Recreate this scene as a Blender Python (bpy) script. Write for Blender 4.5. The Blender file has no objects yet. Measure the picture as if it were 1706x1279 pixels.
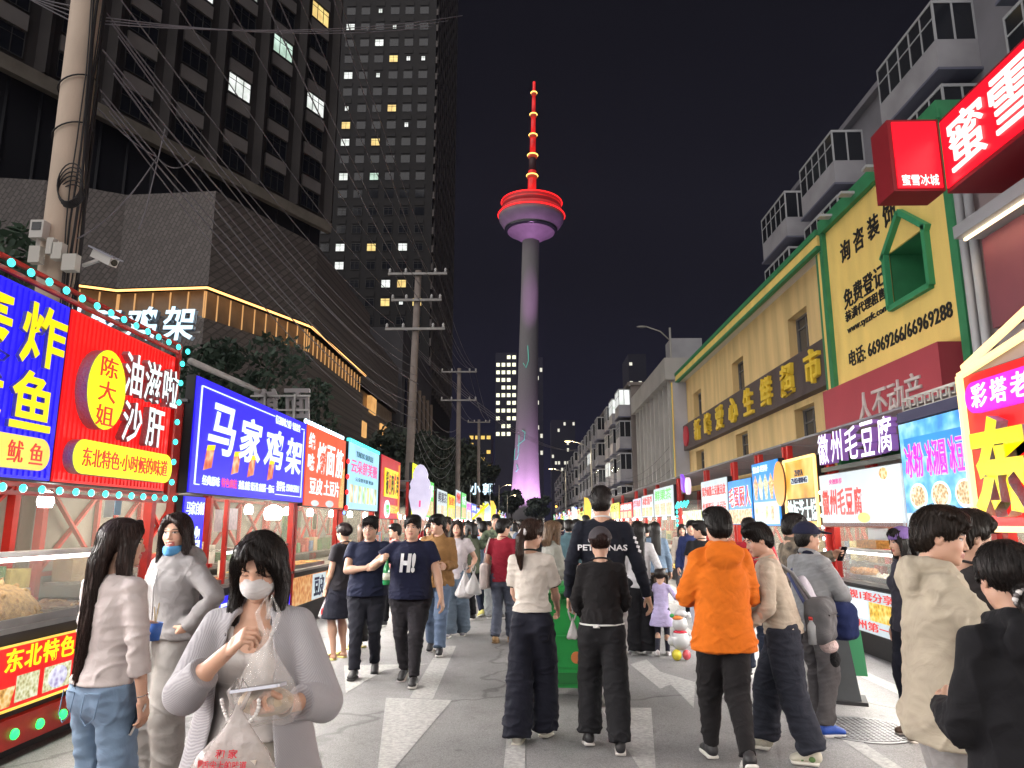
import bpy, math, random
import numpy as np
from mathutils import Vector, Matrix, Euler
R = math.radians
scene = bpy.context.scene
COL = scene.collection

# ------------------------------------------------------------------ camera, sky, fill lamp, exposure
F_PX, PITCH, YAW, CAM_Z = 1200.0, R(10.95), R(1.266), 1.65
cam_d = bpy.data.cameras.new('camera'); cam = bpy.data.objects.new('camera', cam_d); COL.objects.link(cam)
cam_d.sensor_width = 36.0; cam_d.lens = 36.0 * F_PX / 1706.0
cam_d.clip_start = 0.05; cam_d.clip_end = 3000
cam.location = (0, 0, CAM_Z); cam.rotation_euler = (R(90) + PITCH, 0, YAW)
scene.camera = cam
world = bpy.data.worlds.new('World'); scene.world = world; world.use_nodes = True
wn = world.node_tree.nodes; wl = world.node_tree.links
bg = wn['Background']
tc = wn.new('ShaderNodeTexCoord'); sx = wn.new('ShaderNodeSeparateXYZ'); wl.new(tc.outputs['Generated'], sx.inputs[0])
rp = wn.new('ShaderNodeValToRGB'); wl.new(sx.outputs['Z'], rp.inputs[0])          # a night sky: town glow low down, near black overhead
e = rp.color_ramp.elements
e[0].position = 0.0; e[0].color = (0.013, 0.0125, 0.026, 1)
e[1].position = 0.6; e[1].color = (0.0014, 0.0012, 0.0018, 1)
m_ = e.new(0.14); m_.color = (0.0060, 0.0058, 0.012, 1)
m_ = e.new(0.32); m_.color = (0.0026, 0.0023, 0.0040, 1)
wl.new(rp.outputs[0], bg.inputs['Color']); bg.inputs['Strength'].default_value = 1.0
sun_d = bpy.data.lights.new('fill_sun', 'SUN'); sun = bpy.data.objects.new('fill_sun', sun_d); COL.objects.link(sun)
sun_d.energy = 2.0; sun_d.angle = R(100); sun_d.color = (1.0, 0.95, 0.92)
sun.rotation_euler = (R(50), 0, R(-42))                                             # broad fill added behind the camera to lift the scene, no real source
vs = scene.view_settings
vs.view_transform = 'Standard'; vs.look = 'None'; vs.exposure = 0.38; vs.gamma = 1.0; vs.use_curve_mapping = False
scene.cycles.use_denoising = True
scene.cycles.max_bounces = 6; scene.cycles.diffuse_bounces = 3; scene.cycles.transparent_max_bounces = 12
scene.cycles.caustics_reflective = False; scene.cycles.caustics_refractive = False
scene.cycles.sample_clamp_indirect = 4.0

def ray(u, v):                    # direction through a photograph pixel, used only to work out where things stand
    c = Vector(((u - 853.0) / F_PX, (640.0 - v) / F_PX, -1.0))
    return Euler((R(90) + PITCH, 0, YAW)).to_matrix() @ c
def W(u, v, Y):
    d = ray(u, v); t = Y / d.y
    return Vector((d.x * t, Y, CAM_Z + d.z * t))
def G(u, v, z=0.0):
    d = ray(u, v); t = (z - CAM_Z) / d.z
    return Vector((d.x * t, d.y * t, z))

# ------------------------------------------------------------------ materials
MATS = {}
def srgb(r, g, b):
    f = lambda c: (c / 255 / 12.92) if c <= 10 else ((c / 255 + 0.055) / 1.055) ** 2.4
    return (f(r), f(g), f(b))
def mat(name, col, rough=0.6, metal=0.0, emit=0.0, ecol=None, var=0.0, vscale=3.0, bump=0.0, bscale=60.0, spec=0.5,
        stretch=None, trans=0.0, alpha=1.0, dirt=None, sheen=0.0):
    if name in MATS: return MATS[name]
    m = bpy.data.materials.new(name); m.use_nodes = True; MATS[name] = m
    nt = m.node_tree; N = nt.nodes; L = nt.links; b = N['Principled BSDF']
    c4 = (*col, 1)
    b.inputs['Base Color'].default_value = c4; b.inputs['Roughness'].default_value = rough
    b.inputs['Metallic'].default_value = metal; b.inputs['Specular IOR Level'].default_value = spec
    if sheen: b.inputs['Sheen Weight'].default_value = sheen
    if trans: b.inputs['Transmission Weight'].default_value = trans
    if alpha < 1: b.inputs['Alpha'].default_value = alpha
    if emit:
        b.inputs['Emission Color'].default_value = (*(ecol or col), 1); b.inputs['Emission Strength'].default_value = emit
    co = None
    if var or bump or dirt:
        t = N.new('ShaderNodeTexCoord'); co = t.outputs['Object']
        if stretch:
            mp = N.new('ShaderNodeMapping'); L.new(co, mp.inputs[0]); mp.inputs['Scale'].default_value = stretch; co = mp.outputs[0]
    if var:
        n = N.new('ShaderNodeTexNoise'); n.inputs['Scale'].default_value = vscale; n.inputs['Detail'].default_value = 5
        L.new(co, n.inputs['Vector'])
        r = N.new('ShaderNodeValToRGB'); L.new(n.outputs['Fac'], r.inputs[0])
        lo = tuple(max(0, x * (1 - var)) for x in col); hi = tuple(min(1, x * (1 + var)) for x in col)
        if dirt: lo = dirt
        r.color_ramp.elements[0].position = 0.3; r.color_ramp.elements[1].position = 0.7
        r.color_ramp.elements[0].color = (*lo, 1); r.color_ramp.elements[1].color = (*hi, 1)
        L.new(r.outputs[0], b.inputs['Base Color'])
        if emit and ecol is None: L.new(r.outputs[0], b.inputs['Emission Color'])
    if bump:
        n2 = N.new('ShaderNodeTexNoise'); n2.inputs['Scale'].default_value = bscale; n2.inputs['Detail'].default_value = 4
        L.new(co, n2.inputs['Vector'])
        bn = N.new('ShaderNodeBump'); bn.inputs['Strength'].default_value = bump; bn.inputs['Distance'].default_value = 0.02
        L.new(n2.outputs['Fac'], bn.inputs['Height']); L.new(bn.outputs[0], b.inputs['Normal'])
    return m
def glow(name, col, s=1.0, var=0.0, vscale=3.0):     # a backlit sheet, lamp or tube
    m = mat(name, col, rough=0.35, emit=s, var=var, vscale=vscale); b = m.node_tree.nodes['Principled BSDF']
    for l in list(m.node_tree.links):                  # the unlit sheet itself is a duller plastic
        if l.to_socket == b.inputs['Base Color']: m.node_tree.links.remove(l)
    b.inputs['Base Color'].default_value = (*[c * .3 for c in col], 1); return m
def cloth(name, col, rough=0.85, wr=0.35, fine=True):
    """woven cloth: soft folds plus a fine weave"""
    if name in MATS: return MATS[name]
    m = bpy.data.materials.new(name); m.use_nodes = True; MATS[name] = m
    nt = m.node_tree; N = nt.nodes; L = nt.links; b = N['Principled BSDF']
    b.inputs['Roughness'].default_value = rough; b.inputs['Specular IOR Level'].default_value = 0.2
    b.inputs['Sheen Weight'].default_value = 0.03
    t = N.new('ShaderNodeTexCoord')
    n = N.new('ShaderNodeTexNoise'); n.inputs['Scale'].default_value = 9; n.inputs['Detail'].default_value = 3; n.inputs['Distortion'].default_value = 1.2
    L.new(t.outputs['Object'], n.inputs['Vector'])
    n2 = N.new('ShaderNodeTexNoise'); n2.inputs['Scale'].default_value = 420; L.new(t.outputs['Object'], n2.inputs['Vector'])
    b1 = N.new('ShaderNodeBump'); b1.inputs['Strength'].default_value = wr; b1.inputs['Distance'].default_value = 0.03
    L.new(n.outputs['Fac'], b1.inputs['Height'])
    b2 = N.new('ShaderNodeBump'); b2.inputs['Strength'].default_value = 0.25; b2.inputs['Distance'].default_value = 0.002
    L.new(n2.outputs['Fac'], b2.inputs['Height']); L.new(b1.outputs[0], b2.inputs['Normal']); L.new(b2.outputs[0], b.inputs['Normal'])
    r = N.new('ShaderNodeValToRGB'); L.new(n.outputs['Fac'], r.inputs[0])
    r.color_ramp.elements[0].position = 0.25; r.color_ramp.elements[1].position = 0.75
    r.color_ramp.elements[0].color = (*[c * 0.86 for c in col], 1); r.color_ramp.elements[1].color = (*[min(1, c * 1.08) for c in col], 1)
    L.new(r.outputs[0], b.inputs['Base Color'])
    return m

# ------------------------------------------------------------------ mesh builder
class MB:
    def __init__(s): s.v = []; s.f = []; s.m = []; s.mats = []
    def mi(s, m):
        if m not in s.mats: s.mats.append(m)
        return s.mats.index(m)
    def add(s, vs, fs, m):
        o = len(s.v); s.v += [tuple(p) for p in vs]; k = s.mi(m)
        for f in fs: s.f.append(tuple(i + o for i in f)); s.m.append(k)
        return s
    def box(s, c, d, m, M=None):
        x, y, z = d[0] / 2, d[1] / 2, d[2] / 2
        P = [Vector((sx_ * x, sy * y, sz * z)) for sz in (-1, 1) for sy in (-1, 1) for sx_ in (-1, 1)]
        if M is not None: P = [M @ p for p in P]
        c = Vector(c); P = [p + c for p in P]
        return s.add(P, [(0, 2, 3, 1), (4, 5, 7, 6), (0, 1, 5, 4), (2, 6, 7, 3), (0, 4, 6, 2), (1, 3, 7, 5)], m)
    def bb(s, lo, hi, m):
        return s.box([(a + b) / 2 for a, b in zip(lo, hi)], [b - a for a, b in zip(lo, hi)], m)
    def bar(s, a, b, w, h, m):          # square bar from a to b
        a, b = Vector(a), Vector(b); d = b - a; l = d.length
        M = d.to_track_quat('Z', 'Y').to_matrix()
        return s.box((a + b) / 2, (w, h, l), m, M)
    def tube(s, pts, r, m, n=8, cap=True):
        pts = [Vector(p) for p in pts]; k = len(pts)
        rs = r if isinstance(r, (list, tuple)) else [r] * k
        vs = []; up = None
        for i, p in enumerate(pts):
            d = (pts[min(i + 1, k - 1)] - pts[max(i - 1, 0)])
            if d.length < 1e-9: d = Vector((0, 0, 1))
            d.normalize()
            if up is None: up = Vector((0, 0, 1)) if abs(d.z) < .9 else Vector((1, 0, 0))
            a = d.cross(up)
            if a.length < 1e-4: a = d.cross(Vector((1, .3, 0)))
            a.normalize(); b_ = a.cross(d); up = b_
            for j in range(n):
                t = 2 * math.pi * j / n
                vs.append(p + (a * math.cos(t) + b_ * math.sin(t)) * rs[i])
        fs = []
        for i in range(k - 1):
            for j in range(n):
                fs.append((i * n + j, (i + 1) * n + j, (i + 1) * n + (j + 1) % n, i * n + (j + 1) % n))
        if cap: fs += [tuple(range(n)), tuple(range((k - 1) * n, k * n))[::-1]]
        return s.add(vs, fs, m)
    def lathe(s, prof, m, n=24, c=(0, 0, 0)):       # prof: (r, z) pairs
        vs = []; fs = []; k = len(prof)
        for r, z in prof:
            for j in range(n):
                t = 2 * math.pi * j / n; vs.append((c[0] + r * math.cos(t), c[1] + r * math.sin(t), c[2] + z))
        for i in range(k - 1):
            for j in range(n): fs.append((i * n + j, i * n + (j + 1) % n, (i + 1) * n + (j + 1) % n, (i + 1) * n + j))
        fs += [tuple(range(n))[::-1], tuple(range((k - 1) * n, k * n))]
        return s.add(vs, fs, m)
    def prism(s, poly, m, f, depth):     # poly of (a,b), f(a,b,h) -> point; extruded 0..depth
        n = len(poly)
        vs = [f(a, b, 0) for a, b in poly] + [f(a, b, depth) for a, b in poly]
        fs = [tuple(range(n))[::-1], tuple(range(n, 2 * n))] + [(i, (i + 1) % n, n + (i + 1) % n, n + i) for i in range(n)]
        return s.add(vs, fs, m)
    def ell(s, c, r, m, n=12, k=8, M=None):
        vs = []; fs = []
        for i in range(k + 1):
            ph = math.pi * i / k
            for j in range(n):
                t = 2 * math.pi * j / n
                p = Vector((r[0] * math.sin(ph) * math.cos(t), r[1] * math.sin(ph) * math.sin(t), r[2] * math.cos(ph)))
                if M is not None: p = M @ p
                vs.append(Vector(c) + p)
        for i in range(k):
            for j in range(n): fs.append((i * n + j, (i + 1) * n + j, (i + 1) * n + (j + 1) % n, i * n + (j + 1) % n))
        return s.add(vs, fs, m)
    def build(s, name, parent=None, smooth=False, fix=True):
        me = bpy.data.meshes.new(name); me.from_pydata([tuple(p) for p in s.v], [], s.f)
        for m in s.mats: me.materials.append(m)
        me.polygons.foreach_set('material_index', s.m)
        if smooth: me.polygons.foreach_set('use_smooth', [True] * len(s.f))
        me.validate(); me.update()
        return link(name, me, parent)
def link(name, me, parent=None):
    o = bpy.data.objects.new(name, me); COL.objects.link(o)
    if parent is not None: o.parent = parent
    return o
def tag(o, label=None, cat=None, group=None, kind=None):
    if label: o['label'] = label
    if cat: o['category'] = cat
    if group: o['group'] = group
    if kind: o['kind'] = kind
    return o
def thing(name, label, cat, loc=(0, 0, 0), rz=0.0, group=None):
    o = bpy.data.objects.new(name, None); COL.objects.link(o); o.empty_display_size = 0.2
    o.location = loc; o.rotation_euler = (0, 0, rz)
    return tag(o, label, cat, group)
def structure(mb, name, smooth=False):
    return tag(mb.build(name, None, smooth), kind='structure')
def shift(mb, off):
    mb.v = [(p[0] - off[0], p[1] - off[1], p[2] - off[2]) for p in mb.v]; return mb

def rrect(x0, x1, z0, z1, r, n=6):
    P = []
    for cx, cz, a0 in ((x1 - r, z1 - r, 0), (x0 + r, z1 - r, 90), (x0 + r, z0 + r, 180), (x1 - r, z0 + r, 270)):
        for i in range(n + 1):
            t = R(a0 + 90 * i / n); P.append((cx + r * math.cos(t), cz + r * math.sin(t)))
    return P
def oval(cx, cz, a, b, n=28): return [(cx + a * math.cos(2 * math.pi * i / n), cz + b * math.sin(2 * math.pi * i / n)) for i in range(n)]
_DG = None
_TC = {}
def text_verts(s, bold=0.012, depth=0.02, res=2, shear=0.0, space=1.0):
    key = (s, bold, depth, res, shear, space)
    if key in _TC: return _TC[key]
    c = bpy.data.curves.new('t', 'FONT'); c.body = s; c.extrude = depth; c.offset = bold; c.resolution_u = res; c.shear = shear
    c.space_character = space; c.space_line = 1.0
    o = bpy.data.objects.new('t', c); COL.objects.link(o)
    dg = bpy.context.evaluated_depsgraph_get(); dg.update()
    me = bpy.data.meshes.new_from_object(o.evaluated_get(dg))
    n = len(me.vertices); V = np.zeros(n * 3); me.vertices.foreach_get('co', V); V = V.reshape(-1, 3)
    Fs = [tuple(p.vertices) for p in me.polygons]
    bpy.data.objects.remove(o); bpy.data.curves.remove(c); bpy.data.meshes.remove(me)
    if n:
        lo = V.min(0); hi = V.max(0); V[:, 0] = (V[:, 0] - lo[0]) / max(1e-6, hi[0] - lo[0]); V[:, 1] = (V[:, 1] - lo[1]) / max(1e-6, hi[1] - lo[1])
        V[:, 2] = (V[:, 2] - lo[2]) / max(1e-6, hi[2] - lo[2])
    _TC[key] = (V, Fs); return _TC[key]
def write(mb, s, x0, x1, z0, z1, y, m, depth=0.012, bold=0.012, shear=0.0, space=1.0, side=None):
    """lettering filling x0..x1, z0..z1, its back on plane y, its face depth towards -y"""
    V, Fs = text_verts(s, bold, 0.02, 2, shear, space)
    if not len(V): return
    P = [(x0 + a * (x1 - x0), y - c * depth, z0 + b * (z1 - z0)) for a, b, c in V]
    if side is None: mb.add(P, Fs, m)
    else:
        front = [f for f in Fs if min(V[i][2] for i in f) > 0.5]; rest = [f for f in Fs if not min(V[i][2] for i in f) > 0.5]
        mb.add(P, front, m); mb.add(P, rest, side)
# ------------------------------------------------------------------ figures: distance fields meshed with surface nets
class Field:
    def __init__(s, lo, hi, h):
        s.lo = np.array(lo, float) - 2 * h; s.h = h
        s.n = np.ceil((np.array(hi, float) + 2 * h - s.lo) / h).astype(int) + 1
        s.d = np.full(s.n, 9.0, np.float32)
    def _blk(s, lo, hi):
        a = np.clip(np.floor((np.array(lo) - s.lo) / s.h).astype(int), 0, s.n - 1)
        b = np.clip(np.ceil((np.array(hi) - s.lo) / s.h).astype(int) + 1, a + 1, s.n)
        ax = [(s.lo[i] + s.h * np.arange(a[i], b[i])).astype(np.float32) for i in range(3)]
        return tuple(slice(a[i], b[i]) for i in range(3)), np.stack(np.meshgrid(*ax, indexing='ij'), -1)
    def add(s, prim, k=0.02):
        lo, hi, fn = prim; mg = k + 3 * s.h
        sl, P = s._blk(lo - mg, hi + mg); d = fn(P); o = s.d[sl]
        if k > 0:
            t = np.clip(0.5 + 0.5 * (d - o) / k, 0, 1); s.d[sl] = d * (1 - t) + o * t - k * t * (1 - t)
        else: s.d[sl] = np.minimum(o, d)
        return s
    def sub(s, prim, k=0.008):
        lo, hi, fn = prim; mg = k + 3 * s.h
        sl, P = s._blk(lo - mg, hi + mg); d = -fn(P); o = s.d[sl]
        t = np.clip(0.5 - 0.5 * (d - o) / max(k, 1e-5), 0, 1); s.d[sl] = d * (1 - t) + o * t + k * t * (1 - t)
        return s
    def mesh(s):
        d = s.d; neg = d < 0
        c = np.zeros(np.array(d.shape) - 1, np.int8)
        for i in (0, 1):
            for j in (0, 1):
                for k in (0, 1): c += neg[i:d.shape[0] - 1 + i, j:d.shape[1] - 1 + j, k:d.shape[2] - 1 + k]
        act = (c > 0) & (c < 8); I = np.argwhere(act); m = len(I)
        if m == 0: return np.zeros((0, 3)), np.zeros((0, 4), int)
        idx = np.full(c.shape, -1, np.int64); idx[act] = np.arange(m)
        acc = np.zeros((m, 3)); cnt = np.zeros(m)
        cor = [(i, j, k) for i in (0, 1) for j in (0, 1) for k in (0, 1)]
        val = {q: d[I[:, 0] + q[0], I[:, 1] + q[1], I[:, 2] + q[2]] for q in cor}
        for q in cor:
            for a in range(3):
                if q[a] == 0:
                    r = list(q); r[a] = 1; r = tuple(r)
                    x = (val[q] < 0) != (val[r] < 0)
                    t = val[q] / np.where(x, val[q] - val[r], 1)
                    p = np.tile(np.array(q, float), (m, 1)); p[:, a] = t
                    acc[x] += p[x]; cnt[x] += 1
        V = s.lo + s.h * (I + acc / cnt[:, None])
        Q = []
        for a in range(3):
            b, e = (a + 1) % 3, (a + 2) % 3
            s0 = [slice(None)] * 3; s1 = [slice(None)] * 3; s0[a] = slice(0, -1); s1[a] = slice(1, None)
            n0 = neg[tuple(s0)]; n1 = neg[tuple(s1)]; X = np.argwhere(n0 != n1)
            X = X[(X[:, b] > 0) & (X[:, e] > 0) & (X[:, b] < d.shape[b] - 1) & (X[:, e] < d.shape[e] - 1)]
            if not len(X): continue
            def at(db, de):
                Y = X.copy(); Y[:, b] += db; Y[:, e] += de; return idx[Y[:, 0], Y[:, 1], Y[:, 2]]
            q = np.stack([at(-1, -1), at(0, -1), at(0, 0), at(-1, 0)], 1)
            fl = ~n0[X[:, 0], X[:, 1], X[:, 2]]; q[fl] = q[fl][:, ::-1]
            Q.append(q)
        return V, np.concatenate(Q)
A_ = lambda *p: np.array(p, float)
def nrm(v): v = np.asarray(v, float); return v / max(1e-9, np.linalg.norm(v))
def p_tube(pts, rad, lat=(1, 0, 0), flat0=False, flat1=False):
    pts = [np.asarray(p, float) for p in pts]; rad = [(r, r) if not isinstance(r, (tuple, list)) else r for r in rad]
    mr = max(max(r) for r in rad); lo = np.min(pts, 0) - mr; hi = np.max(pts, 0) + mr
    def fn(P):
        out = None; n = len(pts) - 1
        for i in range(n):
            a, b = pts[i], pts[i + 1]; ab = b - a; L = np.linalg.norm(ab) + 1e-9; ab_ = ab / L
            l = np.asarray(lat, float); l = l - ab_ * l.dot(ab_); l = nrm(l) if np.linalg.norm(l) > 1e-3 else nrm(np.cross(ab_, (0.3, 1, 0.2)))
            dp = np.cross(ab_, l)
            w = P - a.astype(np.float32); ax = w @ ab_.astype(np.float32); t = np.clip(ax / L, 0, 1)
            rx = rad[i][0] + (rad[i + 1][0] - rad[i][0]) * t; ry = rad[i][1] + (rad[i + 1][1] - rad[i][1]) * t
            u = w @ l.astype(np.float32); v = w @ dp.astype(np.float32); o = ax - t * L; mn = np.minimum(rx, ry)
            q = np.sqrt((u / rx) ** 2 + (v / ry) ** 2 + (o / mn) ** 2)
            g = np.sqrt((u / rx ** 2) ** 2 + (v / ry ** 2) ** 2 + (o / mn ** 2) ** 2) + 1e-6
            d = np.where(q < 0.3, (q - 1) * mn, (q - 1) * q / g)
            if i == 0 and flat0: d = np.maximum(d, -ax)
            if i == n - 1 and flat1: d = np.maximum(d, ax - L)
            out = d if out is None else np.minimum(out, d)
        return out.astype(np.float32)
    return lo, hi, fn
def p_ell(c, r, M=None):
    c = np.asarray(c, float); r = np.asarray(r, float); mr = r.max()
    def fn(P):
        w = P - c.astype(np.float32)
        if M is not None: w = w @ np.asarray(M, np.float32)
        q = np.sqrt(((w / r) ** 2).sum(-1)); g = np.sqrt(((w / r ** 2) ** 2).sum(-1)) + 1e-6
        return np.where(q < 0.3, (q - 1) * r.min(), (q - 1) * q / g).astype(np.float32)
    return c - mr, c + mr, fn
def p_box(c, half, rnd=0.01, M=None):
    c = np.asarray(c, float); half = np.asarray(half, float); mr = np.linalg.norm(half)
    def fn(P):
        w = P - c.astype(np.float32)
        if M is not None: w = w @ np.asarray(M, np.float32)
        q = np.abs(w) - (half - rnd)
        return (np.linalg.norm(np.maximum(q, 0), axis=-1) + np.minimum(q.max(-1), 0) - rnd).astype(np.float32)
    return c - mr, c + mr, fn
def rotx(a): c, s = math.cos(a), math.sin(a); return np.array([[1, 0, 0], [0, c, -s], [0, s, c]])
def roty(a): c, s = math.cos(a), math.sin(a); return np.array([[c, 0, s], [0, 1, 0], [-s, 0, c]])
def rotz(a): c, s = math.cos(a), math.sin(a); return np.array([[c, -s, 0], [s, c, 0], [0, 0, 1]])

SKIN = (0.54, 0.325, 0.23)
def vnoise(V, f, seed):                      # smooth pseudo-noise from a few warped sines
    r = np.random.RandomState(seed); o = np.zeros(len(V))
    for i in range(5):
        k = r.normal(size=3) * f * (0.6 + 0.35 * i); k2 = r.normal(size=3) * f * 0.5
        o += np.sin(V @ k + r.rand() * 6.3 + 1.6 * np.sin(V @ k2 + r.rand() * 6.3)) / (1 + 0.5 * i)
    return o / 2.6
def vnormals(V, Q):
    n = np.zeros_like(V); a = np.cross(V[Q[:, 2]] - V[Q[:, 0]], V[Q[:, 3]] - V[Q[:, 1]])
    for i in range(4): np.add.at(n, Q[:, i], a)
    return n / (np.linalg.norm(n, axis=1, keepdims=True) + 1e-12)
def relax(V, Q, it=1, w=0.5):
    for _ in range(it):
        s = np.zeros_like(V); c = np.zeros(len(V))
        for i in range(4):
            for j in ((i + 1) % 4, (i - 1) % 4):
                np.add.at(s, Q[:, i], V[Q[:, j]]); np.add.at(c, Q[:, i], 1)
        V = V * (1 - w) + w * s / np.maximum(c, 1)[:, None]
    return V
def np_mesh(name, V, Q, mats, parent=None, col=None, mi=None):
    me = bpy.data.meshes.new(name); nq = len(Q)
    me.vertices.add(len(V)); me.vertices.foreach_set('co', np.asarray(V, np.float32).ravel())
    me.loops.add(nq * 4); me.loops.foreach_set('vertex_index', np.asarray(Q, np.int32).ravel())
    me.polygons.add(nq); me.polygons.foreach_set('loop_start', np.arange(0, nq * 4, 4, dtype=np.int32))
    for m in mats: me.materials.append(m)
    if mi is not None: me.polygons.foreach_set('material_index', np.asarray(mi, np.int32))
    me.polygons.foreach_set('use_smooth', np.ones(nq, bool))
    if col is not None:
        at = me.color_attributes.new('tone', 'FLOAT_COLOR', 'POINT')
        at.data.foreach_set('color', np.concatenate([col, np.ones((len(col), 1))], 1).astype(np.float32).ravel())
    me.update(calc_edges=True); me.validate()
    return link(name, me, parent)
def skin_mat():
    if 'skin' in MATS: return MATS['skin']
    m = bpy.data.materials.new('skin'); m.use_nodes = True; MATS['skin'] = m
    N = m.node_tree.nodes; L = m.node_tree.links; b = N['Principled BSDF']
    a = N.new('ShaderNodeVertexColor'); a.layer_name = 'tone'; L.new(a.outputs[0], b.inputs['Base Color'])
    b.inputs['Roughness'].default_value = 0.5; b.inputs['Subsurface Weight'].default_value = 0.12
    b.inputs['Subsurface Radius'].default_value = (0.012, 0.005, 0.003); b.inputs['Specular IOR Level'].default_value = 0.35
    return m
def hair_mat(col):
    nm = 'hair_%02d_%02d_%02d' % tuple(int(c * 200) for c in col)
    if nm in MATS: return MATS[nm]
    m = bpy.data.materials.new(nm); m.use_nodes = True; MATS[nm] = m
    N = m.node_tree.nodes; L = m.node_tree.links; b = N['Principled BSDF']
    t = N.new('ShaderNodeTexCoord'); mp = N.new('ShaderNodeMapping'); mp.inputs['Scale'].default_value = (1, 1, 0.06)
    L.new(t.outputs['Object'], mp.inputs[0])
    n = N.new('ShaderNodeTexNoise'); n.inputs['Scale'].default_value = 170; n.inputs['Detail'].default_value = 3; L.new(mp.outputs[0], n.inputs['Vector'])
    r = N.new('ShaderNodeValToRGB'); L.new(n.outputs['Fac'], r.inputs[0])
    r.color_ramp.elements[0].position = 0.3; r.color_ramp.elements[1].position = 0.72
    r.color_ramp.elements[0].color = (*[c * 0.35 for c in col], 1); r.color_ramp.elements[1].color = (*[c * 1.35 for c in col], 1)
    L.new(r.outputs[0], b.inputs['Base Color'])
    bp = N.new('ShaderNodeBump'); bp.inputs['Strength'].default_value = 0.7; bp.inputs['Distance'].default_value = 0.006
    L.new(n.outputs['Fac'], bp.inputs['Height']); L.new(bp.outputs[0], b.inputs['Normal'])
    b.inputs['Roughness'].default_value = 0.38; b.inputs['Specular IOR Level'].default_value = 0.22
    return m

_HC = {}
def head_mesh(h, fem, smile=0.0, closed=False):
    key = ('head', h, fem, smile, closed)
    if key in _HC: return _HC[key]
    F = Field((-.1, -.13, -.24), (.1, .14, .13), h); j = 0.93 if fem else 1.0
    F.add(p_ell((0, -.012, .030), (.074, .092, .083)), 0)
    F.add(p_ell((0, .022, -.025), (.062 * j, .066, .080)), .03)
    F.add(p_ell((0, .034, -.070), (.050 * j, .046, .038)), .03)
    F.add(p_ell((0, .070, -.098), (.018, .016, .014)), .03)
    for s in (-1, 1):
        F.add(p_ell((s * .037 * j, .056, -.030), (.025, .024, .026)), .02)
        F.add(p_ell((s * .052 * j, .000, -.055), (.014, .030, .026)), .03)
    F.add(p_tube([(-.046, .066, .026), (0, .084, .022), (.046, .066, .026)], [.008, .009, .008]), .012)
    for s in (-1, 1):
        F.sub(p_ell((s * .031, .096, .005), (.017, .016, .009)), .012)
        F.add(p_ell((s * .031, .071, .004), (.0135, .012, .0115)), .004)
    F.add(p_tube([(0, .084, .012), (0, .091, -.010), (0, .0995, -.030)], [.0065, .008, .0105]), .010)
    for s in (-1, 1): F.add(p_ell((s * .011, .089, -.034), (.008, .009, .007)), .006)
    w = 1.25 if smile else 1.0
    F.add(p_tube([(-.023 * w, .078, -.060), (0, .092, -.057), (.023 * w, .078, -.060)], [.004, .0065, .004]), .006)
    F.add(p_tube([(-.018 * w, .078, -.070 - smile * .008), (0, .089, -.071 - smile * .012), (.018 * w, .078, -.070 - smile * .008)], [.005, .0075, .005]), .006)
    if smile: F.sub(p_ell((0, .092, -.066), (.021, .010, .005)), .004)
    for s in (-1, 1):
        F.add(p_ell((s * .076, -.006, -.006), (.008, .019, .030)), .008)
        F.sub(p_ell((s * .084, -.004, -.004), (.004, .010, .016)), .004)
    n = .047 if fem else .054
    F.add(p_tube([(0, -.035, -.22), (0, -.012, -.06)], [(n + .004, n + .006), (n, n + .004)]), .03)
    V, Q = F.mesh(); V = relax(V, Q, 1, .3)
    x, y, z = V.T; ax = np.abs(x)
    C = np.ones((len(V), 3)) * np.array(SKIN)
    C *= (1 + 0.05 * vnoise(V, 40, 3))[:, None]
    ck = np.exp(-(((ax - .042) / .02) ** 2 + ((z + .028) / .02) ** 2)) * (y > .03)
    C = C * (1 - .22 * ck[:, None]) + np.array((.55, .2, .15)) * (.22 * ck)[:, None]
    lp = (ax < .025 * w) & (y > .07) & (z < -.052 - ax * .10) & (z > -.079 - smile * .012 + ax * .3)
    C[lp] = (.40, .115, .10) if fem else (.36, .155, .12)
    if smile:
        tt = (ax < .018) & (y > .066) & (np.abs(z + .0655) < .0045); C[tt] = (.7, .66, .6)
    fr = y > .055; ey = ((ax - .031) / .0150) ** 2 + ((z - .004) / (.0022 if closed else .0058)) ** 2 < 1
    C[fr & ey] = (.04, .03, .025) if closed else (.60, .56, .52)
    if not closed: C[fr & ey & (np.abs(ax - .031) < .0068)] = (.022, .013, .009)
    lid = (np.abs(ax - .031) < .017) & (np.abs(z - (.0105 - ((ax - .031) / .017) ** 2 * .004)) < (.0028 if h < .005 else .004)) & fr
    if not closed: C[lid] = (.07, .04, .03)
    bz = .0265 - ((ax - .033) / .03) ** 2 * .006
    br = (ax > .012) & (ax < .052) & (np.abs(z - bz) < (.0036 if fem else .0048)) & (y > .04); C[br] = (.055, .035, .028)
    _HC[key] = (V, Q, C); return _HC[key]

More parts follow.
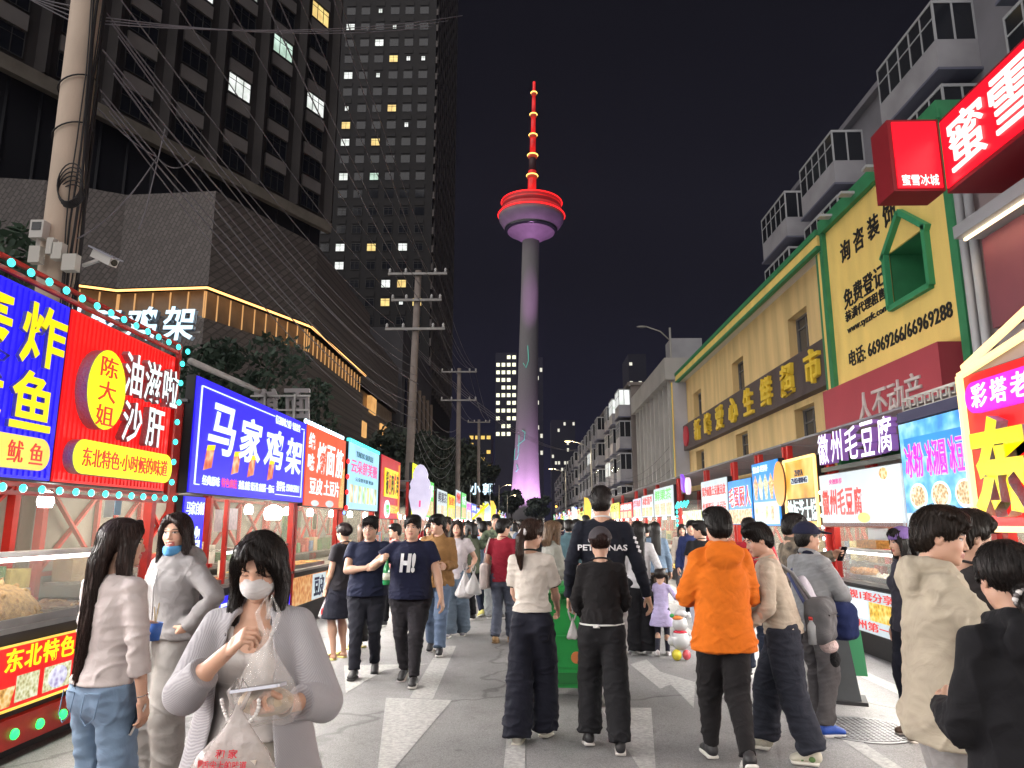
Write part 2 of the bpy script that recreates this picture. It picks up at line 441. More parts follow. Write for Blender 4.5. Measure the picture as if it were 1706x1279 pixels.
def hand_mesh(h, pose='relax'):
    """right hand, wrist at origin, fingers along +y, palm facing -z, thumb towards -x"""
    key = ('hand', h, pose)
    if key in _HC: return _HC[key]
    F = Field((-.10, -.07, -.11), (.07, .21, .05), h)
    F.add(p_tube([(0, -.06, 0), (0, -.01, 0), (0, .02, 0)], [(.027, .022), (.026, .019), (.031, .016)]), 0)
    F.add(p_box((0, .052, 0), (.038, .042, .0125), .0115), .018)
    F.add(p_ell((-.022, .03, -.008), (.016, .030, .014)), .015)
    bend = {'relax': (18, 28, 20), 'grip': (62, 75, 45), 'flat': (4, 6, 4), 'pinch': (48, 52, 30)}[pose]
    for i, (x, ln, r) in enumerate(((-.028, .070, .0082), (-.0095, .079, .0086), (.0095, .073, .0082), (.027, .056, .0072))):
        a = 0; p = A_(x, .088 - abs(x) * .12, 0); pts = [p]; sp = x * 1.6
        for k, f in enumerate((.44, .31, .25)):
            a += R(bend[k] * (1 + .10 * i)); d = A_(sp * (1 if k == 0 else .5), math.cos(a), -math.sin(a)); p = p + nrm(d) * ln * f; pts.append(p)
        F.add(p_tube(pts, [r * 1.05, r, r * .93, r * .8]), .004)
    tb = {'relax': [(-.030, .015, -.004), (-.052, .045, -.016), (-.058, .072, -.028), (-.055, .092, -.036)],
          'grip': [(-.030, .015, -.006), (-.050, .042, -.030), (-.040, .066, -.048), (-.022, .078, -.052)],
          'flat': [(-.030, .015, -.002), (-.060, .040, -.008), (-.078, .064, -.010), (-.088, .084, -.010)],
          'pinch': [(-.030, .015, -.006), (-.048, .045, -.030), (-.044, .072, -.046), (-.036, .090, -.054)]}[pose]
    F.add(p_tube(tb, [.013, .0115, .0098, .0078]), .008)
    V, Q = F.mesh(); V = relax(V, Q, 1, .3)
    C = np.ones((len(V), 3)) * np.array(SKIN) * (1 + .06 * vnoise(V, 70, 5))[:, None]
    _HC[key] = (V, Q, C); return _HC[key]

def shoe_mesh(h, kind):
    key = ('shoe', h, kind)
    if key in _HC: return _HC[key]
    F = Field((-.07, -.11, -.01), (.07, .20, .14), h)        # ankle above origin; toes +y; sole bottom at z=0
    if kind == 'slipper':
        F.add(p_tube([(0, .02, .045), (0, .09, .045)], [(.052, .035), (.050, .026)], flat0=True), 0)
        F.sub(p_tube([(0, -.02, .035), (0, .10, .035)], [(.046, .028), (.044, .018)]), .003)
    else:
        F.add(p_tube([(0, -.045, .052), (0, .04, .055), (0, .115, .036)], [(.037, .040), (.042, .040), (.040, .026)]), 0)
        F.add(p_tube([(0, -.030, .06), (0, -.028, .105)], [(.034, .040), (.036, .040)], flat1=True), .02)
    F.sub(p_box((0, 0, -.04), (.3, .3, .062), .001), .002)
    U = F.mesh()
    S = Field((-.07, -.11, -.01), (.07, .20, .07), h)
    t = .014 if kind != 'chunky' else .020
    S.add(p_tube([(0, -.048, t), (0, .04, t), (0, .120, t)], [(.041, t), (.043, t), (.045, t)]), 0)
    S.add(p_box((0, .035, t * .5), (.038, .085, t * .5), .004), .012)
    _HC[key] = (U, S.mesh()); return _HC[key]

def hair_mesh(h, style, fringe=True):
    key = ('hair', h, style, fringe)
    if key in _HC: return _HC[key]
    lowz = {'short': -.2, 'messy': -.2, 'crop': -.2, 'bob': -.30, 'long': -.62, 'verylong': -.78, 'pony': -.42, 'bun': -.2, 'twin': -.26, 'lowtail': -.52, 'mid': -.40}[style]
    F = Field((-.16, -.24, lowz), (.16, .14, .16), h)
    crop = style == 'crop'; t = .006 if crop else .014
    F.add(p_ell((0, -.016, .036), (.076 + t, .094 + t, .085 + t * 1.1)), 0)
    if style in ('short', 'messy', 'crop'):
        F.add(p_ell((0, -.045, -.02), (.070 + t * .6, .060 + t, .075)), .03)
        if not crop:
            F.add(p_ell((-.02, .02, .095), (.070, .085, .040)), .04)
        F.sub(p_ell((0, .125, -.035), (.080, .105, .095)), .012)
        for s in (-1, 1): F.sub(p_ell((s * .098, .010, -.045), (.036, .040, .050)), .012)
        F.sub(p_box((0, 0, -.20), (.2, .2, .112), .001), .02)
        if fringe and not crop:
            for i, x in enumerate((-.05, -.025, 0, .025, .05)):
                F.add(p_tube([(x * .9, .055, .10), (x, .088, .075), (x * 1.1 + .006, .094 - abs(x) * .35, .045 - .006 * (i % 2))], [.022, .017, .007]), .012)
        if style == 'messy':
            r = np.random.RandomState(4)
            for i in range(16):
                a = r.rand() * 6.28; rr = .035 + .03 * r.rand(); p = A_(rr * math.cos(a), rr * math.sin(a) * 1.1 - .01, .112 - rr * .25)
                F.add(p_tube([p * .9, p + A_(math.cos(a) * .022, .022 + math.sin(a) * .018, .004)], [.018, .009]), .018)
    else:
        F.sub(p_ell((0, .135, -.035 if fringe is True else -.022), (.068, .108, .098 if fringe is True else .110)), .012)
        F.sub(p_box((0, 0, -.26), (.3, .3, .165), .001), .02)
        if fringe and fringe != 'wisp':
            for i, x in enumerate((-.052, -.034, -.015, .012, .034, .052)):
                F.add(p_tube([(x * .7, .05, .108), (x * .95, .090 - abs(x) * .2, .078), (x * 1.08, .096 - abs(x) * .45, .040 - .004 * (i % 3))], [.018, .013, .004]), .010)
        else:
            for s in (-1, 1): F.add(p_tube([(.02, .06, .112), (s * .045, .078, .070), (s * .074, .040, .0)], [.014, .014, .012]), .012)
        if fringe == 'wisp':
            for x, z in ((-.034, .012), (-.022, .022), (-.045, .0), (.03, .03)): F.add(p_tube([(.015, .07, .108), (x * .8, .094, .070), (x, .096 - abs(x) * .35, z)], [.0055, .0042, .002]), .003)
        def fall(zb, back=.0, front=True, wd=.085):
            F.add(p_tube([(0, -.055, .03), (0, -.085 - back * .3, -.10), (0, -.085 - back, zb)], [(.085, .060), (wd + .006, .052), (wd * .92, .030)], flat1=True), .03)
            if front:
                for s in (-1, 1):
                    F.add(p_tube([(s * .052, .03, .085), (s * .080, .026, .02), (s * .086, .016, -.10), (s * .080, .03, max(zb, -.36))], [(.022, .030), (.020, .040), (.024, .042), (.022, .026)], lat=(1, 0, 0), flat1=True), .02)
        if style == 'bob': fall(-.185)
        elif style == 'mid': fall(-.30)
        elif style == 'long': fall(-.46, .03)
        elif style == 'verylong': fall(-.66, .05, wd=.095)
        elif style == 'pony':
            F.add(p_ell((0, -.105, .02), (.03, .03, .03)), .015)
            F.add(p_tube([(0, -.115, .02), (0, -.15, -.03), (0, -.155, -.16), (0, -.14, -.27)], [.024, .036, .034, .010]), .012)
        elif style == 'lowtail':
            F.add(p_tube([(0, -.085, -.055), (0, -.125, -.10), (.01, -.135, -.24), (.02, -.12, -.38)], [.030, .036, .034, .010]), .015)
        elif style == 'bun': F.add(p_ell((0, -.105, .03), (.052, .045, .050)), .015)
        elif style == 'twin':
            for s in (-1, 1): F.add(p_tube([(s * .080, -.03, .0), (s * .115, -.035, -.02), (s * .110, -.03, -.13)], [.022, .030, .010]), .012)
    V, Q = F.mesh(); V = relax(V, Q, 1, .4); N = vnormals(V, Q)
    ang = np.arctan2(V[:, 0], -V[:, 1])
    st = np.sin(ang * 34 + 2.5 * np.sin(V[:, 2] * 14 + 1) + vnoise(V, 12, 8) * 5) * .0012 + vnoise(V * A_(1, 1, .3), 60, 9) * .0032
    if crop: st *= .25
    V = V + N * st[:, None]
    if lowz < -.25:                                        # ragged tips
        tip = V[:, 2] < V[:, 2].min() + .06
        V[tip, 2] += (vnoise(V[tip] * A_(1, 1, 0), 160, 11) * .022)
    if h < .0062:                                          # loose strands lying over the hair
        from mathutils import kdtree
        ns = 900 if h < .0048 else 420; N = vnormals(V, Q); kd = kdtree.KDTree(len(V))
        for i, p in enumerate(V): kd.insert(p, i)
        kd.balance(); r = np.random.RandomState(17); SV, SQ = [], []; o = len(V); short = style in ('short', 'messy', 'crop', 'bun', 'pony', 'lowtail', 'twin')
        for i in r.choice(len(V), ns):
            p = V[i].copy(); pts = []; j = i; off = .0008 + .0045 * r.rand() ** 3; L = (.010 if short else .028) * (.6 + .8 * r.rand()) * (.4 if crop else 1); sd_ = r.normal(size=3) * .16; k_ = 6
            for q in range(k_):
                f = p - A_(0, -.03, .145); f = f / (np.linalg.norm(f) + 1e-6)
                d = f * (.8 if short else .35) + A_(0, 0, -.75) + sd_; d = d - N[j] * d.dot(N[j]); d = nrm(d)
                pts.append(p + N[j] * (off + .0025 * (q / k_) * r.rand())); p = p + d * L; co, j, _ = kd.find(p); p = np.array(co) if q < k_ - 2 else p * .5 + np.array(co) * .5
            pts = np.array(pts); t = np.gradient(pts, axis=0); t /= np.linalg.norm(t, axis=1)[:, None] + 1e-9; s1 = np.cross(t, N[i]); s1 /= np.linalg.norm(s1, axis=1)[:, None] + 1e-9; s2 = np.cross(t, s1)
            rad = np.linspace(.0013, .0005, k_)[:, None]
            for q in range(3): a_ = q * 2.0944; SV.append(pts + (s1 * math.cos(a_) + s2 * math.sin(a_)) * rad)
            for q in range(3):
                x0, x1 = o + q * k_, o + ((q + 1) % 3) * k_
                for e_ in range(k_ - 1): SQ.append((x0 + e_, x0 + e_ + 1, x1 + e_ + 1, x1 + e_))
            o += 3 * k_
        V = np.concatenate([V] + SV); Q = np.concatenate([Q, np.array(SQ)])
    _HC[key] = (V, Q); return _HC[key]

def ik(a, c, l1, l2, pole):
    a, c = np.asarray(a, float), np.asarray(c, float); d = c - a; L = np.linalg.norm(d); m = (l1 + l2) * .995
    if L > m: c = a + d / L * m; d = c - a; L = m
    x = (l1 * l1 - l2 * l2 + L * L) / (2 * L); hgt = math.sqrt(max(0, l1 * l1 - x * x)); u = d / L
    p = np.asarray(pole, float); p = nrm(p - u * p.dot(u))
    return a + u * x + p * hgt, c

def person(label, pos, yaw, H=1.7, sex='m', tone=1.0, top=('tee', (.1, .1, .1)), bottom=('pants', (.05, .05, .06)), shoes=((.7, .7, .7), (.8, .8, .8)),
           hair='short', haircol=(.012, .010, .009), fringe=True, cap=None, head=(0, 0), lean=0.0, sway=0.0, bulk=1.0, shoulder=None,
           LH=None, RH=None, LP=(-.3, -1, .1), RP=(.3, -1, .1), hp=('relax', 'relax'), feet=None, res=.009, hres=None, group=None,
           smile=0, closed=False, headscale=1.0, hem=None, sleeve=None, mask=None, extra=None, name='person', skirtlen=.5, belly=0.0, cuff=None, hroll=(None, None), open_front=None, seed=None, leglen=1.0):
    """pos: ground point between the feet; yaw: 0 looks along +Y (away from the camera), positive turns left"""
    sc = H / 1.70; f = sex == 'f'; sd = seed if seed is not None else abs(hash(label)) % 9999 if False else sum(map(ord, label)) % 9973
    rng = np.random.RandomState(sd); hres = hres or res
    root = thing(name, label, 'person', pos, R(yaw), group)
    sh = (shoulder or (.155 if f else .178)) * (1 + .35 * (bulk - 1))
    b = bulk
    def T(p):                                               # lean the trunk about the hips
        p = np.asarray(p, float); k = np.clip((p[2] - .92) / .35, 0, 1)
        return A_(0, 0, .92) + rotx(-lean * k) @ roty(sway * k) @ (p - A_(0, 0, .92))
    hipz = .905
    neck = T((0, -.012, 1.445)); S = {s: T((s * sh, -.012, 1.378)) for s in (-1, 1)}
    hy, hpit = head[0], head[1]
    MH = rotx(-lean * .75) @ rotz(R(hy)) @ rotx(R(-hpit))
    hc = neck + rotx(-lean) @ A_(0, .018, .148) + A_(0, .03 * max(0, math.sin(R(hpit))), 0)
    # arms
    l1, l2 = (.275, .245) if f else (.29, .255)
    W_, E_ = {}, {}
    for s, hh, pl in ((-1, LH, LP), (1, RH, RP)):
        tgt = hh if hh is not None else (s * (sh + .085), .03, .86)
        E_[s], W_[s] = ik(S[s], tgt, l1, l2, pl)
    # legs
    ft = feet or [((-.095, .0), 8, 0), ((.095, .0), -8, 0)]   # ((x, y[, z]), toe-out degrees, heel-lift degrees)
    AN, KN, HP = {}, {}, {}
    for s, (p, to, lift) in zip((-1, 1), ft):
        z = p[2] if len(p) > 2 else 0.0
        AN[s] = A_(p[0], p[1] - .09 * math.sin(R(lift)) * .4, .095 + z + .11 * math.sin(R(max(0, lift))))
        HP[s] = A_(s * .088 * (1 + .4 * (b - 1)), 0, hipz)
        KN[s], AN[s] = ik(HP[s], AN[s], .415, .405, (0, 1, 0))
    rr = .88 if f else 1.0
    tkind, tcol = top[0], top[1]; bkind, bcol = bottom[0], bottom[1]
    slv = sleeve if sleeve is not None else {'tee': .55, 'long': 2.0, 'hoodie': 2.0, 'jacket': 2.0, 'three': 1.55, 'cami': 0, 'dress': 1.9, 'cardigan': 1.6}[tkind]
    hemz = hem if hem is not None else {'tee': .86, 'long': .86, 'hoodie': .80, 'jacket': .82, 'three': .93, 'cami': .98, 'dress': .60, 'cardigan': .55}[tkind]
    loose = {'tee': 1.0, 'long': 1.02, 'hoodie': 1.16, 'jacket': 1.12, 'three': .98, 'cami': .90, 'dress': 1.0, 'cardigan': .94}[tkind]
    # ---- body: arms, neck, upper trunk, bare legs; head and hands at their own finer resolution, in the same mesh
    F = Field((-.62, -.55, .02), (.62, .62, 1.62), res)
    F.add(p_tube([T((0, 0, 1.0)), T((0, .0, 1.18)), T((0, -.005, 1.33)), T((0, -.01, 1.41))], [(.125 * b, .085 * b), (.125 * b, .085 * b), (sh * .86, .088), (sh * .62, .05)]), 0)
    F.add(p_tube([T((0, -.014, 1.38)), hc + MH @ A_(0, -.014, -.07)], [(.056 * rr + .003, .056 * rr), (.049 * rr, .051 * rr)]), .03)
    for s in (-1, 1):
        F.add(p_tube([S[s] * .96 + neck * .04, E_[s], W_[s]], [.050 * rr * b, .040 * rr * (1 + .6 * (b - 1)), .0265 * rr]), .025)
        mid = E_[s] * .7 + W_[s] * .3; F.add(p_ell(mid, (.040 * rr,) * 3), .03)
    legbare = bkind in ('skirt', 'shorts') or tkind == 'dress'
    if legbare:
        for s in (-1, 1):
            F.add(p_tube([HP[s], KN[s], AN[s]], [.080 * b, .050 * b, .033]), .02)
            cf = KN[s] * .68 + AN[s] * .32 + A_(0, -.012, 0); F.add(p_ell(cf, (.050 * b, .052 * b, .09)), .03)
            F.add(p_tube([AN[s] + A_(0, -.02, -.05), AN[s] + A_(0, .11, -.065)], [.030, .022]), .02)
    V, Q = F.mesh(); V = relax(V, Q, 1, .4)
    C = np.ones((len(V), 3)) * np.array(SKIN)
    parts = [(V, Q, C)]
    hv, hq, hcol = head_mesh(hres, f, smile, closed)
    hs = headscale * (.97 if f else 1.0)
    parts.append((hc + (hv * hs) @ MH.T, hq, hcol))
    HM = {}
    hr = min(hres, .006)
    for s, ps, rl in ((-1, hp[0], hroll[0]), (1, hp[1], hroll[1])):
        v, q, c = hand_mesh(hr, ps); d = nrm(W_[s] - E_[s])
        up = A_(*(rl if rl is not None else (s * 1.0, .25, 0)))           # direction the back of the hand faces
        up = nrm(up - d * up.dot(d)); xx = np.cross(d, up)
        M = np.stack([xx, d, up], 1)
        v = v.copy(); q_ = q
        if s < 0: v[:, 0] *= -1; q_ = q[:, ::-1]
        parts.append((W_[s] + (v * (rr * .5 + .5)) @ M.T, q_, c)); HM[s] = M
    o = 0; VV, QQ, CC = [], [], []
    for v, q, c in parts: VV.append(v); QQ.append(q + o); CC.append(c); o += len(v)
    tn = np.array(tone if isinstance(tone, (tuple, list)) else (tone,) * 3)
    np_mesh('body', np.concatenate(VV) * sc, np.concatenate(QQ), [skin_mat()], root, np.concatenate(CC) * tn)
    def garment(name, F, m, amp=.005, freq=16, rel=1, colr=None):
        amp *= 1.45
        V, Q = F.mesh()
        if not len(V): return None
        V = relax(V, Q, rel, .5); N = vnormals(V, Q)
        w = vnoise(V * A_(1, 1, .6), freq, sd + len(name)) + .6 * vnoise(V * A_(.7, .7, 1.5), freq * 2.2, sd + 7)
        rd = 1 - np.abs(vnoise(V * A_(.8, .8, 1.25), freq * 1.1, sd + 31)) * 2.4            # sharp creases, gathered at the joints and the waist
        g = np.full(len(V), .25)
        for q in list(E_.values()) + list(KN.values()): g += 1.0 * np.exp(-((V - q) ** 2).sum(1) / .012)
        for q in S.values(): g += .6 * np.exp(-((V - (q * .8 + neck * .2)) ** 2).sum(1) / .010)
        g += .7 * np.exp(-((V[:, 2] - hemz - .07) / .06) ** 2) if name not in ('trousers', 'skirt', 'shorts') else .9 * np.exp(-((V[:, 2] - .14) / .08) ** 2) + .6 * np.exp(-((V[:, 2] - .82) / .07) ** 2)
        V = V + N * (w * amp + np.clip(rd, 0, 1) ** 2 * np.minimum(g, 1.3) * amp * 1.7)[:, None]
        return np_mesh(name, V * sc, Q, [m], root)
    # ---- trousers or skirt
    bm = bottom[2] if len(bottom) > 2 and not isinstance(bottom[2], (int, float, tuple, str)) else None
    pc = cloth('cloth_%d_%d_%d' % tuple(int(c * 255) for c in bcol), bcol) if bm is None else bm
    if tkind != 'dress':
        F = Field((-.50, -.55, .0), (.50, .55, 1.12), res)
        prof = {'pants': (.098, .074, .066), 'slim': (.095, .066, .050), 'wide': (.108, .108, .112), 'jogger': (.104, .090, .052), 'flare': (.092, .078, .105), 'shorts': (.11, .10, .09), 'skirt': (.1, .1, .1), 'baggy': (.110, .104, .088)}[bkind]
        F.add(p_tube([(0, .0, 1.075), (0, 0, .98), (0, -.005, .86)], [(.130 * b, .092 * b + belly * .5), (.150 * b, .108 * b + belly * .5), (.158 * b, .112 * b)], flat0=True), 0)
        if bkind == 'skirt':
            F.add(p_tube([(0, 0, 1.02), (0, 0, .85), (0, 0, skirtlen)], [(.145 * b, .105 * b), (.19 * b, .14 * b), (.24 * b, .19 * b)], flat1=True), .03)
        else:
            for s in (-1, 1):
                if bkind == 'shorts':
                    e = HP[s] * .35 + KN[s] * .65
                    F.add(p_tube([HP[s], e], [(.115 * b, .12 * b), (.105 * b, .11 * b)], flat1=True), .03)
                else:
                    e = AN[s] + (KN[s] - AN[s]) * .02 - A_(0, 0, .045 if bkind in ('wide', 'flare') else .01)
                    g = [p * (1 + .5 * (b - 1)) for p in prof]
                    F.add(p_tube([HP[s], KN[s], e], [(g[0] * b, g[0] * 1.12), (g[1], g[1] * 1.05), (g[2], g[2] * 1.08)], flat1=True), .035)
        garment({'skirt': 'skirt', 'shorts': 'shorts'}.get(bkind, 'trousers'), F, pc, .0055, 15)
    # ---- top
    tm = top[2] if len(top) > 2 else cloth('cloth_%d_%d_%d' % tuple(int(c * 255) for c in tcol), tcol)
    F = Field((-.62, -.55, hemz - .04), (.62, .62, 1.60), res); lo_ = loose
    w_h = (.178 if f else .182) + (.022 if tkind == 'hoodie' else 0)
    tp = [T((0, 0, hemz)), T((0, 0, 1.08)), T((0, .0, 1.26)), T((0, -.008, 1.365)), T((0, -.012, 1.415))]
    tr = [(w_h * b * lo_ + .006 + (.02 if tkind == 'dress' else 0), .138 * b * lo_ + belly * .8), ((.148 if f else .165) * b * lo_, .113 * b * lo_ + belly), ((.152 if f else .172) * b * lo_, .118 * b * lo_ + belly * .5), (sh * .95, .098 * lo_), (sh * .60, .060)]
    if tkind == 'dress': tp = tp[:1] + [T((0, 0, .95))] + tp[1:]; tr = [(.25, .22), (.16, .125)] + tr[1:]
    F.add(p_tube(tp, tr, flat0=True), 0)
    if f and tkind not in ('hoodie',):
        for s in (-1, 1): F.add(p_ell(T((s * .062, .080 * lo_, 1.25)), (.062, .050, .062)), .03)
    if slv > 0:
        ar = (.064, .058, .046) if tkind in ('hoodie', 'jacket') else (.058, .051, .037)
        if tkind == 'tee': ar = (.064, .066, .06)
        for s in (-1, 1):
            a0 = S[s] * .94 + neck * .06 + A_(0, 0, -.004)
            k_ = (ar[0] * (.5 + .5 * b) * (rr * .4 + .6), ar[1] * (.5 + .5 * b) * (rr * .4 + .6), ar[2] * (rr * .4 + .6))
            if slv <= 1: F.add(p_tube([a0, S[s] + (E_[s] - S[s]) * slv], [k_[0], k_[0] + (k_[1] - k_[0]) * .5 + .004], flat1=True), .035)
            else:
                e = E_[s] + (W_[s] - E_[s]) * (min(slv, 2) - 1)
                F.add(p_tube([a0, E_[s], e], [k_[0], k_[1], k_[2] + (.004 if slv > 1.9 else .012)], flat1=True), .035)
    nr = .072 if f else .070
    if tkind == 'cami':
        F.sub(p_ell(T((0, .10, 1.44)), (.085, .14, .15)), .01)
        F.sub(p_box(T((0, 0, 1.47)), (.4, .4, .085), .01), .01)
    else:
        F.sub(p_ell(neck + A_(0, .016, .030), (nr, nr + .004, .050)), .012)
    if tkind == 'hoodie':
        F.add(p_tube([neck + A_(0, .085, -.03), neck + A_(.075, .03, .02), neck + A_(.07, -.055, .030), neck + A_(0, -.09, .015), neck + A_(-.07, -.055, .030), neck + A_(-.075, .03, .02), neck + A_(0, .085, -.03)], [.014, .020, .026, .030, .026, .020, .014]), .02)
        F.add(p_ell(neck + A_(0, -.112, -.035), (.135, .044, .085)), .045)
        F.add(p_tube([T((-.13, 0, hemz + .03)), T((.13, 0, hemz + .03))], [(.05, .12), (.05, .12)], lat=(0, 0, 1)), .03)
    if tkind == 'jacket':
        F.add(p_tube([neck + A_(.05, .07, -.015), neck + A_(.072, .0, .03), neck + A_(0, -.065, .04), neck + A_(-.072, .0, .03), neck + A_(-.05, .07, -.015)], [.014, .02, .022, .02, .014]), .014)
    if open_front: open_front(F, T)
    tname = {'tee': 'tee_shirt', 'long': 'sweater', 'hoodie': 'hoodie', 'jacket': 'jacket', 'three': 'tee_shirt', 'cami': 'camisole', 'dress': 'dress', 'cardigan': 'cardigan'}[tkind]
    garment(tname, F, tm, .0060 if tkind in ('hoodie', 'jacket') else .0045, 17)
    if top[0] in ('tee', 'long') and res < .012:
        mb = MB(); mb.tube([neck + A_((nr + .002) * math.cos(t), .012 + (nr + .004) * math.sin(t), .008 - .020 * math.sin(t) + .004) for t in np.linspace(0, 2 * math.pi, 25)], .0075, cloth('rib_%d_%d_%d' % tuple(int(c * 255) for c in (cuff or tcol)), cuff or tcol), 6, False)
        if cuff and slv <= 1:
            for s in (-1, 1):
                e = S[s] + (E_[s] - S[s]) * slv; d = nrm(E_[s] - S[s]); u = nrm(np.cross(d, (0, 1, .3))); w2 = np.cross(d, u); r_ = .058 * (rr * .4 + .6) * 1.06
                mb.tube([e + (u * math.cos(t) + w2 * math.sin(t)) * r_ for t in np.linspace(0, 2 * math.pi, 21)], .008, MATS['rib_%d_%d_%d' % tuple(int(c * 255) for c in cuff)], 6, False)
        mb.v = [tuple(np.array(p) * sc) for p in mb.v]; mb.build('collar', root, True)
    # ---- shoes
    kind = shoes[2] if len(shoes) > 2 else 'sneaker'
    (uv, uq), (sv, sq) = shoe_mesh(max(res * .7, .006), kind)
    um = mat('shoe_%d_%d_%d' % tuple(int(c * 255) for c in shoes[0]), shoes[0], .55, bump=.15, bscale=90)
    sm = mat('sole_%d_%d_%d' % tuple(int(c * 255) for c in shoes[1]), shoes[1], .6)
    for s, (p, to, lift) in zip((-1, 1), ft):
        M = rotz(R(to)) @ rotx(R(-lift)); an = AN[s]
        fx = lambda v: (an + (v - A_(0, -.025, .095)) @ M.T) * sc
        so = np_mesh('shoe', fx(uv), uq, [um], root); np_mesh('sole', fx(sv), sq, [sm], so)
    # ---- hair and cap
    if hair:
        v, q = hair_mesh(max(hres, .0045), hair, fringe)
        v = v.copy()
        if hair in ('bob', 'mid', 'long', 'verylong', 'pony', 'lowtail'):     # let falling hair hang straight down
            k = np.clip((-v[:, 2] - .05) / .12, 0, 1)[:, None]; MY = rotz(R(hy))
            pv = A_(0, -.05, -.05); v1 = (v * hs) @ MH.T; v2 = (pv * hs) @ MH.T + ((v - pv) * hs) @ MY.T
            v = hc + v1 * (1 - k) + v2 * k
        else: v = hc + (v * hs) @ MH.T
        np_mesh('hair', v * sc, q, [hair_mat(haircol)], root)
    if cap:
        h_ = max(hres, .0055); F = Field((-.12, -.15, -.01), (.12, .24, .16), h_)
        F.add(p_ell((0, -.016, .032), (.101, .121, .110)), 0); F.sub(p_box((0, 0, -.045), (.3, .3, .075), .001), .004)
        if cap[1] == 'brim': F.add(p_box((0, .125, .052), (.072, .062, .006), .005, rotx(R(-12))), .012)
        F.add(p_ell((0, -.014, .138), (.010, .010, .006)), .003)
        v, q = F.mesh(); np_mesh('cap', (hc + (v * hs) @ MH.T) * sc, q, [cloth('cap_%d_%d_%d' % tuple(int(c * 255) for c in cap[0]), cap[0])], root)
    if mask:
        h_ = .004; F = Field((-.10, -.03, -.14), (.10, .14, .02), h_)
        cz = -.052 if mask[1] == 'on' else -.118; 
        F.add(p_ell((0, .020, cz + .004), (.068, .098 if mask[1] == 'on' else .082, .060)), 0)
        F.add(p_ell((0, .09, -.03 if mask[1] == 'on' else cz), (.02, .024, .022)), .03)
        F.sub(p_box((0, 0, cz + (.100 if mask[1] == 'on' else .088)), (.3, .3, .056), .002), .004)
        F.sub(p_box((0, 0, cz - .104), (.3, .3, .056), .002), .006); F.sub(p_box((0, -.14, cz), (.3, .16, .3), .001), .004)
        v, q = F.mesh(); zz = v[:, 2]; v = v + vnormals(v, q) * (np.sin(zz * 420) * .0010)[:, None]
        np_mesh('face_mask', (hc + (v * hs) @ MH.T) * sc, q, [cloth('mask_%s' % mask[1], mask[0], .8, .1)], root)
    P = dict(root=root, sc=sc, T=T, S=S, E=E_, W=W_, HM=HM, hc=hc, MH=MH, neck=neck, b=b, hs=hs, AN=AN, KN=KN, HP=HP, sh=sh, res=res)
    P['world'] = lambda p: Matrix.Translation(Vector(pos)) @ Matrix.Rotation(R(yaw), 4, 'Z') @ Vector(np.asarray(p) * sc)
    P['palm'] = lambda s, off=(0, .07, -.02): W_[s] + HM[s] @ A_(off[0] * (1 if s > 0 else -1), off[1], off[2])
    return P
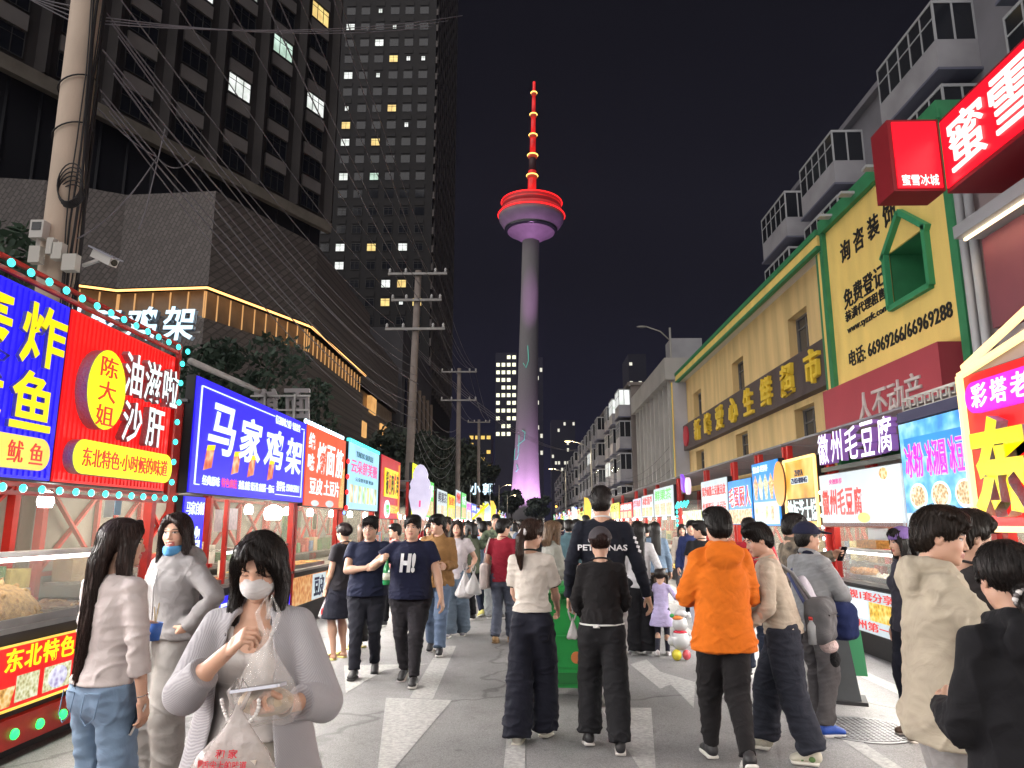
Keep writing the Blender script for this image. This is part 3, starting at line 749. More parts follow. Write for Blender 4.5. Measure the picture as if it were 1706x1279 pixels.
# ------------------------------------------------------------------ ground
def asphalt():
    m = bpy.data.materials.new('asphalt'); m.use_nodes = True
    N = m.node_tree.nodes; L = m.node_tree.links; b = N['Principled BSDF']
    t = N.new('ShaderNodeTexCoord')
    n1 = N.new('ShaderNodeTexNoise'); n1.inputs['Scale'].default_value = 0.55; n1.inputs['Detail'].default_value = 6; L.new(t.outputs['Object'], n1.inputs['Vector'])
    n2 = N.new('ShaderNodeTexNoise'); n2.inputs['Scale'].default_value = 130; n2.inputs['Detail'].default_value = 3; L.new(t.outputs['Object'], n2.inputs['Vector'])
    r1 = N.new('ShaderNodeValToRGB'); L.new(n1.outputs['Fac'], r1.inputs[0])
    r1.color_ramp.elements[0].position = .3; r1.color_ramp.elements[1].position = .72
    r1.color_ramp.elements[0].color = (.165, .162, .163, 1); r1.color_ramp.elements[1].color = (.285, .28, .28, 1)
    r2 = N.new('ShaderNodeValToRGB'); L.new(n2.outputs['Fac'], r2.inputs[0])
    r2.color_ramp.elements[0].position = .32; r2.color_ramp.elements[1].position = .68
    r2.color_ramp.elements[0].color = (.62, .62, .62, 1); r2.color_ramp.elements[1].color = (1.35, 1.35, 1.35, 1)
    mx = N.new('ShaderNodeMix'); mx.data_type = 'RGBA'; mx.blend_type = 'MULTIPLY'; mx.inputs[0].default_value = 1
    L.new(r1.outputs[0], mx.inputs[6]); L.new(r2.outputs[0], mx.inputs[7])
    v = N.new('ShaderNodeTexVoronoi'); v.feature = 'DISTANCE_TO_EDGE'; v.inputs['Scale'].default_value = .35; v.inputs['Randomness'].default_value = 1   # tarred cracks
    nw = N.new('ShaderNodeTexNoise'); nw.inputs['Scale'].default_value = 2.2; L.new(t.outputs['Object'], nw.inputs['Vector'])
    ad = N.new('ShaderNodeMix'); ad.data_type = 'RGBA'; ad.inputs[0].default_value = .35; L.new(t.outputs['Object'], ad.inputs[6]); L.new(nw.outputs['Color'], ad.inputs[7]); L.new(ad.outputs[2], v.inputs['Vector'])
    rc = N.new('ShaderNodeValToRGB'); L.new(v.outputs['Distance'], rc.inputs[0]); rc.color_ramp.elements[0].position = .002; rc.color_ramp.elements[1].position = .008
    rc.color_ramp.elements[0].color = (.55, .55, .55, 1); rc.color_ramp.elements[1].color = (1, 1, 1, 1)
    m2 = N.new('ShaderNodeMix'); m2.data_type = 'RGBA'; m2.blend_type = 'MULTIPLY'; m2.inputs[0].default_value = 1; L.new(mx.outputs[2], m2.inputs[6]); L.new(rc.outputs[0], m2.inputs[7])
    n4 = N.new('ShaderNodeTexNoise'); n4.inputs['Scale'].default_value = 1.7; n4.inputs['Detail'].default_value = 8; n4.inputs['Roughness'].default_value = .7; L.new(t.outputs['Object'], n4.inputs['Vector'])
    r4 = N.new('ShaderNodeValToRGB'); L.new(n4.outputs['Fac'], r4.inputs[0]); r4.color_ramp.elements[0].position = .36; r4.color_ramp.elements[1].position = .50; r4.color_ramp.elements[0].color = (.80, .79, .79, 1); r4.color_ramp.elements[1].color = (1, 1, 1, 1)
    v5 = N.new('ShaderNodeTexVoronoi'); v5.inputs['Scale'].default_value = 2.6; L.new(t.outputs['Object'], v5.inputs['Vector'])                     # trodden gum and drips
    r5 = N.new('ShaderNodeValToRGB'); L.new(v5.outputs['Distance'], r5.inputs[0]); r5.color_ramp.elements[0].position = .05; r5.color_ramp.elements[1].position = .09; r5.color_ramp.elements[0].color = (.70, .70, .70, 1); r5.color_ramp.elements[1].color = (1, 1, 1, 1)
    m4 = N.new('ShaderNodeMix'); m4.data_type = 'RGBA'; m4.blend_type = 'MULTIPLY'; m4.inputs[0].default_value = 1; L.new(m2.outputs[2], m4.inputs[6]); L.new(r4.outputs[0], m4.inputs[7])
    m5 = N.new('ShaderNodeMix'); m5.data_type = 'RGBA'; m5.blend_type = 'MULTIPLY'; m5.inputs[0].default_value = 1; L.new(m4.outputs[2], m5.inputs[6]); L.new(r5.outputs[0], m5.inputs[7])
    L.new(m5.outputs[2], b.inputs['Base Color'])
    rr = N.new('ShaderNodeMapRange'); rr.inputs['To Min'].default_value = .48; rr.inputs['To Max'].default_value = .72; L.new(n1.outputs['Fac'], rr.inputs[0]); L.new(rr.outputs[0], b.inputs['Roughness'])
    bp = N.new('ShaderNodeBump'); bp.inputs['Strength'].default_value = .35; bp.inputs['Distance'].default_value = .008; L.new(n2.outputs['Fac'], bp.inputs['Height']); L.new(bp.outputs[0], b.inputs['Normal'])
    return m
def paint_mat():
    m = bpy.data.materials.new('road_paint'); m.use_nodes = True
    N = m.node_tree.nodes; L = m.node_tree.links; b = N['Principled BSDF']; t = N.new('ShaderNodeTexCoord')
    n = N.new('ShaderNodeTexNoise'); n.inputs['Scale'].default_value = 26; n.inputs['Detail'].default_value = 8; n.inputs['Roughness'].default_value = .75; L.new(t.outputs['Object'], n.inputs['Vector'])
    r = N.new('ShaderNodeValToRGB'); L.new(n.outputs['Fac'], r.inputs[0]); r.color_ramp.elements[0].position = .38; r.color_ramp.elements[1].position = .60
    r.color_ramp.elements[0].color = (.27, .267, .263, 1); r.color_ramp.elements[1].color = (.45, .443, .43, 1); L.new(r.outputs[0], b.inputs['Base Color']); b.inputs['Roughness'].default_value = .6
    return m
ASPH = asphalt(); PAINT = paint_mat()
mb = MB(); mb.add([(-690, -100, 0), (690, -100, 0), (690, 690, 0), (-690, 690, 0)], [(0, 1, 2, 3)], mat('far_ground', (.06, .06, .06), .9, var=.3, vscale=.02)); structure(mb, 'ground')
mb = MB(); mb.add([(-6.2, -12, .004), (5.8, -12, .004), (5.8, 330, .004), (-6.2, 330, .004)], [(0, 1, 2, 3)], ASPH); structure(mb, 'road')
concrete = mat('concrete', (.30, .295, .285), .8, var=.2, vscale=2.5, bump=.2, bscale=80)
mb = MB(); mb.bb((5.95, -12, -.05), (9, 330, .12), concrete); structure(mb, 'pavement_right')
mb = MB(); mb.bb((-13.5, -12, -.05), (-6.2, 330, .12), concrete); structure(mb, 'pavement_left')
mb = MB(); mb.bb((5.78, -12, -.05), (5.948, 330, .124), mat('kerb_stone', (.42, .42, .41), .75, var=.2, vscale=5)); structure(mb, 'kerb')
# painted lines and arrows, measured from the road
mb = MB(); zz = .008
def poly(pts, z=zz): mb.add([(x, y, z) for x, y in pts], [tuple(range(len(pts)))], PAINT)
gp = lambda u, v: tuple(G(u, v))[:2]
poly([(-.175, 2.5), (-.03, 2.5), (-.03, 10.2), (-.175, 10.2)])
poly([(2.42, 3), (2.55, 3), (2.55, 60), (2.42, 60)])
poly([(3.62, 3), (3.80, 3), (3.80, 60), (3.62, 60)])
poly([(-2.62, 3), (-2.49, 3), (-2.49, 60), (-2.62, 60)])
for y in (15, 25, 35, 45, 55): poly([(-.17, y), (-.03, y), (-.03, y + 5), (-.17, y + 5)])
def ga(px, z=.008): poly([gp(*p) for p in px], z)
ga([(643, 1164), (753, 1168), (625, 1320)]); ga([(682, 1164.5), (721, 1166), (760, 1077), (734, 1077)])
ga([(573, 1110), (716, 1107), (640, 1118), (576, 1156)])
ga([(1000, 1180), (1085, 1181), (1096, 1330)]); ga([(975, 1120), (1000, 1120), (1040, 1179), (1010, 1179)])
ga([(1050, 1108), (1077, 1100), (1122, 1140), (1100, 1149)]); ga([(1095, 1119), (1158, 1138), (1156, 1181)], .0085)
structure(mb, 'road_marking')
# manhole cover
def manhole():
    c = G(1438, 1217); iron = mat('cast_iron', (.20, .20, .205), .45, .6, var=.25, vscale=9)
    t = thing('manhole_cover', 'round cast iron manhole cover set in the asphalt by the blue shoes', 'manhole cover', (c.x, c.y, .004))
    mb = MB(); mb.lathe([(.40, .0), (.40, .008), (.365, .008), (.365, .004), (.0, .004)], iron, 48); mb.build('rim', t)
    mb = MB()
    for i in range(-8, 9):
        h = math.sqrt(max(0, .355 ** 2 - (i * .042) ** 2)); mb.box((i * .042, 0, .007), (.016, 2 * h, .006), iron); mb.box((0, i * .042, .0072), (2 * h, .016, .006), iron)
    mb.build('tread_pattern', t)
manhole()

# ------------------------------------------------------------------ towers and blocks
def window(parent, c, w, h, n, pane, frame, depth=.10, bars=1, tint=None):
    """c centre on the wall, n outward normal (horizontal)"""
    n = Vector(n).normalized(); M = Matrix((Vector((n.y * -1, n.x, 0)), n * -1, Vector((0, 0, 1)))).transposed()   # x along wall, y into wall
    c = Vector(c); mb = MB()
    t = .055
    for (cx, cz, dx, dz) in [(0, h / 2 - t / 2, w, t), (0, -h / 2 + t / 2, w, t), (-w / 2 + t / 2, 0, t, h - 2 * t), (w / 2 - t / 2, 0, t, h - 2 * t)]:
        mb.box(c + M @ Vector((cx, -.03, cz)), (dx, .08, dz), frame, M)
    for k in range(bars):
        mb.box(c + M @ Vector(((k + 1) * w / (bars + 1) - w / 2, -.025, 0)), (.045, .06, h - 2 * t), frame, M)
    mb.box(c + M @ Vector((0, -.022, h * .22)), (w - 2 * t, .05, .04), frame, M)
    L0 = parent.matrix_basis.translation; o = shift(mb, L0).build('window', parent)
    p = MB(); p.box(c + M @ Vector((0, -.005, 0)), (w - t, .02, h - t), pane, M); shift(p, L0).build('pane', o)
    return o
wall_dk = mat('tower_cladding', (.050, .043, .042), .75, var=.30, vscale=.35, bump=.1, bscale=3)
wall_pn = mat('tower_panel', (.29, .265, .255), .7, var=.15, vscale=.5)
wall_bl = mat('tower_base_cladding', (.024, .025, .031), .6, var=.25, vscale=.4, stretch=(1, 1, .12))
pane_dk = mat('dark_glass', (.018, .020, .026), .12, spec=.6)
frame_dk = mat('window_frame_dark', (.06, .06, .06), .5)
lit = {'w': glow('lit_room_white', (.80, .88, .80), .95, .35, 1.2), 'y': glow('lit_room_amber', (.95, .62, .22), .9, .3, 1.2), 'g': glow('lit_room_green', (.55, .82, .62), .75, .4, 1.2), 'd': glow('lit_room_dim', (.42, .47, .42), .5, .5, 1.2)}

def tower_a():
    P = Vector((-27.6, 41.3, 0)); Q = Vector((-18, 60, 0)); d = (Q - P).normalized(); n = Vector((d.y, -d.x, 0)); back = -n
    t = thing('residential_tower', 'tall dark residential tower with pale panels and lit windows behind the leaning pole', 'tower', (-22, 50, 0))
    L0 = t.location
    A = P - d * 24; h0, h1 = 27.4, 78
    mb = MB(); f = lambda a, b, k: A + d * a - n * k + Vector((0, 0, b))
    L = (Q - A).length
    mb.prism([(0, 0), (L, 0), (L, h0), (0, h0)], wall_bl, lambda a, b, k: f(a, b, k + .6), 20)
    mb.prism([(0, h0), (L, h0), (L, h1), (0, h1)], wall_dk, f, 20); shift(mb, L0).build('wall', t)
    mb = MB()
    for i in range(24): mb.bar(f(L * i / 24 + .5, .0, .55), f(L * i / 24 + .5, h0, .55), .18, .12, wall_bl)
    shift(mb, L0).build('fin', t)
    mb = MB(); mb.bar(f(-.3, h0 + .1, -.25), f(L + .3, h0 + .1, -.25), .5, .9, mat('band_stone', (.27, .24, .20), .7, var=.2, vscale=1)); shift(mb, L0).build('cornice', t)
    mb = MB()
    nb = 11; bw = L / nb
    for i in range(nb + 1): mb.bar(f(i * bw, h0 + .6, -.16), f(i * bw, h1, -.16), .9, .35, wall_dk)
    shift(mb, L0).build('pier', t)
    LIT = {(10, 3): 'w', (10, 6): 'y', (9, 4): 'g', (8, 2): 'w', (8, 5): 'd', (7, 4): 'w', (10, 11): 'w', (9, 8): 'd', (7, 9): 'w', (6, 5): 'w', (6, 7): 'w', (8, 9): 'd', (10, 9): 'w', (5, 3): 'd', (10, 7): 'y'}
    rest = MB(); cnt = 0; pn = MB(); pn2 = []
    for j in range(16):
        for i in range(nb):
            x = (i + .5) * bw; z = h0 + 1.9 + j * 3.05
            if z > h1 - 2: continue
            sp = MB() if (i >= 3 and j < 12 and cnt < 98) else pn
            sp.box(f(x, z + 1.45, -.05), (2.2, .22, 1.05), wall_pn, Matrix((d, -n, Vector((0, 0, 1)))).transposed())
            if sp is not pn: shift(sp, L0).build('spandrel', t)
            k = LIT.get((i, j)); 
            if cnt < 98 and (i >= 3 and j < 12):
                window(t, f(x, z, -.02), 2.2, 1.7, n, lit[k] if k else pane_dk, frame_dk, bars=2); cnt += 1
            else: rest.box(f(x, z, .0), (2.2, .08, 1.7), pane_dk, Matrix((d, -n, Vector((0, 0, 1)))).transposed())
    q = shift(pn, L0).build('spandrel', t); q['kind'] = 'stuff'; o = shift(rest, L0).build('window', t); o['kind'] = 'stuff'
tower_a()
def tower_b():
    t = thing('residential_tower', 'very tall dark residential tower behind with scattered lit windows and a ribbed flank', 'tower', (-26, 112, 0))
    L0 = t.location; x0, x1, y0, y1, h = -52, -15.5, 110, 142, 128
    mb = MB(); mb.bb((x0, y0, 0), (x1, y1, h), mat('tower_cladding_far', (.020, .0185, .019), .8, var=.2, vscale=.2)); shift(mb, L0).build('wall', t)
    ribm = mat('tower_rib', (.12, .105, .10), .7, var=.2, vscale=.6); mb = MB()
    for i in range(11): mb.bb((x1 - .05, y0 + 1 + i * 3, 22), (x1 + .35, y0 + 1.5 + i * 3, h), ribm)
    for j in range(34): mb.bb((x1 - .05, y0, 23 + j * 3.1), (x1 + .3, y1, 24.2 + j * 3.1), ribm)
    shift(mb, L0).build('rib', t)
    rng = random.Random(5); cells = []; pnl = MB(); pm = mat('tower_panel_far', (.019, .017, .017), .75, var=.2, vscale=.5)
    for j in range(32):
        for i in range(9):
            x = x0 + 14 + i * 2.55; z = 27 + j * 3.1
            pnl.bb((x - .75, y0 - .09, z + 1.0), (x + .75, y0 - .02, z + 1.75), pm); cells.append((x, z, i, j))
    q = shift(pnl, L0).build('spandrel', t); q['kind'] = 'stuff'
    # lit rooms read off the photograph: pixel u, v, kind
    spots = [(635, 72, 'w'), (596, 48, 'w'), (570, 48, 'd'), (668, 45, 'd'), (664, 100, 'y'), (634, 16, 'd'), (590, 140, 'w'), (663, 167, 'y'), (553, 214, 'w'), (582, 215, 'y'), (581, 239, 'w'), (623, 240, 'y'), (576, 289, 'w'), (622, 290, 'g'), (542, 340, 'w'), (608, 427, 'y'), (565, 425, 'w'), (560, 452, 'w'), (636, 483, 'w'), (662, 483, 'y'), (637, 510, 'y'), (659, 505, 'd'), (680, 214, 'd'), (711, 95, 'd'), (632, 117, 'd'), (580, 170, 'd'), (666, 427, 'w'), (690, 90, 'd'), (677, 510, 'y')]
    for u, v, k in spots:
        p = W(u, v, y0); c = min(cells, key=lambda q: (q[0] - p.x) ** 2 + (q[1] - p.z) ** 2)
        if c in cells: cells.remove(c); w = 1.5 if k != 'd' else .7; window(t, (c[0], y0 - .03, c[1]), w, 1.35 if k != 'd' else .9, (0, -1, 0), lit['w' if k == 'd' else k], frame_dk)
    for c in cells[:70]: window(t, (c[0], y0 - .03, c[1]), 1.5, 1.35, (0, -1, 0), pane_dk, frame_dk)
    rest = MB()
    for c in cells[70:]: rest.bb((c[0] - .75, y0 - .05, c[1] - .67), (c[0] + .75, y0 - .01, c[1] + .67), pane_dk)
    o = shift(rest, L0).build('window', t); o['kind'] = 'stuff'
tower_b()
def podium():
    t = thing('shopping_podium', 'low shopping podium with scale textured wall and a glowing amber ledge', 'building', (-18, 45, 0)); L0 = t.location
    pts = [Vector(p) for p in ((-40, 33, 0), (-25.6, 35.2, 0), (-22.3, 37.0, 0), (-17.2, 36.6, 0), (-14, 44.5, 0), (-14, 60, 0), (-15.3, 61, 0), (-15.3, 82, 0), (-40, 82, 0))]
    def scalemat():
        m = bpy.data.materials.new('scale_cladding'); m.use_nodes = True; N = m.node_tree.nodes; L = m.node_tree.links; b = N['Principled BSDF']
        tc = N.new('ShaderNodeTexCoord'); br = N.new('ShaderNodeTexBrick'); mp = N.new('ShaderNodeMapping'); mp.inputs['Rotation'].default_value = (R(90), 0, R(66)); L.new(tc.outputs['Object'], mp.inputs[0]); L.new(mp.outputs[0], br.inputs['Vector'])
        br.inputs['Scale'].default_value = 1.0; br.inputs['Brick Width'].default_value = .38; br.inputs['Row Height'].default_value = .21; br.inputs['Mortar Size'].default_value = .03
        br.inputs['Color1'].default_value = (.20, .175, .165, 1); br.inputs['Color2'].default_value = (.15, .13, .122, 1); br.inputs['Mortar'].default_value = (.11, .097, .093, 1)
        L.new(br.outputs['Color'], b.inputs['Base Color']); b.inputs['Roughness'].default_value = .6
        bp = N.new('ShaderNodeBump'); bp.inputs['Strength'].default_value = .6; bp.inputs['Distance'].default_value = .06; L.new(br.outputs['Fac'], bp.inputs['Height']); bp.invert = True; L.new(bp.outputs[0], b.inputs['Normal']); return m
    sm = scalemat(); zl, zt = 12.4, 19.5
    def ring(z, off=0): 
        c = Vector((-30, 55, 0)); return [p + (p - c).normalized() * off + Vector((0, 0, z)) for p in pts]
    def wallring(mb, z0, z1, m, off=0):
        a, b = ring(z0, off), ring(z1, off); k = len(a); mb.add(a + b, [(i, (i + 1) % k, k + (i + 1) % k, k + i) for i in range(k)] + [tuple(range(k, 2 * k))], m)
    mb = MB(); wallring(mb, 0, zl, sm); shift(mb, L0).build('lower_wall', t)
    mb = MB(); wallring(mb, 14.1, zt, sm, .35); shift(mb, L0).build('upper_wall', t)
    gm = mat('ledge_panel', (.30, .22, .15), .55, var=.2, vscale=1.2); mb = MB(); wallring(mb, zl, 14.1, gm, -.6); shift(mb, L0).build('ledge_panel', t)
    strip = glow('amber_strip', (1.0, .50, .16), 2.2); slat = glow('amber_slat', (.9, .48, .18), .55)
    mb = MB(); mb2 = MB(); c = Vector((-30, 55, 0))
    for a, b in zip(pts[1:5], pts[2:6]):
        na, nb_ = (a - c).normalized() * .18, (b - c).normalized() * .18
        mb.bar(a + na + Vector((0, 0, 14.02)), b + nb_ + Vector((0, 0, 14.02)), .10, .10, strip)
        k = max(1, round((b - a).length / 1.0))
        for i in range(k + 1):
            p = a + (b - a) * (i / k) + (a - c).normalized() * -.45; mb2 = MB(); mb2.bar(p + Vector((0, 0, zl)), p + Vector((0, 0, 14.0)), .06, .06, slat); shift(mb2, L0).build('lit_mullion', t)
    shift(mb, L0).build('light_strip', t)
    for (u0, v0, u1, v1) in ((567, 541, 607, 560), (612, 671, 628, 690), (618, 613, 645, 640), (610, 752, 627, 775)):
        Y = 62.; 
    for (y, z, w, h) in ((64, 16.6, 2.6, .7), (66, 10.2, 1.8, 1.4), (69.5, 13.0, 2.6, 1.6), (75, 10.6, 3.0, 2.4), (72, 7.6, 2.0, 1.6)):
        mb = MB(); mb.bb((-15.5, y - w / 2, z - h / 2), (-15.12, y + w / 2, z + h / 2), glow('amber_window', (.85, .42, .14), .8, .3, .8)); shift(mb, L0).build('lit_window', t)
    t2 = thing('office_podium', 'grey podium block below the ribbed tower with pale vertical fins', 'building', (-20, 95, 0)); L0 = t2.location
    gw = mat('podium_grey', (.10, .097, .107), .7, var=.15, vscale=.4); mb = MB(); mb.bb((-40, 84, 0), (-15, 110, 25), gw); shift(mb, L0).build('wall', t2)
    for i in range(6):
        mb = MB(); y = 86 + i * 4; mb.bb((-15.05, y, 2), (-14.85, y + 2.4, 19), pane_dk); o = shift(mb, L0).build('window', t2)
        mb = MB(); mb.bb((-15, y + 2.7, 2), (-14.6, y + 3.1, 19.5), mat('podium_fin', (.34, .26, .2), .7)); shift(mb, L0).build('fin', t2)
podium()

# the television tower
def tv_tower():
    D = 452; p = W(874, 700, D); x = p.x
    t = thing('television_tower', 'slender television tower washed in purple light with a red lit pod and mast', 'tower', (x, D, 0))
    conc = mat('tower_concrete', (.19, .18, .18), .8, var=.1, vscale=.08, stretch=(1, 1, .1))
    mb = MB(); mb.lathe([(11, 0), (10.2, 8), (8.6, 25), (7.5, 45), (6.7, 75), (6.2, 110), (5.8, 150), (5.6, 190)], conc, 40); mb.build('shaft', t, True)
    cx0 = 0
    pod = mat('pod_shell', (.20, .175, .195), .55, var=.12, vscale=.2); mb = MB()
    mb.lathe([(5.7, 185.5), (8, 187), (14, 191.0), (15.5, 191.5), (15.8, 192.3), (19, 196), (21.5, 200), (22.0, 203)], pod, 56); mb.build('pod', t, True)
    mb = MB(); mb.lathe([(16.0, 191.9), (16.6, 192.2), (17.6, 193.6), (17.0, 193.7)], mat('pod_glazing', (.02, .02, .025), .2), 56); mb.build('pod_window', t, True)
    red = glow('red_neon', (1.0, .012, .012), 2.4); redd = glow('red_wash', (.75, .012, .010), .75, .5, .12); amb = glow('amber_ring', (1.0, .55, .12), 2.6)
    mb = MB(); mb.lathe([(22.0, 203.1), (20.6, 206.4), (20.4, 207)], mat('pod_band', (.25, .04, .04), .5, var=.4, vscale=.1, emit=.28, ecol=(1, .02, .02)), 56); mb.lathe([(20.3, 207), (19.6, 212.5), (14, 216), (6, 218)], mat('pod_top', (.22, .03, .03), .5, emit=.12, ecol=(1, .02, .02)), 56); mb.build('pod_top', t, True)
    for r, z, th in ((22.2, 203.4, .38), (20.3, 212.6, .34)):
        mb = MB(); mb.tube([(r * math.cos(a), r * math.sin(a), z) for a in np.linspace(0, 2 * math.pi, 73)], th, red, 6, False); mb.build('neon_ring', t, True)
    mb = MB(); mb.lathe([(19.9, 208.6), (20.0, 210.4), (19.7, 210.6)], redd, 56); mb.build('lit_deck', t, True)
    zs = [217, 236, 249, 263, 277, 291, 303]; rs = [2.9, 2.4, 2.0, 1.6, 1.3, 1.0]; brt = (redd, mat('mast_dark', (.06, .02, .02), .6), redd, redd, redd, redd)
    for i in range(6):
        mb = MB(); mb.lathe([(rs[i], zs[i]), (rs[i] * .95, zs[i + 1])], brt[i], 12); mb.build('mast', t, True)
    for z, r in ((217.5, 6), (232, 3.6), (247, 3.3), (262, 2.6), (277.5, 2.3), (294, 1.9)):
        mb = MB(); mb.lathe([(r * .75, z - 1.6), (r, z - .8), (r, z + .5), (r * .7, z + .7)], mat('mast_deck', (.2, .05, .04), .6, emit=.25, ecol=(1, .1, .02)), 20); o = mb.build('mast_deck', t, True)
        mb = MB(); mb.tube([(r * 1.02 * math.cos(a), r * 1.02 * math.sin(a), z + .6) for a in np.linspace(0, 2 * math.pi, 33)], .42, amb, 6, False); mb.build('lamp_ring', o, True)
    teal = glow('teal_neon', (.15, .8, .62), .45)
    def wob(pts, name):
        mb = MB(); r = random.Random(3)
        P = []
        for (u, v) in pts:
            q = W(u, v, D - 8); z = q.z; rad = np.interp(z, [0, 8, 25, 45, 75, 110], [11, 10.2, 8.6, 7.5, 6.7, 6.2]); dx = max(-rad * .97, min(rad * .97, q.x - x)); P.append((dx, -math.sqrt(rad * rad - dx * dx) - .25, z))
        mb.tube(P, .2, teal, 6); mb.build(name, t, True)
    wob([(866, 717), (871, 720), (870, 733), (861, 740), (853, 748), (852, 765), (858, 765), (861, 756)], 'neon_line'); wob([(861, 724), (861, 745), (860, 755)], 'neon_line'); wob([(872, 575), (874, 600), (870, 612), (865, 604)], 'neon_line'); wob([(858, 774), (861, 782), (857, 786)], 'neon_line')
    for a in (-70, -25, 20, 65):                                              # purple floodlights standing round the foot
        ld = bpy.data.lights.new('floodlight', 'SPOT'); ld.energy = 1.5e5; ld.color = (.82, .42, .92); ld.spot_size = R(58); ld.spot_blend = .9; ld.shadow_soft_size = .6
        lo = bpy.data.objects.new('floodlight', ld); COL.objects.link(lo); lo.parent = t
        q = Vector((math.sin(R(a)) * 27, -math.cos(R(a)) * 27, 3)); lo.location = q; d = Vector((0, 0, 38)) - q; lo.rotation_euler = d.to_track_quat('-Z', 'Y').to_euler()
    ld = bpy.data.lights.new('floodlight', 'SPOT'); ld.energy = 1.1e6; ld.color = (.85, .38, .92); ld.spot_size = R(20); ld.spot_blend = .8; ld.shadow_soft_size = 1
    lo = bpy.data.objects.new('floodlight', ld); COL.objects.link(lo); lo.parent = t; q = Vector((0, -60, 30)); lo.location = q; lo.rotation_euler = (Vector((0, 0, 190)) - q).to_track_quat('-Z', 'Y').to_euler()
tv_tower()
bpy.data.objects['television_tower'].rotation_euler = (0, R(1.4), 0)
# far blocks with lit windows
def far_block(label, px, Y, wpx, vtop, rows, cols, lm, vb=860, frac=.75, seed=1, span=1.0):
    a, b = W(px, 700, Y), W(px + wpx, 700, Y); h = W(px, vtop, Y).z; c = (a.x + b.x) / 2; w = b.x - a.x
    t = thing('distant_block', label, 'building', (c, Y, 0)); mb = MB(); mb.bb((-w / 2, 0, 0), (w / 2, 20, h), mat('far_wall', (.018, .018, .03), .9)); mb.build('wall', t)
    r = random.Random(seed)
    for j in range(rows):
        for i in range(cols):
            if r.random() < frac:
                mb = MB(); x = -w / 2 + (i + .5) * w / cols; z = h * (1 - span * (j + .6) / rows); mb.bb((x - w / cols * .33, -.2, z - h * span / rows * .24), (x + w / cols * .33, 0, z + h * span / rows * .24), lm); mb.build('window', t)
far_block('distant office block with a grid of white lit windows left of the purple tower', 825, 620, 36, 588, 11, 4, glow('far_win_white', (.85, .85, .62), 1.3), frac=.85, span=.50, seed=2)
far_block('distant block with gold lit top beside the dark trees', 781, 400, 38, 722, 12, 4, glow('far_win_gold', (.95, .62, .14), .8), frac=.4, span=.95, seed=4)
far_block('thin distant block just right of the purple tower with few lights', 893, 640, 12, 595, 12, 2, glow('far_win_dim', (.8, .78, .65), .8), frac=.35, span=.6, seed=6)
far_block('dark distant block above the far end of the street with a lit corner', 918, 520, 40, 700, 8, 8, glow('far_win_dim', (.8, .78, .65), .8), frac=.10, span=.5, seed=9)
far_block('dark far tower with a single column of lights behind the ribbed hall', 1050, 300, 30, 590, 16, 4, glow('far_win_dim', (.8, .78, .65), .8), frac=.10, span=.6, seed=12)

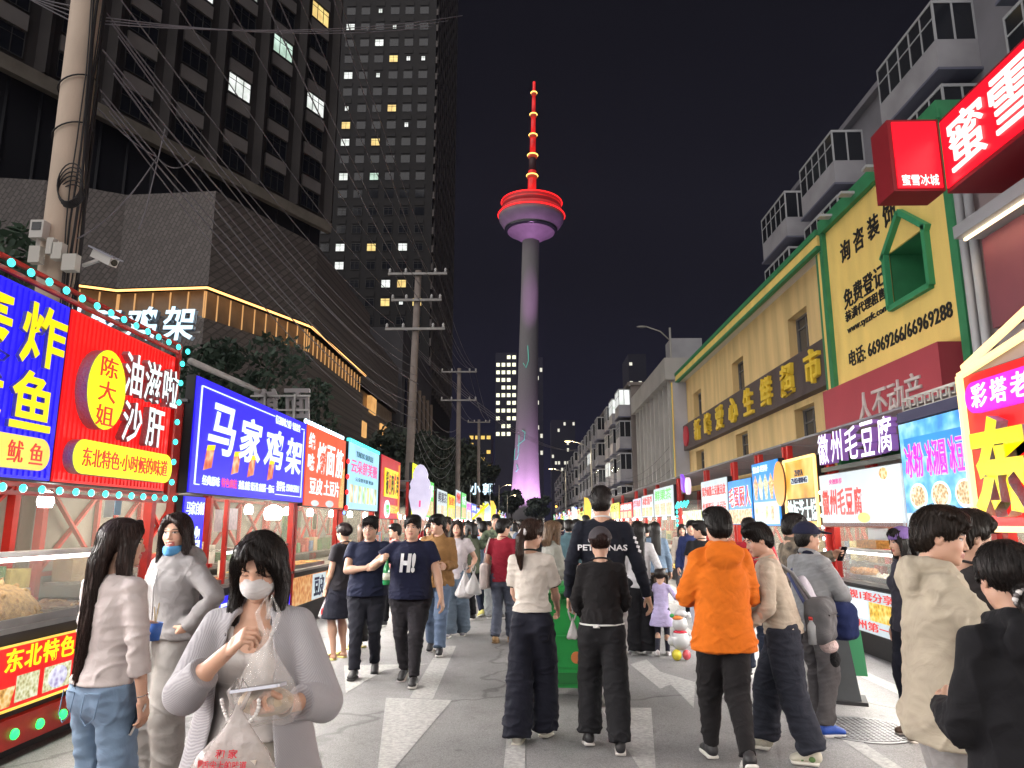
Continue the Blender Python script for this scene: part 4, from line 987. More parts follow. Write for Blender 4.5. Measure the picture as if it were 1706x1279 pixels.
# ------------------------------------------------------------------ right hand buildings
yel = mat('ochre_render', (.70, .50, .23), .8, var=.17, vscale=1.6, bump=.12, bscale=40, stretch=(1, 1, .16))
yel2 = mat('yellow_board', (.88, .64, .19), .7, var=.10, vscale=1.5, stretch=(1, 1, .2))
grn = mat('green_trim', (.035, .22, .09), .6, var=.15, vscale=2); brn = mat('brown_fascia', (.085, .062, .062), .7, var=.15, vscale=1)
gold = mat('gold_letter', (.85, .60, .06), .4); frame_w = mat('window_frame_white', (.40, .41, .43), .5)
pane_g = mat('grey_glass', (.05, .055, .065), .15, spec=.7)
def supermarket():
    t = thing('supermarket', 'ochre three storey supermarket with green and yellow roof edge and gold letters', 'building', (9, 32, 0)); L0 = t.location
    X = 9.0; y0, y1, zr = 20.2, 40.6, 9.6
    mb = MB(); wins = []
    ys = [23.4, 30.4, 37.9]; rows = ((3.75, 5.4), (7.1, 8.55))
    # wall as strips round the openings
    cuts = sorted(sum([[y - .85, y + .85] for y in ys], []))
    yy = [y0] + cuts + [y1]
    for k in range(len(yy) - 1):
        a, b = yy[k], yy[k + 1]
        if k % 2 == 0: mb.bb((X, a, 0), (X + 8, b, zr), yel)
        else:
            for za, zb in ((0, rows[0][0]), (rows[0][1], rows[1][0]), (rows[1][1], zr)): mb.bb((X, a, za), (X + 8, b, zb), yel)
    shift(mb, L0).build('wall', t)
    for y in ys:
        for za, zb in rows: window(t, (X + .34, y, (za + zb) / 2), 1.68, zb - za - .02, (-1, 0, 0), pane_g, mat('window_frame_grey', (.16, .15, .14), .5))
    mb = MB(); mb.bb((X - .35, y0 + .4, 5.6), (X - .01, y1 - .5, 6.98), brn); o = shift(mb, L0).build('fascia_board', t)
    mb = MB()
    chars = '新峰爱心生鲜超市'
    mb2 = MB()
    for i, ch in enumerate(chars):                       # reads from the far end to the near end
        y = 37.0 - i * 2.15; m_ = MB(); write(m_, ch, 0, 1.1, 0, 1.05, 0, gold, .12, .02)
        m_.v = [(X - .36 + p[1], y - p[0], 5.78 + p[2]) for p in m_.v]; shift(m_, L0).build('gold_letter', o)
    mb = MB(); mb.lathe([(.0, 0), (.55, 0), (.55, .08), (.0, .08)], mat('red_emblem', (.5, .03, .05), .5), 20)
    mb.v = [(X - .36 - p[2], 39.2 + p[0], 6.3 + p[1]) for p in mb.v]; shift(mb, L0).build('red_emblem', o)
    mb = MB(); mb.bb((X - .40, y0 - .1, zr), (X + 8.2, y1 + .2, zr + .22), mat('eave_white', (.62, .60, .56), .7)); shift(mb, L0).build('eave', t)
    mb = MB(); mb.bb((X - .51, y0 - .1, zr + .02), (X - .402, y1 + .2, zr + .34), yel2); mb.bb((X - .55, y0 - .1, zr + .345), (X - .402, y1 + .2, zr + .52), grn); mb.bb((X - .55, y0 - .1, zr - .1), (X - .402, y1 + .2, zr + .018), grn); shift(mb, L0).build('roof_trim', t)
    mb = MB(); mb.bb((X - .80, y1 - .3, 0), (X - .02, y1 + .15, zr - .11), mat('end_pier', (.42, .42, .46), .7, var=.1, vscale=1)); mb.bb((X - .86, y1 - .34, 0), (X - .802, y1 - .2, zr - .11), yel2); mb.bb((X - .86, y1 - .19, 0), (X - .802, y1 - .1, zr - .11), grn); shift(mb, L0).build('end_pier', t)
    mb = MB()
    for a, b, m in ((20.12, 20.3, grn), (20.3, 20.46, yel2), (20.46, 20.6, grn)): mb.bb((X - .39, a, 0), (X - .02, b - .004, zr - .11), m)
    shift(mb, L0).build('corner_trim', t)
    mb = MB(); mb.tube([(X - .30, 20.04, 0), (X - .30, 20.04, zr - .2)], .09, frame_w, 10); shift(mb, L0).build('drain_pipe', t, True)
    mb = MB(); mb.bb((X - .9, 22, 3.0), (X - .02, 40, 3.2), mat('shop_canopy', (.16, .10, .09), .7)); shift(mb, L0).build('canopy', t)
    mb = MB(); mb.bb((X - .12, 24, .2), (X - .02, 39.5, 2.9), pane_dk); shift(mb, L0).build('shop_front', t)
supermarket()
def to_wall(m_, X, y_right, z0):      # lettering drawn in x/z facing -y, hung on a wall facing -X; text start at far y
    m_.v = [(X + p[1], y_right - p[0], z0 + p[2]) for p in m_.v]; return m_
def estate_office():
    X = 8.6; y0, y1 = 13.9, 19.75; zr = 9.85
    t = thing('estate_agent_building', 'yellow shop front with black lettering and a green house shaped opening', 'building', (9, 17, 0)); L0 = t.location
    yA, yB, zA, zB = 14.75, 16.5, 6.6, 7.95                                    # opening
    mb = MB()
    for a, b, c, d in ((y0, yA, 5.2, zr), (yB, y1, 5.2, zr), (yA, yB, 5.2, zA), (yA, yB, zB, zr)): mb.bb((X, a, c), (X + .05, b, d), yel2)
    shift(mb, L0).build('yellow_board', t)
    mb = MB(); mb.bb((X + .95, y0, 0), (X + 8, y1, zr), grn); mb.bb((X - .1, y0 - .25, 3.2), (X + .95, y0 - .005, zr + .2), grn); mb.bb((X - .12, y1 + .002, 3.2), (X + .4, y1 + .16, zr + .1), grn); mb.bb((X - .15, y0 - .2, zr + .002), (X + .4, y1 + .16, zr + .4), grn); shift(mb, L0).build('green_frame', t)
    mb = MB(); r = .13
    pk = ((yA + yB) / 2 + .05, zB + .72)
    for a, b in (((yA, zA), (yB, zA)), ((yA, zA), (yA, zB)), ((yB, zA), (yB, zB)), ((yA - .12, zB - .1), pk), ((yB + .12, zB - .1), pk)): mb.bar((X - .06, a[0], a[1]), (X - .06, b[0], b[1]), .13, .13, mat('green_house_trim', (.04, .28, .12), .6))
    shift(mb, L0).build('house_outline', t)
    mb = MB(); 
    for a, b, c, d in ((yA, yA + .02, zA, zB), (yB - .02, yB, zA, zB)): mb.bb((X + .052, a, c), (X + .95, b, d), grn)
    mb.bb((X + .054, yA, zA - .02), (X + .95, yB, zA), grn); mb.bb((X + .054, yA, zB), (X + .95, yB, zB + .02), grn); shift(mb, L0).build('reveal', t)
    window(t, (X + .9, 15.3, 7.2), .9, 1.2, (-1, 0, 0), pane_g, frame_w, bars=0)
    blk = mat('black_letter', (.012, .012, .014), .6)
    def w(s, ya, yb, za, zb, b=.010):
        m_ = MB(); write(m_, s, 0, ya - yb, 0, zb - za, 0, blk, .02, b); shift(to_wall(m_, X - .003, ya, za), L0).build('lettering', t)
    for i, ch in enumerate('询咨装饰'): y = 18.9 - i * .80; w(ch, y, y - .58, 8.58, 9.18)
    w('免费登记', 18.95, 16.7, 7.30, 7.85); w('装潢代理租售', 18.95, 16.75, 6.95, 7.25); w('www.syzzfc.com', 18.9, 16.7, 6.58, 6.82, .012); w('电话: 66969266/66969288', 18.95, 14.2, 5.72, 6.16, .012)
    red = mat('crimson_board', (.42, .055, .075), .6, var=.1, vscale=.5); mb = MB(); mb.bb((X - .5, y0 + .1, 3.55), (X + .3, y1 - .1, 5.18), red); o = shift(mb, L0).build('red_fascia', t)
    m_ = MB(); write(m_, '人不动产', 0, 2.9, 0, .75, 0, mat('white_letter', (.6, .55, .53), .5), .04, .004); shift(to_wall(m_, X - .503, 17.6, 4.0), L0).build('lettering', o)
    for y in (19, 17.6, 16.2, 14.8):
        mb = MB(); mb.bb((X - .5, y - .12, zr + .15), (X - .15, y + .12, zr + .22), frame_w); shift(mb, L0).build('spotlight', t)
estate_office()
def near_block():
    t = thing('corner_shop_building', 'plum red shop building at the right edge carrying a big red sign', 'building', (8, 9, 0)); L0 = t.location
    X = 7.4; wallm = mat('pinkish_render', (.33, .27, .27), .8, var=.12, vscale=1.2); plum = mat('plum_panel', (.20, .055, .07), .7, var=.12, vscale=1)
    mb = MB(); mb.bb((X, -2, 0), (X + 9, 11.6, 8.0), wallm); shift(mb, L0).build('wall', t)
    mb = MB(); mb.bb((X - .22, -2, 4.6), (X - .002, 10.9, 6.05), plum); shift(mb, L0).build('plum_panel', t)
    mb = MB(); mb.bb((X - .62, -2, 6.08), (X - .005, 10.95, 6.28), frame_w); o = shift(mb, L0).build('ledge', t)
    mb = MB(); mb.bb((X - .50, -2, 6.03), (X - .46, 10.9, 6.072), glow('ledge_tube', (1.0, .78, .5), 2.2)); shift(mb, L0).build('light_tube', o)
    ld = bpy.data.lights.new('ledge_light', 'AREA'); ld.shape = 'RECTANGLE'; ld.size = .06; ld.size_y = 9; ld.energy = 26; ld.color = (1, .74, .45)
    lo = bpy.data.objects.new('ledge_light', ld); COL.objects.link(lo); lo.parent = t; lo.location = Vector((X - .48, 6.5, 6.02)) - L0
    for y in (11.5, 11.25):
        mb = MB(); mb.tube([(X - .12, y, .1), (X - .12, y, 8.2)], .07, frame_w, 8); shift(mb, L0).build('drain_pipe', t, True)
    # big backlit sign: long face along the street and a short face towards the camera
    s = thing('shop_sign', 'big backlit red sign box with white characters at the upper right', 'sign', (6.5, 8, 5)); L1 = s.location
    redg = glow('sign_red_bright', (.86, .006, .02), 1.05, .12, .6); cas = mat('sign_case', (.25, .012, .02), .5)
    ya, yb, za, zb, Xs = 4.5, 10.3, 6.55, 7.75, 6.35
    mb = MB(); mb.bb((Xs + .02, ya, za), (Xs + 1.0, yb, zb), cas); shift(mb, L1).build('case', s)
    mb = MB(); mb.bb((Xs - .01, ya, za + .06), (Xs + .018, yb - .05, zb - .06), redg); o = shift(mb, L1).build('long_face', s)
    wt = glow('sign_white', (.80, .95, .90), 1.0)
    for i, ch in enumerate('蜜雪冰城'):
        m_ = MB(); write(m_, ch, 0, .82, 0, .84, 0, wt, .03, .004); shift(to_wall(m_, Xs - .013, 10.05 - i * .98, 6.72), L1).build('lettering', o)
    mb = MB(); mb.bb((5.56, yb - .02, za + .04), (Xs - .012, yb + .5, zb + .02), cas); o = shift(mb, L1).build('short_case', s)
    mb = MB(); mb.bb((5.62, yb - .05, za + .08), (Xs - .06, yb - .022, zb - .03), redg); o = shift(mb, L1).build('short_face', s)
    m_ = MB(); write(m_, '蜜雪冰城', 5.68, Xs - .12, 6.66, 6.84, yb - .053, wt, .01, .006); shift(m_, L1).build('lettering', o)
near_block()
grey = mat('grey_render', (.205, .20, .225), .85, var=.14, vscale=.6, bump=.1, bscale=20)
def apartments(label, X, y0, y1, zr, bays, floors, bayd=1.2, bayw=3.0, z0=2.6, fl=2.85, light=0, wm=grey, name='apartment_block'):
    t = thing(name, label, 'building', (X, (y0 + y1) / 2, 0)); L0 = t.location
    mb = MB(); mb.bb((X, y0, 0), (X + 10, y1, zr), wm); shift(mb, L0).build('wall', t)
    mb = MB(); mb.bb((X - .3, y0 - .2, zr + .002), (X + 10.2, y1 + .2, zr + .25), wm); shift(mb, L0).build('parapet', t)
    rng = random.Random(int(X * 10 + y0))
    bl = mat('balcony_wall', (.32, .315, .34), .8, var=.15, vscale=.9); wedge = mat('balcony_edge', (.13, .135, .19), .6)
    wc = 0
    for yb in bays:
        for k in range(floors):
            z = z0 + k * fl
            if z + 2.7 > zr + 1: continue
            mb = MB(); mb.bb((X - bayd, yb - bayw / 2, z), (X - .002, yb + bayw / 2, z + 1.0), bl)
            mb.bb((X - bayd - .08, yb - bayw / 2 - .08, z - .09), (X - .002, yb + bayw / 2 + .08, z - .004), wedge)
            b = shift(mb, L0).build('balcony', t)
            if wc < 96:
                mb = MB(); n = 5
                mb.bb((X - bayd, yb - bayw / 2, z + 2.28), (X - .002, yb + bayw / 2, z + 2.38), frame_w)
                for i in range(n + 1):
                    y = yb - bayw / 2 + .03 + i * (bayw - .06) / n; mb.bb((X - bayd, y - .03, z + 1.004), (X - bayd + .06, y + .03, z + 2.276), frame_w)
                for i in (1, 2): mb.bb((X - bayd + i * bayd / 2 - .06, yb - bayw / 2, z + 1.004), (X - bayd + i * bayd / 2, yb - bayw / 2 + .06, z + 2.276), frame_w)
                mb.bb((X - bayd + .004, yb - bayw / 2 + .01, z + 1.75), (X - bayd + .05, yb + bayw / 2 - .01, z + 1.80), frame_w)
                w_ = shift(mb, L0).build('window', t); wc += 1
                mb = MB(); on = rng.random() < light
                mb.bb((X - bayd + .02, yb - bayw / 2 + .02, z + 1.004), (X - .01, yb + bayw / 2 - .02, z + 2.27), lit['w'] if on else pane_dk); shift(mb, L0).build('pane', w_)
    return t
apartments('grey apartment block with glazed bay balconies behind the yellow shop front', 14, 10, 37, 18.4, (35.2, 29.6, 22.0, 15.5), 6, 1.3, 3.6, .9, 2.9)
hall_m = mat('hall_concrete', (.40, .385, .36), .8, var=.14, vscale=.5)
def ribbed_hall():
    t = thing('ribbed_hall', 'pale concrete hall with tall vertical ribs beyond the supermarket', 'building', (9, 52, 0)); L0 = t.location
    mb = MB(); mb.bb((9.35, 45.0, 0), (20, 60, 11.6), hall_m); shift(mb, L0).build('wall', t)
    mb = MB()
    for i in range(9): mb.bb((8.95, 45.4 + i * 1.7, 0), (9.348, 45.75 + i * 1.7, 10.6), hall_m)
    shift(mb, L0).build('rib', t)
    mb = MB(); mb.bb((8.7, 44.9, 10.604), (20, 60.1, 12.0), hall_m); shift(mb, L0).build('parapet', t)
    mb = MB(); mb.bb((10.2, 50, 12.0), (12.4, 52, 14.6), mat('roof_unit', (.33, .33, .35), .7, var=.1, vscale=1)); shift(mb, L0).build('roof_unit', t)
    mb = MB(); mb.bb((9.15, 49.2, 8.4), (9.345, 50.0, 9.3), frame_w); shift(mb, L0).build('air_conditioner', t)
ribbed_hall()
old = mat('old_brown_render', (.21, .18, .165), .85, var=.22, vscale=.5)
apartments('old brown apartment block with bay windows right of the street lamp', 8.8, 60.5, 74, 13.2, (62.5, 67.5, 72), 4, 1.0, 2.6, 2.4, 2.75, .12, old)
apartments('long brown apartment block further down the right side with one lit bay', 8.5, 76, 110, 13.4, (79, 84.5, 90, 95.5, 101, 107), 4, 1.0, 3.0, 2.2, 2.8, .06, old)
apartments('far grey apartment row at the end of the right side', 8.5, 114, 170, 12.8, (118, 126, 134, 142, 150, 160), 4, 1.0, 3.6, 2.2, 2.8, .05, grey)
apartments('distant pinkish apartment row beyond the last street lamp', 9.5, 178, 250, 15, (185, 200, 215, 230), 4, 1.0, 4, 2.2, 3.2, .05, mat('pink_render', (.26, .18, .18), .85, var=.15, vscale=.4))

# ------------------------------------------------------------------ poles, lamps, cables
pole_m = mat('pole_concrete', (.60, .48, .38), .85, var=.16, vscale=2.2, bump=.15, bscale=50, stretch=(1, 1, .4)); steel = mat('galvanised_steel', (.30, .29, .28), .5, .5, var=.15, vscale=4)
cer = mat('insulator_white', (.62, .62, .62), .3); cab = mat('black_cable', (.020, .019, .022), .55); cabg = mat('grey_cable', (.20, .19, .215), .55)
def utility_pole(label, x, y, h, r0=.19, r1=.13, arms=(), lean=0.0, tr=False):
    t = thing('utility_pole', label, 'pole', (x, y, 0)); mb = MB(); mb.tube([(0, 0, 0), (lean * .5, 0, h * .5), (lean, 0, h)], [r0, (r0 + r1) / 2, r1], pole_m if y < 20 else mat('pole_concrete_dim', (.26, .22, .20), .85, var=.16, vscale=2.2), 20); mb.build('shaft', t, True)  # far shafts get a darker copy of the concrete, standing in for dimmer light
    for z, w in arms:
        mb = MB(); mb.bb((lean * z / h - w / 2, -.24, z - .05), (lean * z / h + w / 2, -.14, z + .05), steel); a = mb.build('cross_arm', t)
        for sx_ in (-.47, -.2, .3, .47):
            mb = MB(); mb.lathe([(.03, 0), (.075, .04), (.04, .09), (.07, .13), (.03, .2), (.0, .22)], cer, 10, (lean * z / h + sx_ * w, -.19, z + .05)); mb.build('insulator', a, True)
    return t
p1 = utility_pole('thick pale concrete pole wrapped in black cables at the left edge', -5.62, 8.15, 10.8, .215, .175, lean=-.12)
mb = MB(); rng = random.Random(8)
for k in range(9):                                                # cables strapped down the side
    a = R(-38 + 11 * k); P = []
    for i in range(14):
        z = 3.2 + i * .5; rr = .22 - .004 * i + .015 + .03 * rng.random(); P.append((-.12 * z / 10.8 + rr * math.cos(a) * (1 + .12 * math.sin(i + k)), rr * math.sin(a) * 1.0 - .03, z))
    mb.tube(P, .008 + .004 * (k % 3), cab, 6)
for k in range(6):
    z = 5.65 + .03 * k; mb.tube([(.12 + .15 * math.cos(t), -.06 * k * .2 - .16, z - .12 + (.15 + .02 * k) * math.sin(t)) for t in np.linspace(0, 6.28, 22)], .008, cab, 6)
for z in (7.1, 6.45): mb.tube([(-.12 * z / 10.8 + .212 * math.cos(t), .212 * math.sin(t), z + .10 * math.cos(t)) for t in np.linspace(0, 6.28, 25)], .010, cab, 6)
mb.build('strapped_cable', p1, True)
def camera_box(label, off, aim, kind, name='security_camera'):
    t = thing(name, label, 'camera', (p1.location.x + off[0], p1.location.y + off[1], off[2])); wb = mat('camera_white', (.62, .60, .57), .4)
    mb = MB()
    if kind == 'bullet':
        a = Vector(aim).normalized(); mb.bar((0, 0, 0), (.22, -.05, .05), .035, .035, wb); mb.build('bracket', t)
        c = Vector((.30, -.06, .06)); mb = MB(); mb.bar(c - a * .20, c + a * .16, .11, .10, wb); b = mb.build('housing', t); mb = MB(); mb.bar(c - a * .24 + Vector((0, 0, .062)), c + a * .22 + Vector((0, 0, .062)), .16, .018, mat('camera_hood', (.30, .30, .36), .4)); mb.build('hood', t)
        mb = MB(); mb.tube([c + a * .16, c + a * .175], .038, pane_dk, 14); mb.build('lens', b)
    else:
        mb.box((0, 0, 0), (.16, .12, .22), wb); b = mb.build('housing', t); mb = MB(); mb.bar((.0, 0, -.11), (.02, -.02, -.30), .04, .04, wb); mb.build('bracket', t); mb = MB(); mb.box((0, -.063, .03), (.11, .006, .10), pane_dk); mb.build('lens', b)
camera_box('small white camera box high on the left of the thick pole', (-.14, -.26, 5.05), (0, -1, 0), 'box')
camera_box('white bullet camera on a bracket pointing right from the thick pole', (.34, -.12, 4.66), (.8, -.3, -.42), 'bullet')
t = thing('junction_box', 'pair of white junction boxes strapped below the cameras on the thick pole', 'box', (p1.location.x + .12, 7.84, 4.72))
for dx, dz, w in ((-.22, 0, .13), (.04, .04, .12), (.2, -.1, .16), (-.05, .1, .08)):
    mb = MB(); mb.box((dx, 0, dz), (w, .1, .2), mat('box_white', (.60, .58, .53), .5)); mb.build('box', t)
p2 = utility_pole('tall concrete pole with three cross arms behind the white cloud dessert sign', -5.05, 30.2, 12.6, .19, .14, ((12.4, 2.6), (11.2, 2.2), (9.9, 2.6)), .25)
p3 = utility_pole('second distant utility pole with two cross arms before the dark trees', -5.0, 51.5, 12.8, .19, .14, ((12.5, 2.6), (10.4, 2.6)))
p4 = utility_pole('far utility pole with a single arm near the distant lit block', -5.2, 76, 12.5, .19, .14, ((12.2, 2.4),))
def cable(label, pts, sag=.0, r=.012, m=None, group='overhead cables', n=14):
    mb = MB(); P = []
    for a, b in zip(pts[:-1], pts[1:]):
        a, b = Vector(a), Vector(b)
        for i in range(n):
            s_ = i / n; p = a + (b - a) * s_; p.z -= sag * 4 * s_ * (1 - s_); P.append(p)
    P.append(Vector(pts[-1])); c = P[0].copy(); mb.tube([p - c for p in P], r * .9, m or cabg, 5)
    o = mb.build('overhead_cable', None, True); o.location = c; tag(o, label, 'cable', group); return o
# long runs: from the near pole, and from behind the camera, to the second pole and on down the street
px, py = -5.52, 8.15
run = 'thin overhead cable sagging down the left side of the street'
for k in range(9):
    z = 8.25 - .18 * k; cable(run, [(px + .1 * (k % 3), py + .1, z), (-5.0 + .12 * (k % 4), 30.0, 8.6 - .38 * k)], .55 + .14 * (k % 3), .011 + .004 * (k % 2))
for k, (x, z) in enumerate(((-3.4, 13.6), (-4.3, 13.4), (-5.6, 13.3), (-2.9, 12.2), (-4.0, 12.0), (-6.0, 12.2), (-3.6, 10.6), (-5.9, 10.9))):
    zz_ = (12.65, 12.65, 12.65, 11.45, 11.45, 11.45, 10.15, 10.15)[k]; xx = (-3.95, -4.4, -5.9, -3.95, -4.4, -5.9, -3.9, -5.8)[k]
    cable('high power line running from overhead to the cross arms of the concrete pole', [(x, 1.0, z - 1.2), (xx, 30.0, zz_)], .9, .014, group='power lines')
    cable('power line strung between the two far utility poles', [(xx, 30.0, zz_), (xx + .1, 51.3, 12.75 if k < 5 else 10.65), (xx, 75.8, 12.4)], .7, .014, group='power lines')
for k in range(6): cable('slack telephone cable bundle between the middle poles', [(-5.0, 30.1, 7.8 - .35 * k), (-5.0, 51.4, 8.4 - .3 * k)], 1.1 + .25 * k, .012, group='telephone cables')
for k in range(3): cable('dark cable bundle crossing high from the thick pole to the left', [(px, py, 8.1 - .05 * k), (-1.9 + .3 * k, 13, 11.6 + .12 * k)], .2, .009, group='upper bundle')
for k in range(4): cable('cable leaving the thick pole towards the upper left', [(px - .1, py, 8.2 - .1 * k), (-9, 7.4, 9.2 + .3 * k)], .2, .010, group='upper bundle')
cable('looped cable drooping from the camera bracket up to the cable bundle', [(-5.3, 7.9, 4.95), W(262, 262, 9.6), W(325, 262, 10.6)], .18, .010, cabg); cable('loose cable end hanging below the bundle beside the thick pole', [W(275, 215, 10), W(243, 350, 9.7), W(231, 382, 9.7)], .02, .010, cabg)
cable('cable from the thick pole clamp sloping to the bundle', [W(150, 165, 8.2), W(262, 262, 9.6)], .08, .010, cabg)
for k in range(3): cable('thin cable crossing the street towards the foot of the purple tower', [(-4.9, 30.2, 9.2 - .1 * k), (6, 70, 8.7 + .2 * k)], 1.6 + .15 * k, .014, group='street crossing cables')
for k in range(4): cable('thin cable strung along the fronts of the right hand buildings', [(8.6, 44, 6.2 - .7 * k), (8.2, 62, 5.4 - .3 * k), (6, 71, 7.2 - .4 * k)], .5, .014, cab, group='right side cables')
def street_lamp(label, x, y, h, on=True, reach=1.9, dz=.75, sgn=-1):
    t = thing('street_lamp', label, 'street lamp', (x, y, 0)); mb = MB(); mb.tube([(0, 0, 0), (0, 0, h)], [.11, .07], mat('lamp_post_grey', (.34, .33, .30), .5, .3), 12); mb.build('post', t, True)
    mb = MB(); mb.tube([(0, 0, h - .9), (sgn * reach * .4, 0, h - .25), (sgn * reach, 0, h + .1)], .045, MATS['lamp_post_grey'], 8); mb.build('arm', t, True)
    mb = MB(); mb.ell((sgn * (reach + .28), 0, h + .08), (.36, .13, .075), MATS['lamp_post_grey']); hd = mb.build('lamp_head', t, True)
    if on:
        mb = MB(); mb.ell((sgn * (reach + .30), 0, h + .01), (.30, .12, .07), glow('sodium_lamp', (1.0, .74, .32), 7)); mb.build('bulb', hd, True)
        ld = bpy.data.lights.new('lamp_light', 'POINT'); ld.energy = 420; ld.color = (1, .8, .5); ld.shadow_soft_size = .15; lo = bpy.data.objects.new('lamp_light', ld); COL.objects.link(lo); lo.parent = t; lo.location = (sgn * (reach + .3), 0, h - .15)
street_lamp('lit street lamp on a pale post in front of the old brown block', 6.0, 68.5, 9.3)
street_lamp('second lit street lamp further down the right side', 5.6, 108, 9.6)
street_lamp('far lit street lamp on the left before the tower foot', -6.0, 150, 9.4, sgn=1)
street_lamp('farthest lit street lamp close to the tower foot', -6.0, 210, 9.6, sgn=1)
street_lamp('unlit curved lamp standing on the roof line of the ribbed hall', 9.6, 47.2, 14.6, False, 1.6)
t = thing('traffic_light', 'small amber signal lamp low over the far right stalls', 'signal', (4.6, 120, 0)); mb = MB(); mb.tube([(0, 0, 0), (0, 0, 4.2)], .07, steel, 8); mb.build('post', t, True); mb = MB(); mb.box((0, -.05, 4.35), (.35, .25, .6), frame_dk); hd = mb.build('housing', t); mb = MB(); mb.ell((0, -.2, 4.35), (.15, .06, .15), glow('amber_signal', (1, .4, .05), 6)); mb.build('lens', hd, True)

# ------------------------------------------------------------------ trees
def leaf_mat(nm, c):
    return mat(nm, c, .65, var=.45, vscale=1.6)
def tree(label, x, y, h, rad, n=2200, col=(.045, .075, .04), seed=1, leaf=.16, group=None):
    r = np.random.RandomState(seed); t = thing('broadleaf_tree', label, 'tree', (x, y, 0), group=group)
    mb = MB(); bark = mat('bark', (.07, .055, .045), .9, var=.3, vscale=5); mb.tube([(0, 0, 0), (.05 * h / 6, 0, h * .35), (0, .1, h * .75)], [.16 * h / 7, .11 * h / 7, .03], bark, 9)
    cl = []
    for i in range(14):
        a = r.rand() * 6.28; q = r.rand() ** .5 * rad * .75; z = h * (.45 + .5 * r.rand()); c = np.array((q * math.cos(a), q * math.sin(a), z)); cl.append((c, rad * (.28 + .25 * r.rand())))
        mb.tube([(0, 0, h * .3 + .2 * i / 14), tuple(c * .6 + np.array((0, 0, h * .2))), tuple(c)], [.05, .035, .01], bark, 5)
    mb.build('trunk', t, True)
    C = np.array([c for c, _ in cl]); RR = np.array([q for _, q in cl]); k = r.randint(0, len(cl), n); d = r.normal(size=(n, 3)); d /= np.linalg.norm(d, axis=1)[:, None]
    P = C[k] + d * (RR[k] * r.rand(n) ** .4)[:, None] * np.array((1, 1, .8)); u = r.normal(size=(n, 3)); u /= np.linalg.norm(u, axis=1)[:, None]; w = np.cross(u, r.normal(size=(n, 3))); w /= np.linalg.norm(w, axis=1)[:, None]
    s = leaf * (.6 + .8 * r.rand(n))[:, None]; V = np.stack([P - u * s, P + w * s * .45, P + u * s, P - w * s * .45], 1).reshape(-1, 3); Q = np.arange(4 * n).reshape(-1, 4)
    np_mesh('crown', V, Q, [leaf_mat('leaf_%d' % int(col[1] * 1000), col)], t)
tree('dark green tree crown behind the thick pole at the left edge', -7.5, 10.4, 6.4, 1.9, 5200, (.035, .07, .04), 3, .11)
tree('dark tree behind the blue stall sign in front of the glowing podium', -8.6, 21, 6.9, 2.2, 4200, (.03, .055, .035), 4, .13)
tree('second dark tree standing right of the first one behind the stalls', -8.8, 25.5, 6.6, 2.0, 3600, (.03, .055, .035), 5, .13)
for i, (x, y, h, rd) in enumerate(((-8.5, 48, 8, 2.6), (-8.8, 56, 9, 3), (-9, 66, 9.5, 3.2), (-9, 80, 11, 3.6), (-9.5, 95, 12.5, 4), (-10, 115, 14, 4.4), (-11, 140, 15, 5), (-10, 170, 15, 5), (-6, 260, 13, 5), (4, 300, 12, 5))):
    tree('dim roadside tree far down the left side of the street' if i < 8 else 'dark tree before the foot of the purple tower', x, y, h, rd, 2400, (.045, .06, .045), 10 + i, .15 + .0022 * y, 'far roadside trees')
# ------------------------------------------------------------------ food stalls
XL, XR = -3.6, 4.2
redf = mat('red_frame_paint', (.50, .025, .020), .4, var=.15, vscale=6, bump=.05); inox = mat('stainless_steel', (.46, .45, .44), .28, .85, var=.12, vscale=5); blackp = mat('black_panel', (.018, .018, .020), .45)
plast = mat('clear_plastic_sheet', (.62, .64, .62), .3, alpha=.14, bump=.5, bscale=5); glassm = mat('display_glass', (.75, .8, .78), .05, alpha=.16, spec=.8)
backp = mat('stall_back_sheet', (.27, .26, .245), .6, var=.3, vscale=1.4, bump=.25, bscale=4)
ledw = glow('led_white', (1.0, .97, .92), 9.0); ledt = glow('led_tube', (1.0, .98, .94), 5.0)
def pic(nm, c1, c2, c3, sc=14, s=.8, vor=True):
    if nm in MATS: return MATS[nm]
    m = bpy.data.materials.new(nm); m.use_nodes = True; MATS[nm] = m; N = m.node_tree.nodes; L = m.node_tree.links; b = N['Principled BSDF']; t = N.new('ShaderNodeTexCoord')
    x = N.new('ShaderNodeTexVoronoi') if vor else N.new('ShaderNodeTexNoise'); x.inputs['Scale'].default_value = sc; L.new(t.outputs['Object'], x.inputs['Vector'])
    n = N.new('ShaderNodeTexNoise'); n.inputs['Scale'].default_value = sc * .6; n.inputs['Detail'].default_value = 6; L.new(t.outputs['Object'], n.inputs['Vector'])
    r = N.new('ShaderNodeValToRGB')
    if vor:
        mx = N.new('ShaderNodeMix'); mx.inputs[0].default_value = .5; L.new(x.outputs['Distance'], mx.inputs[2]); L.new(n.outputs['Fac'], mx.inputs[3]); L.new(mx.outputs[0], r.inputs[0])
    else: L.new(x.outputs['Fac'], r.inputs[0])
    e = r.color_ramp.elements; e[0].position = .28; e[0].color = (*c1, 1); e[1].position = .66; e[1].color = (*c3, 1); q = e.new(.46); q.color = (*c2, 1)
    b.inputs['Base Color'].default_value = (*[c * .3 for c in c2], 1); L.new(r.outputs[0], b.inputs['Emission Color']); b.inputs['Emission Strength'].default_value = s; b.inputs['Roughness'].default_value = .4; return m
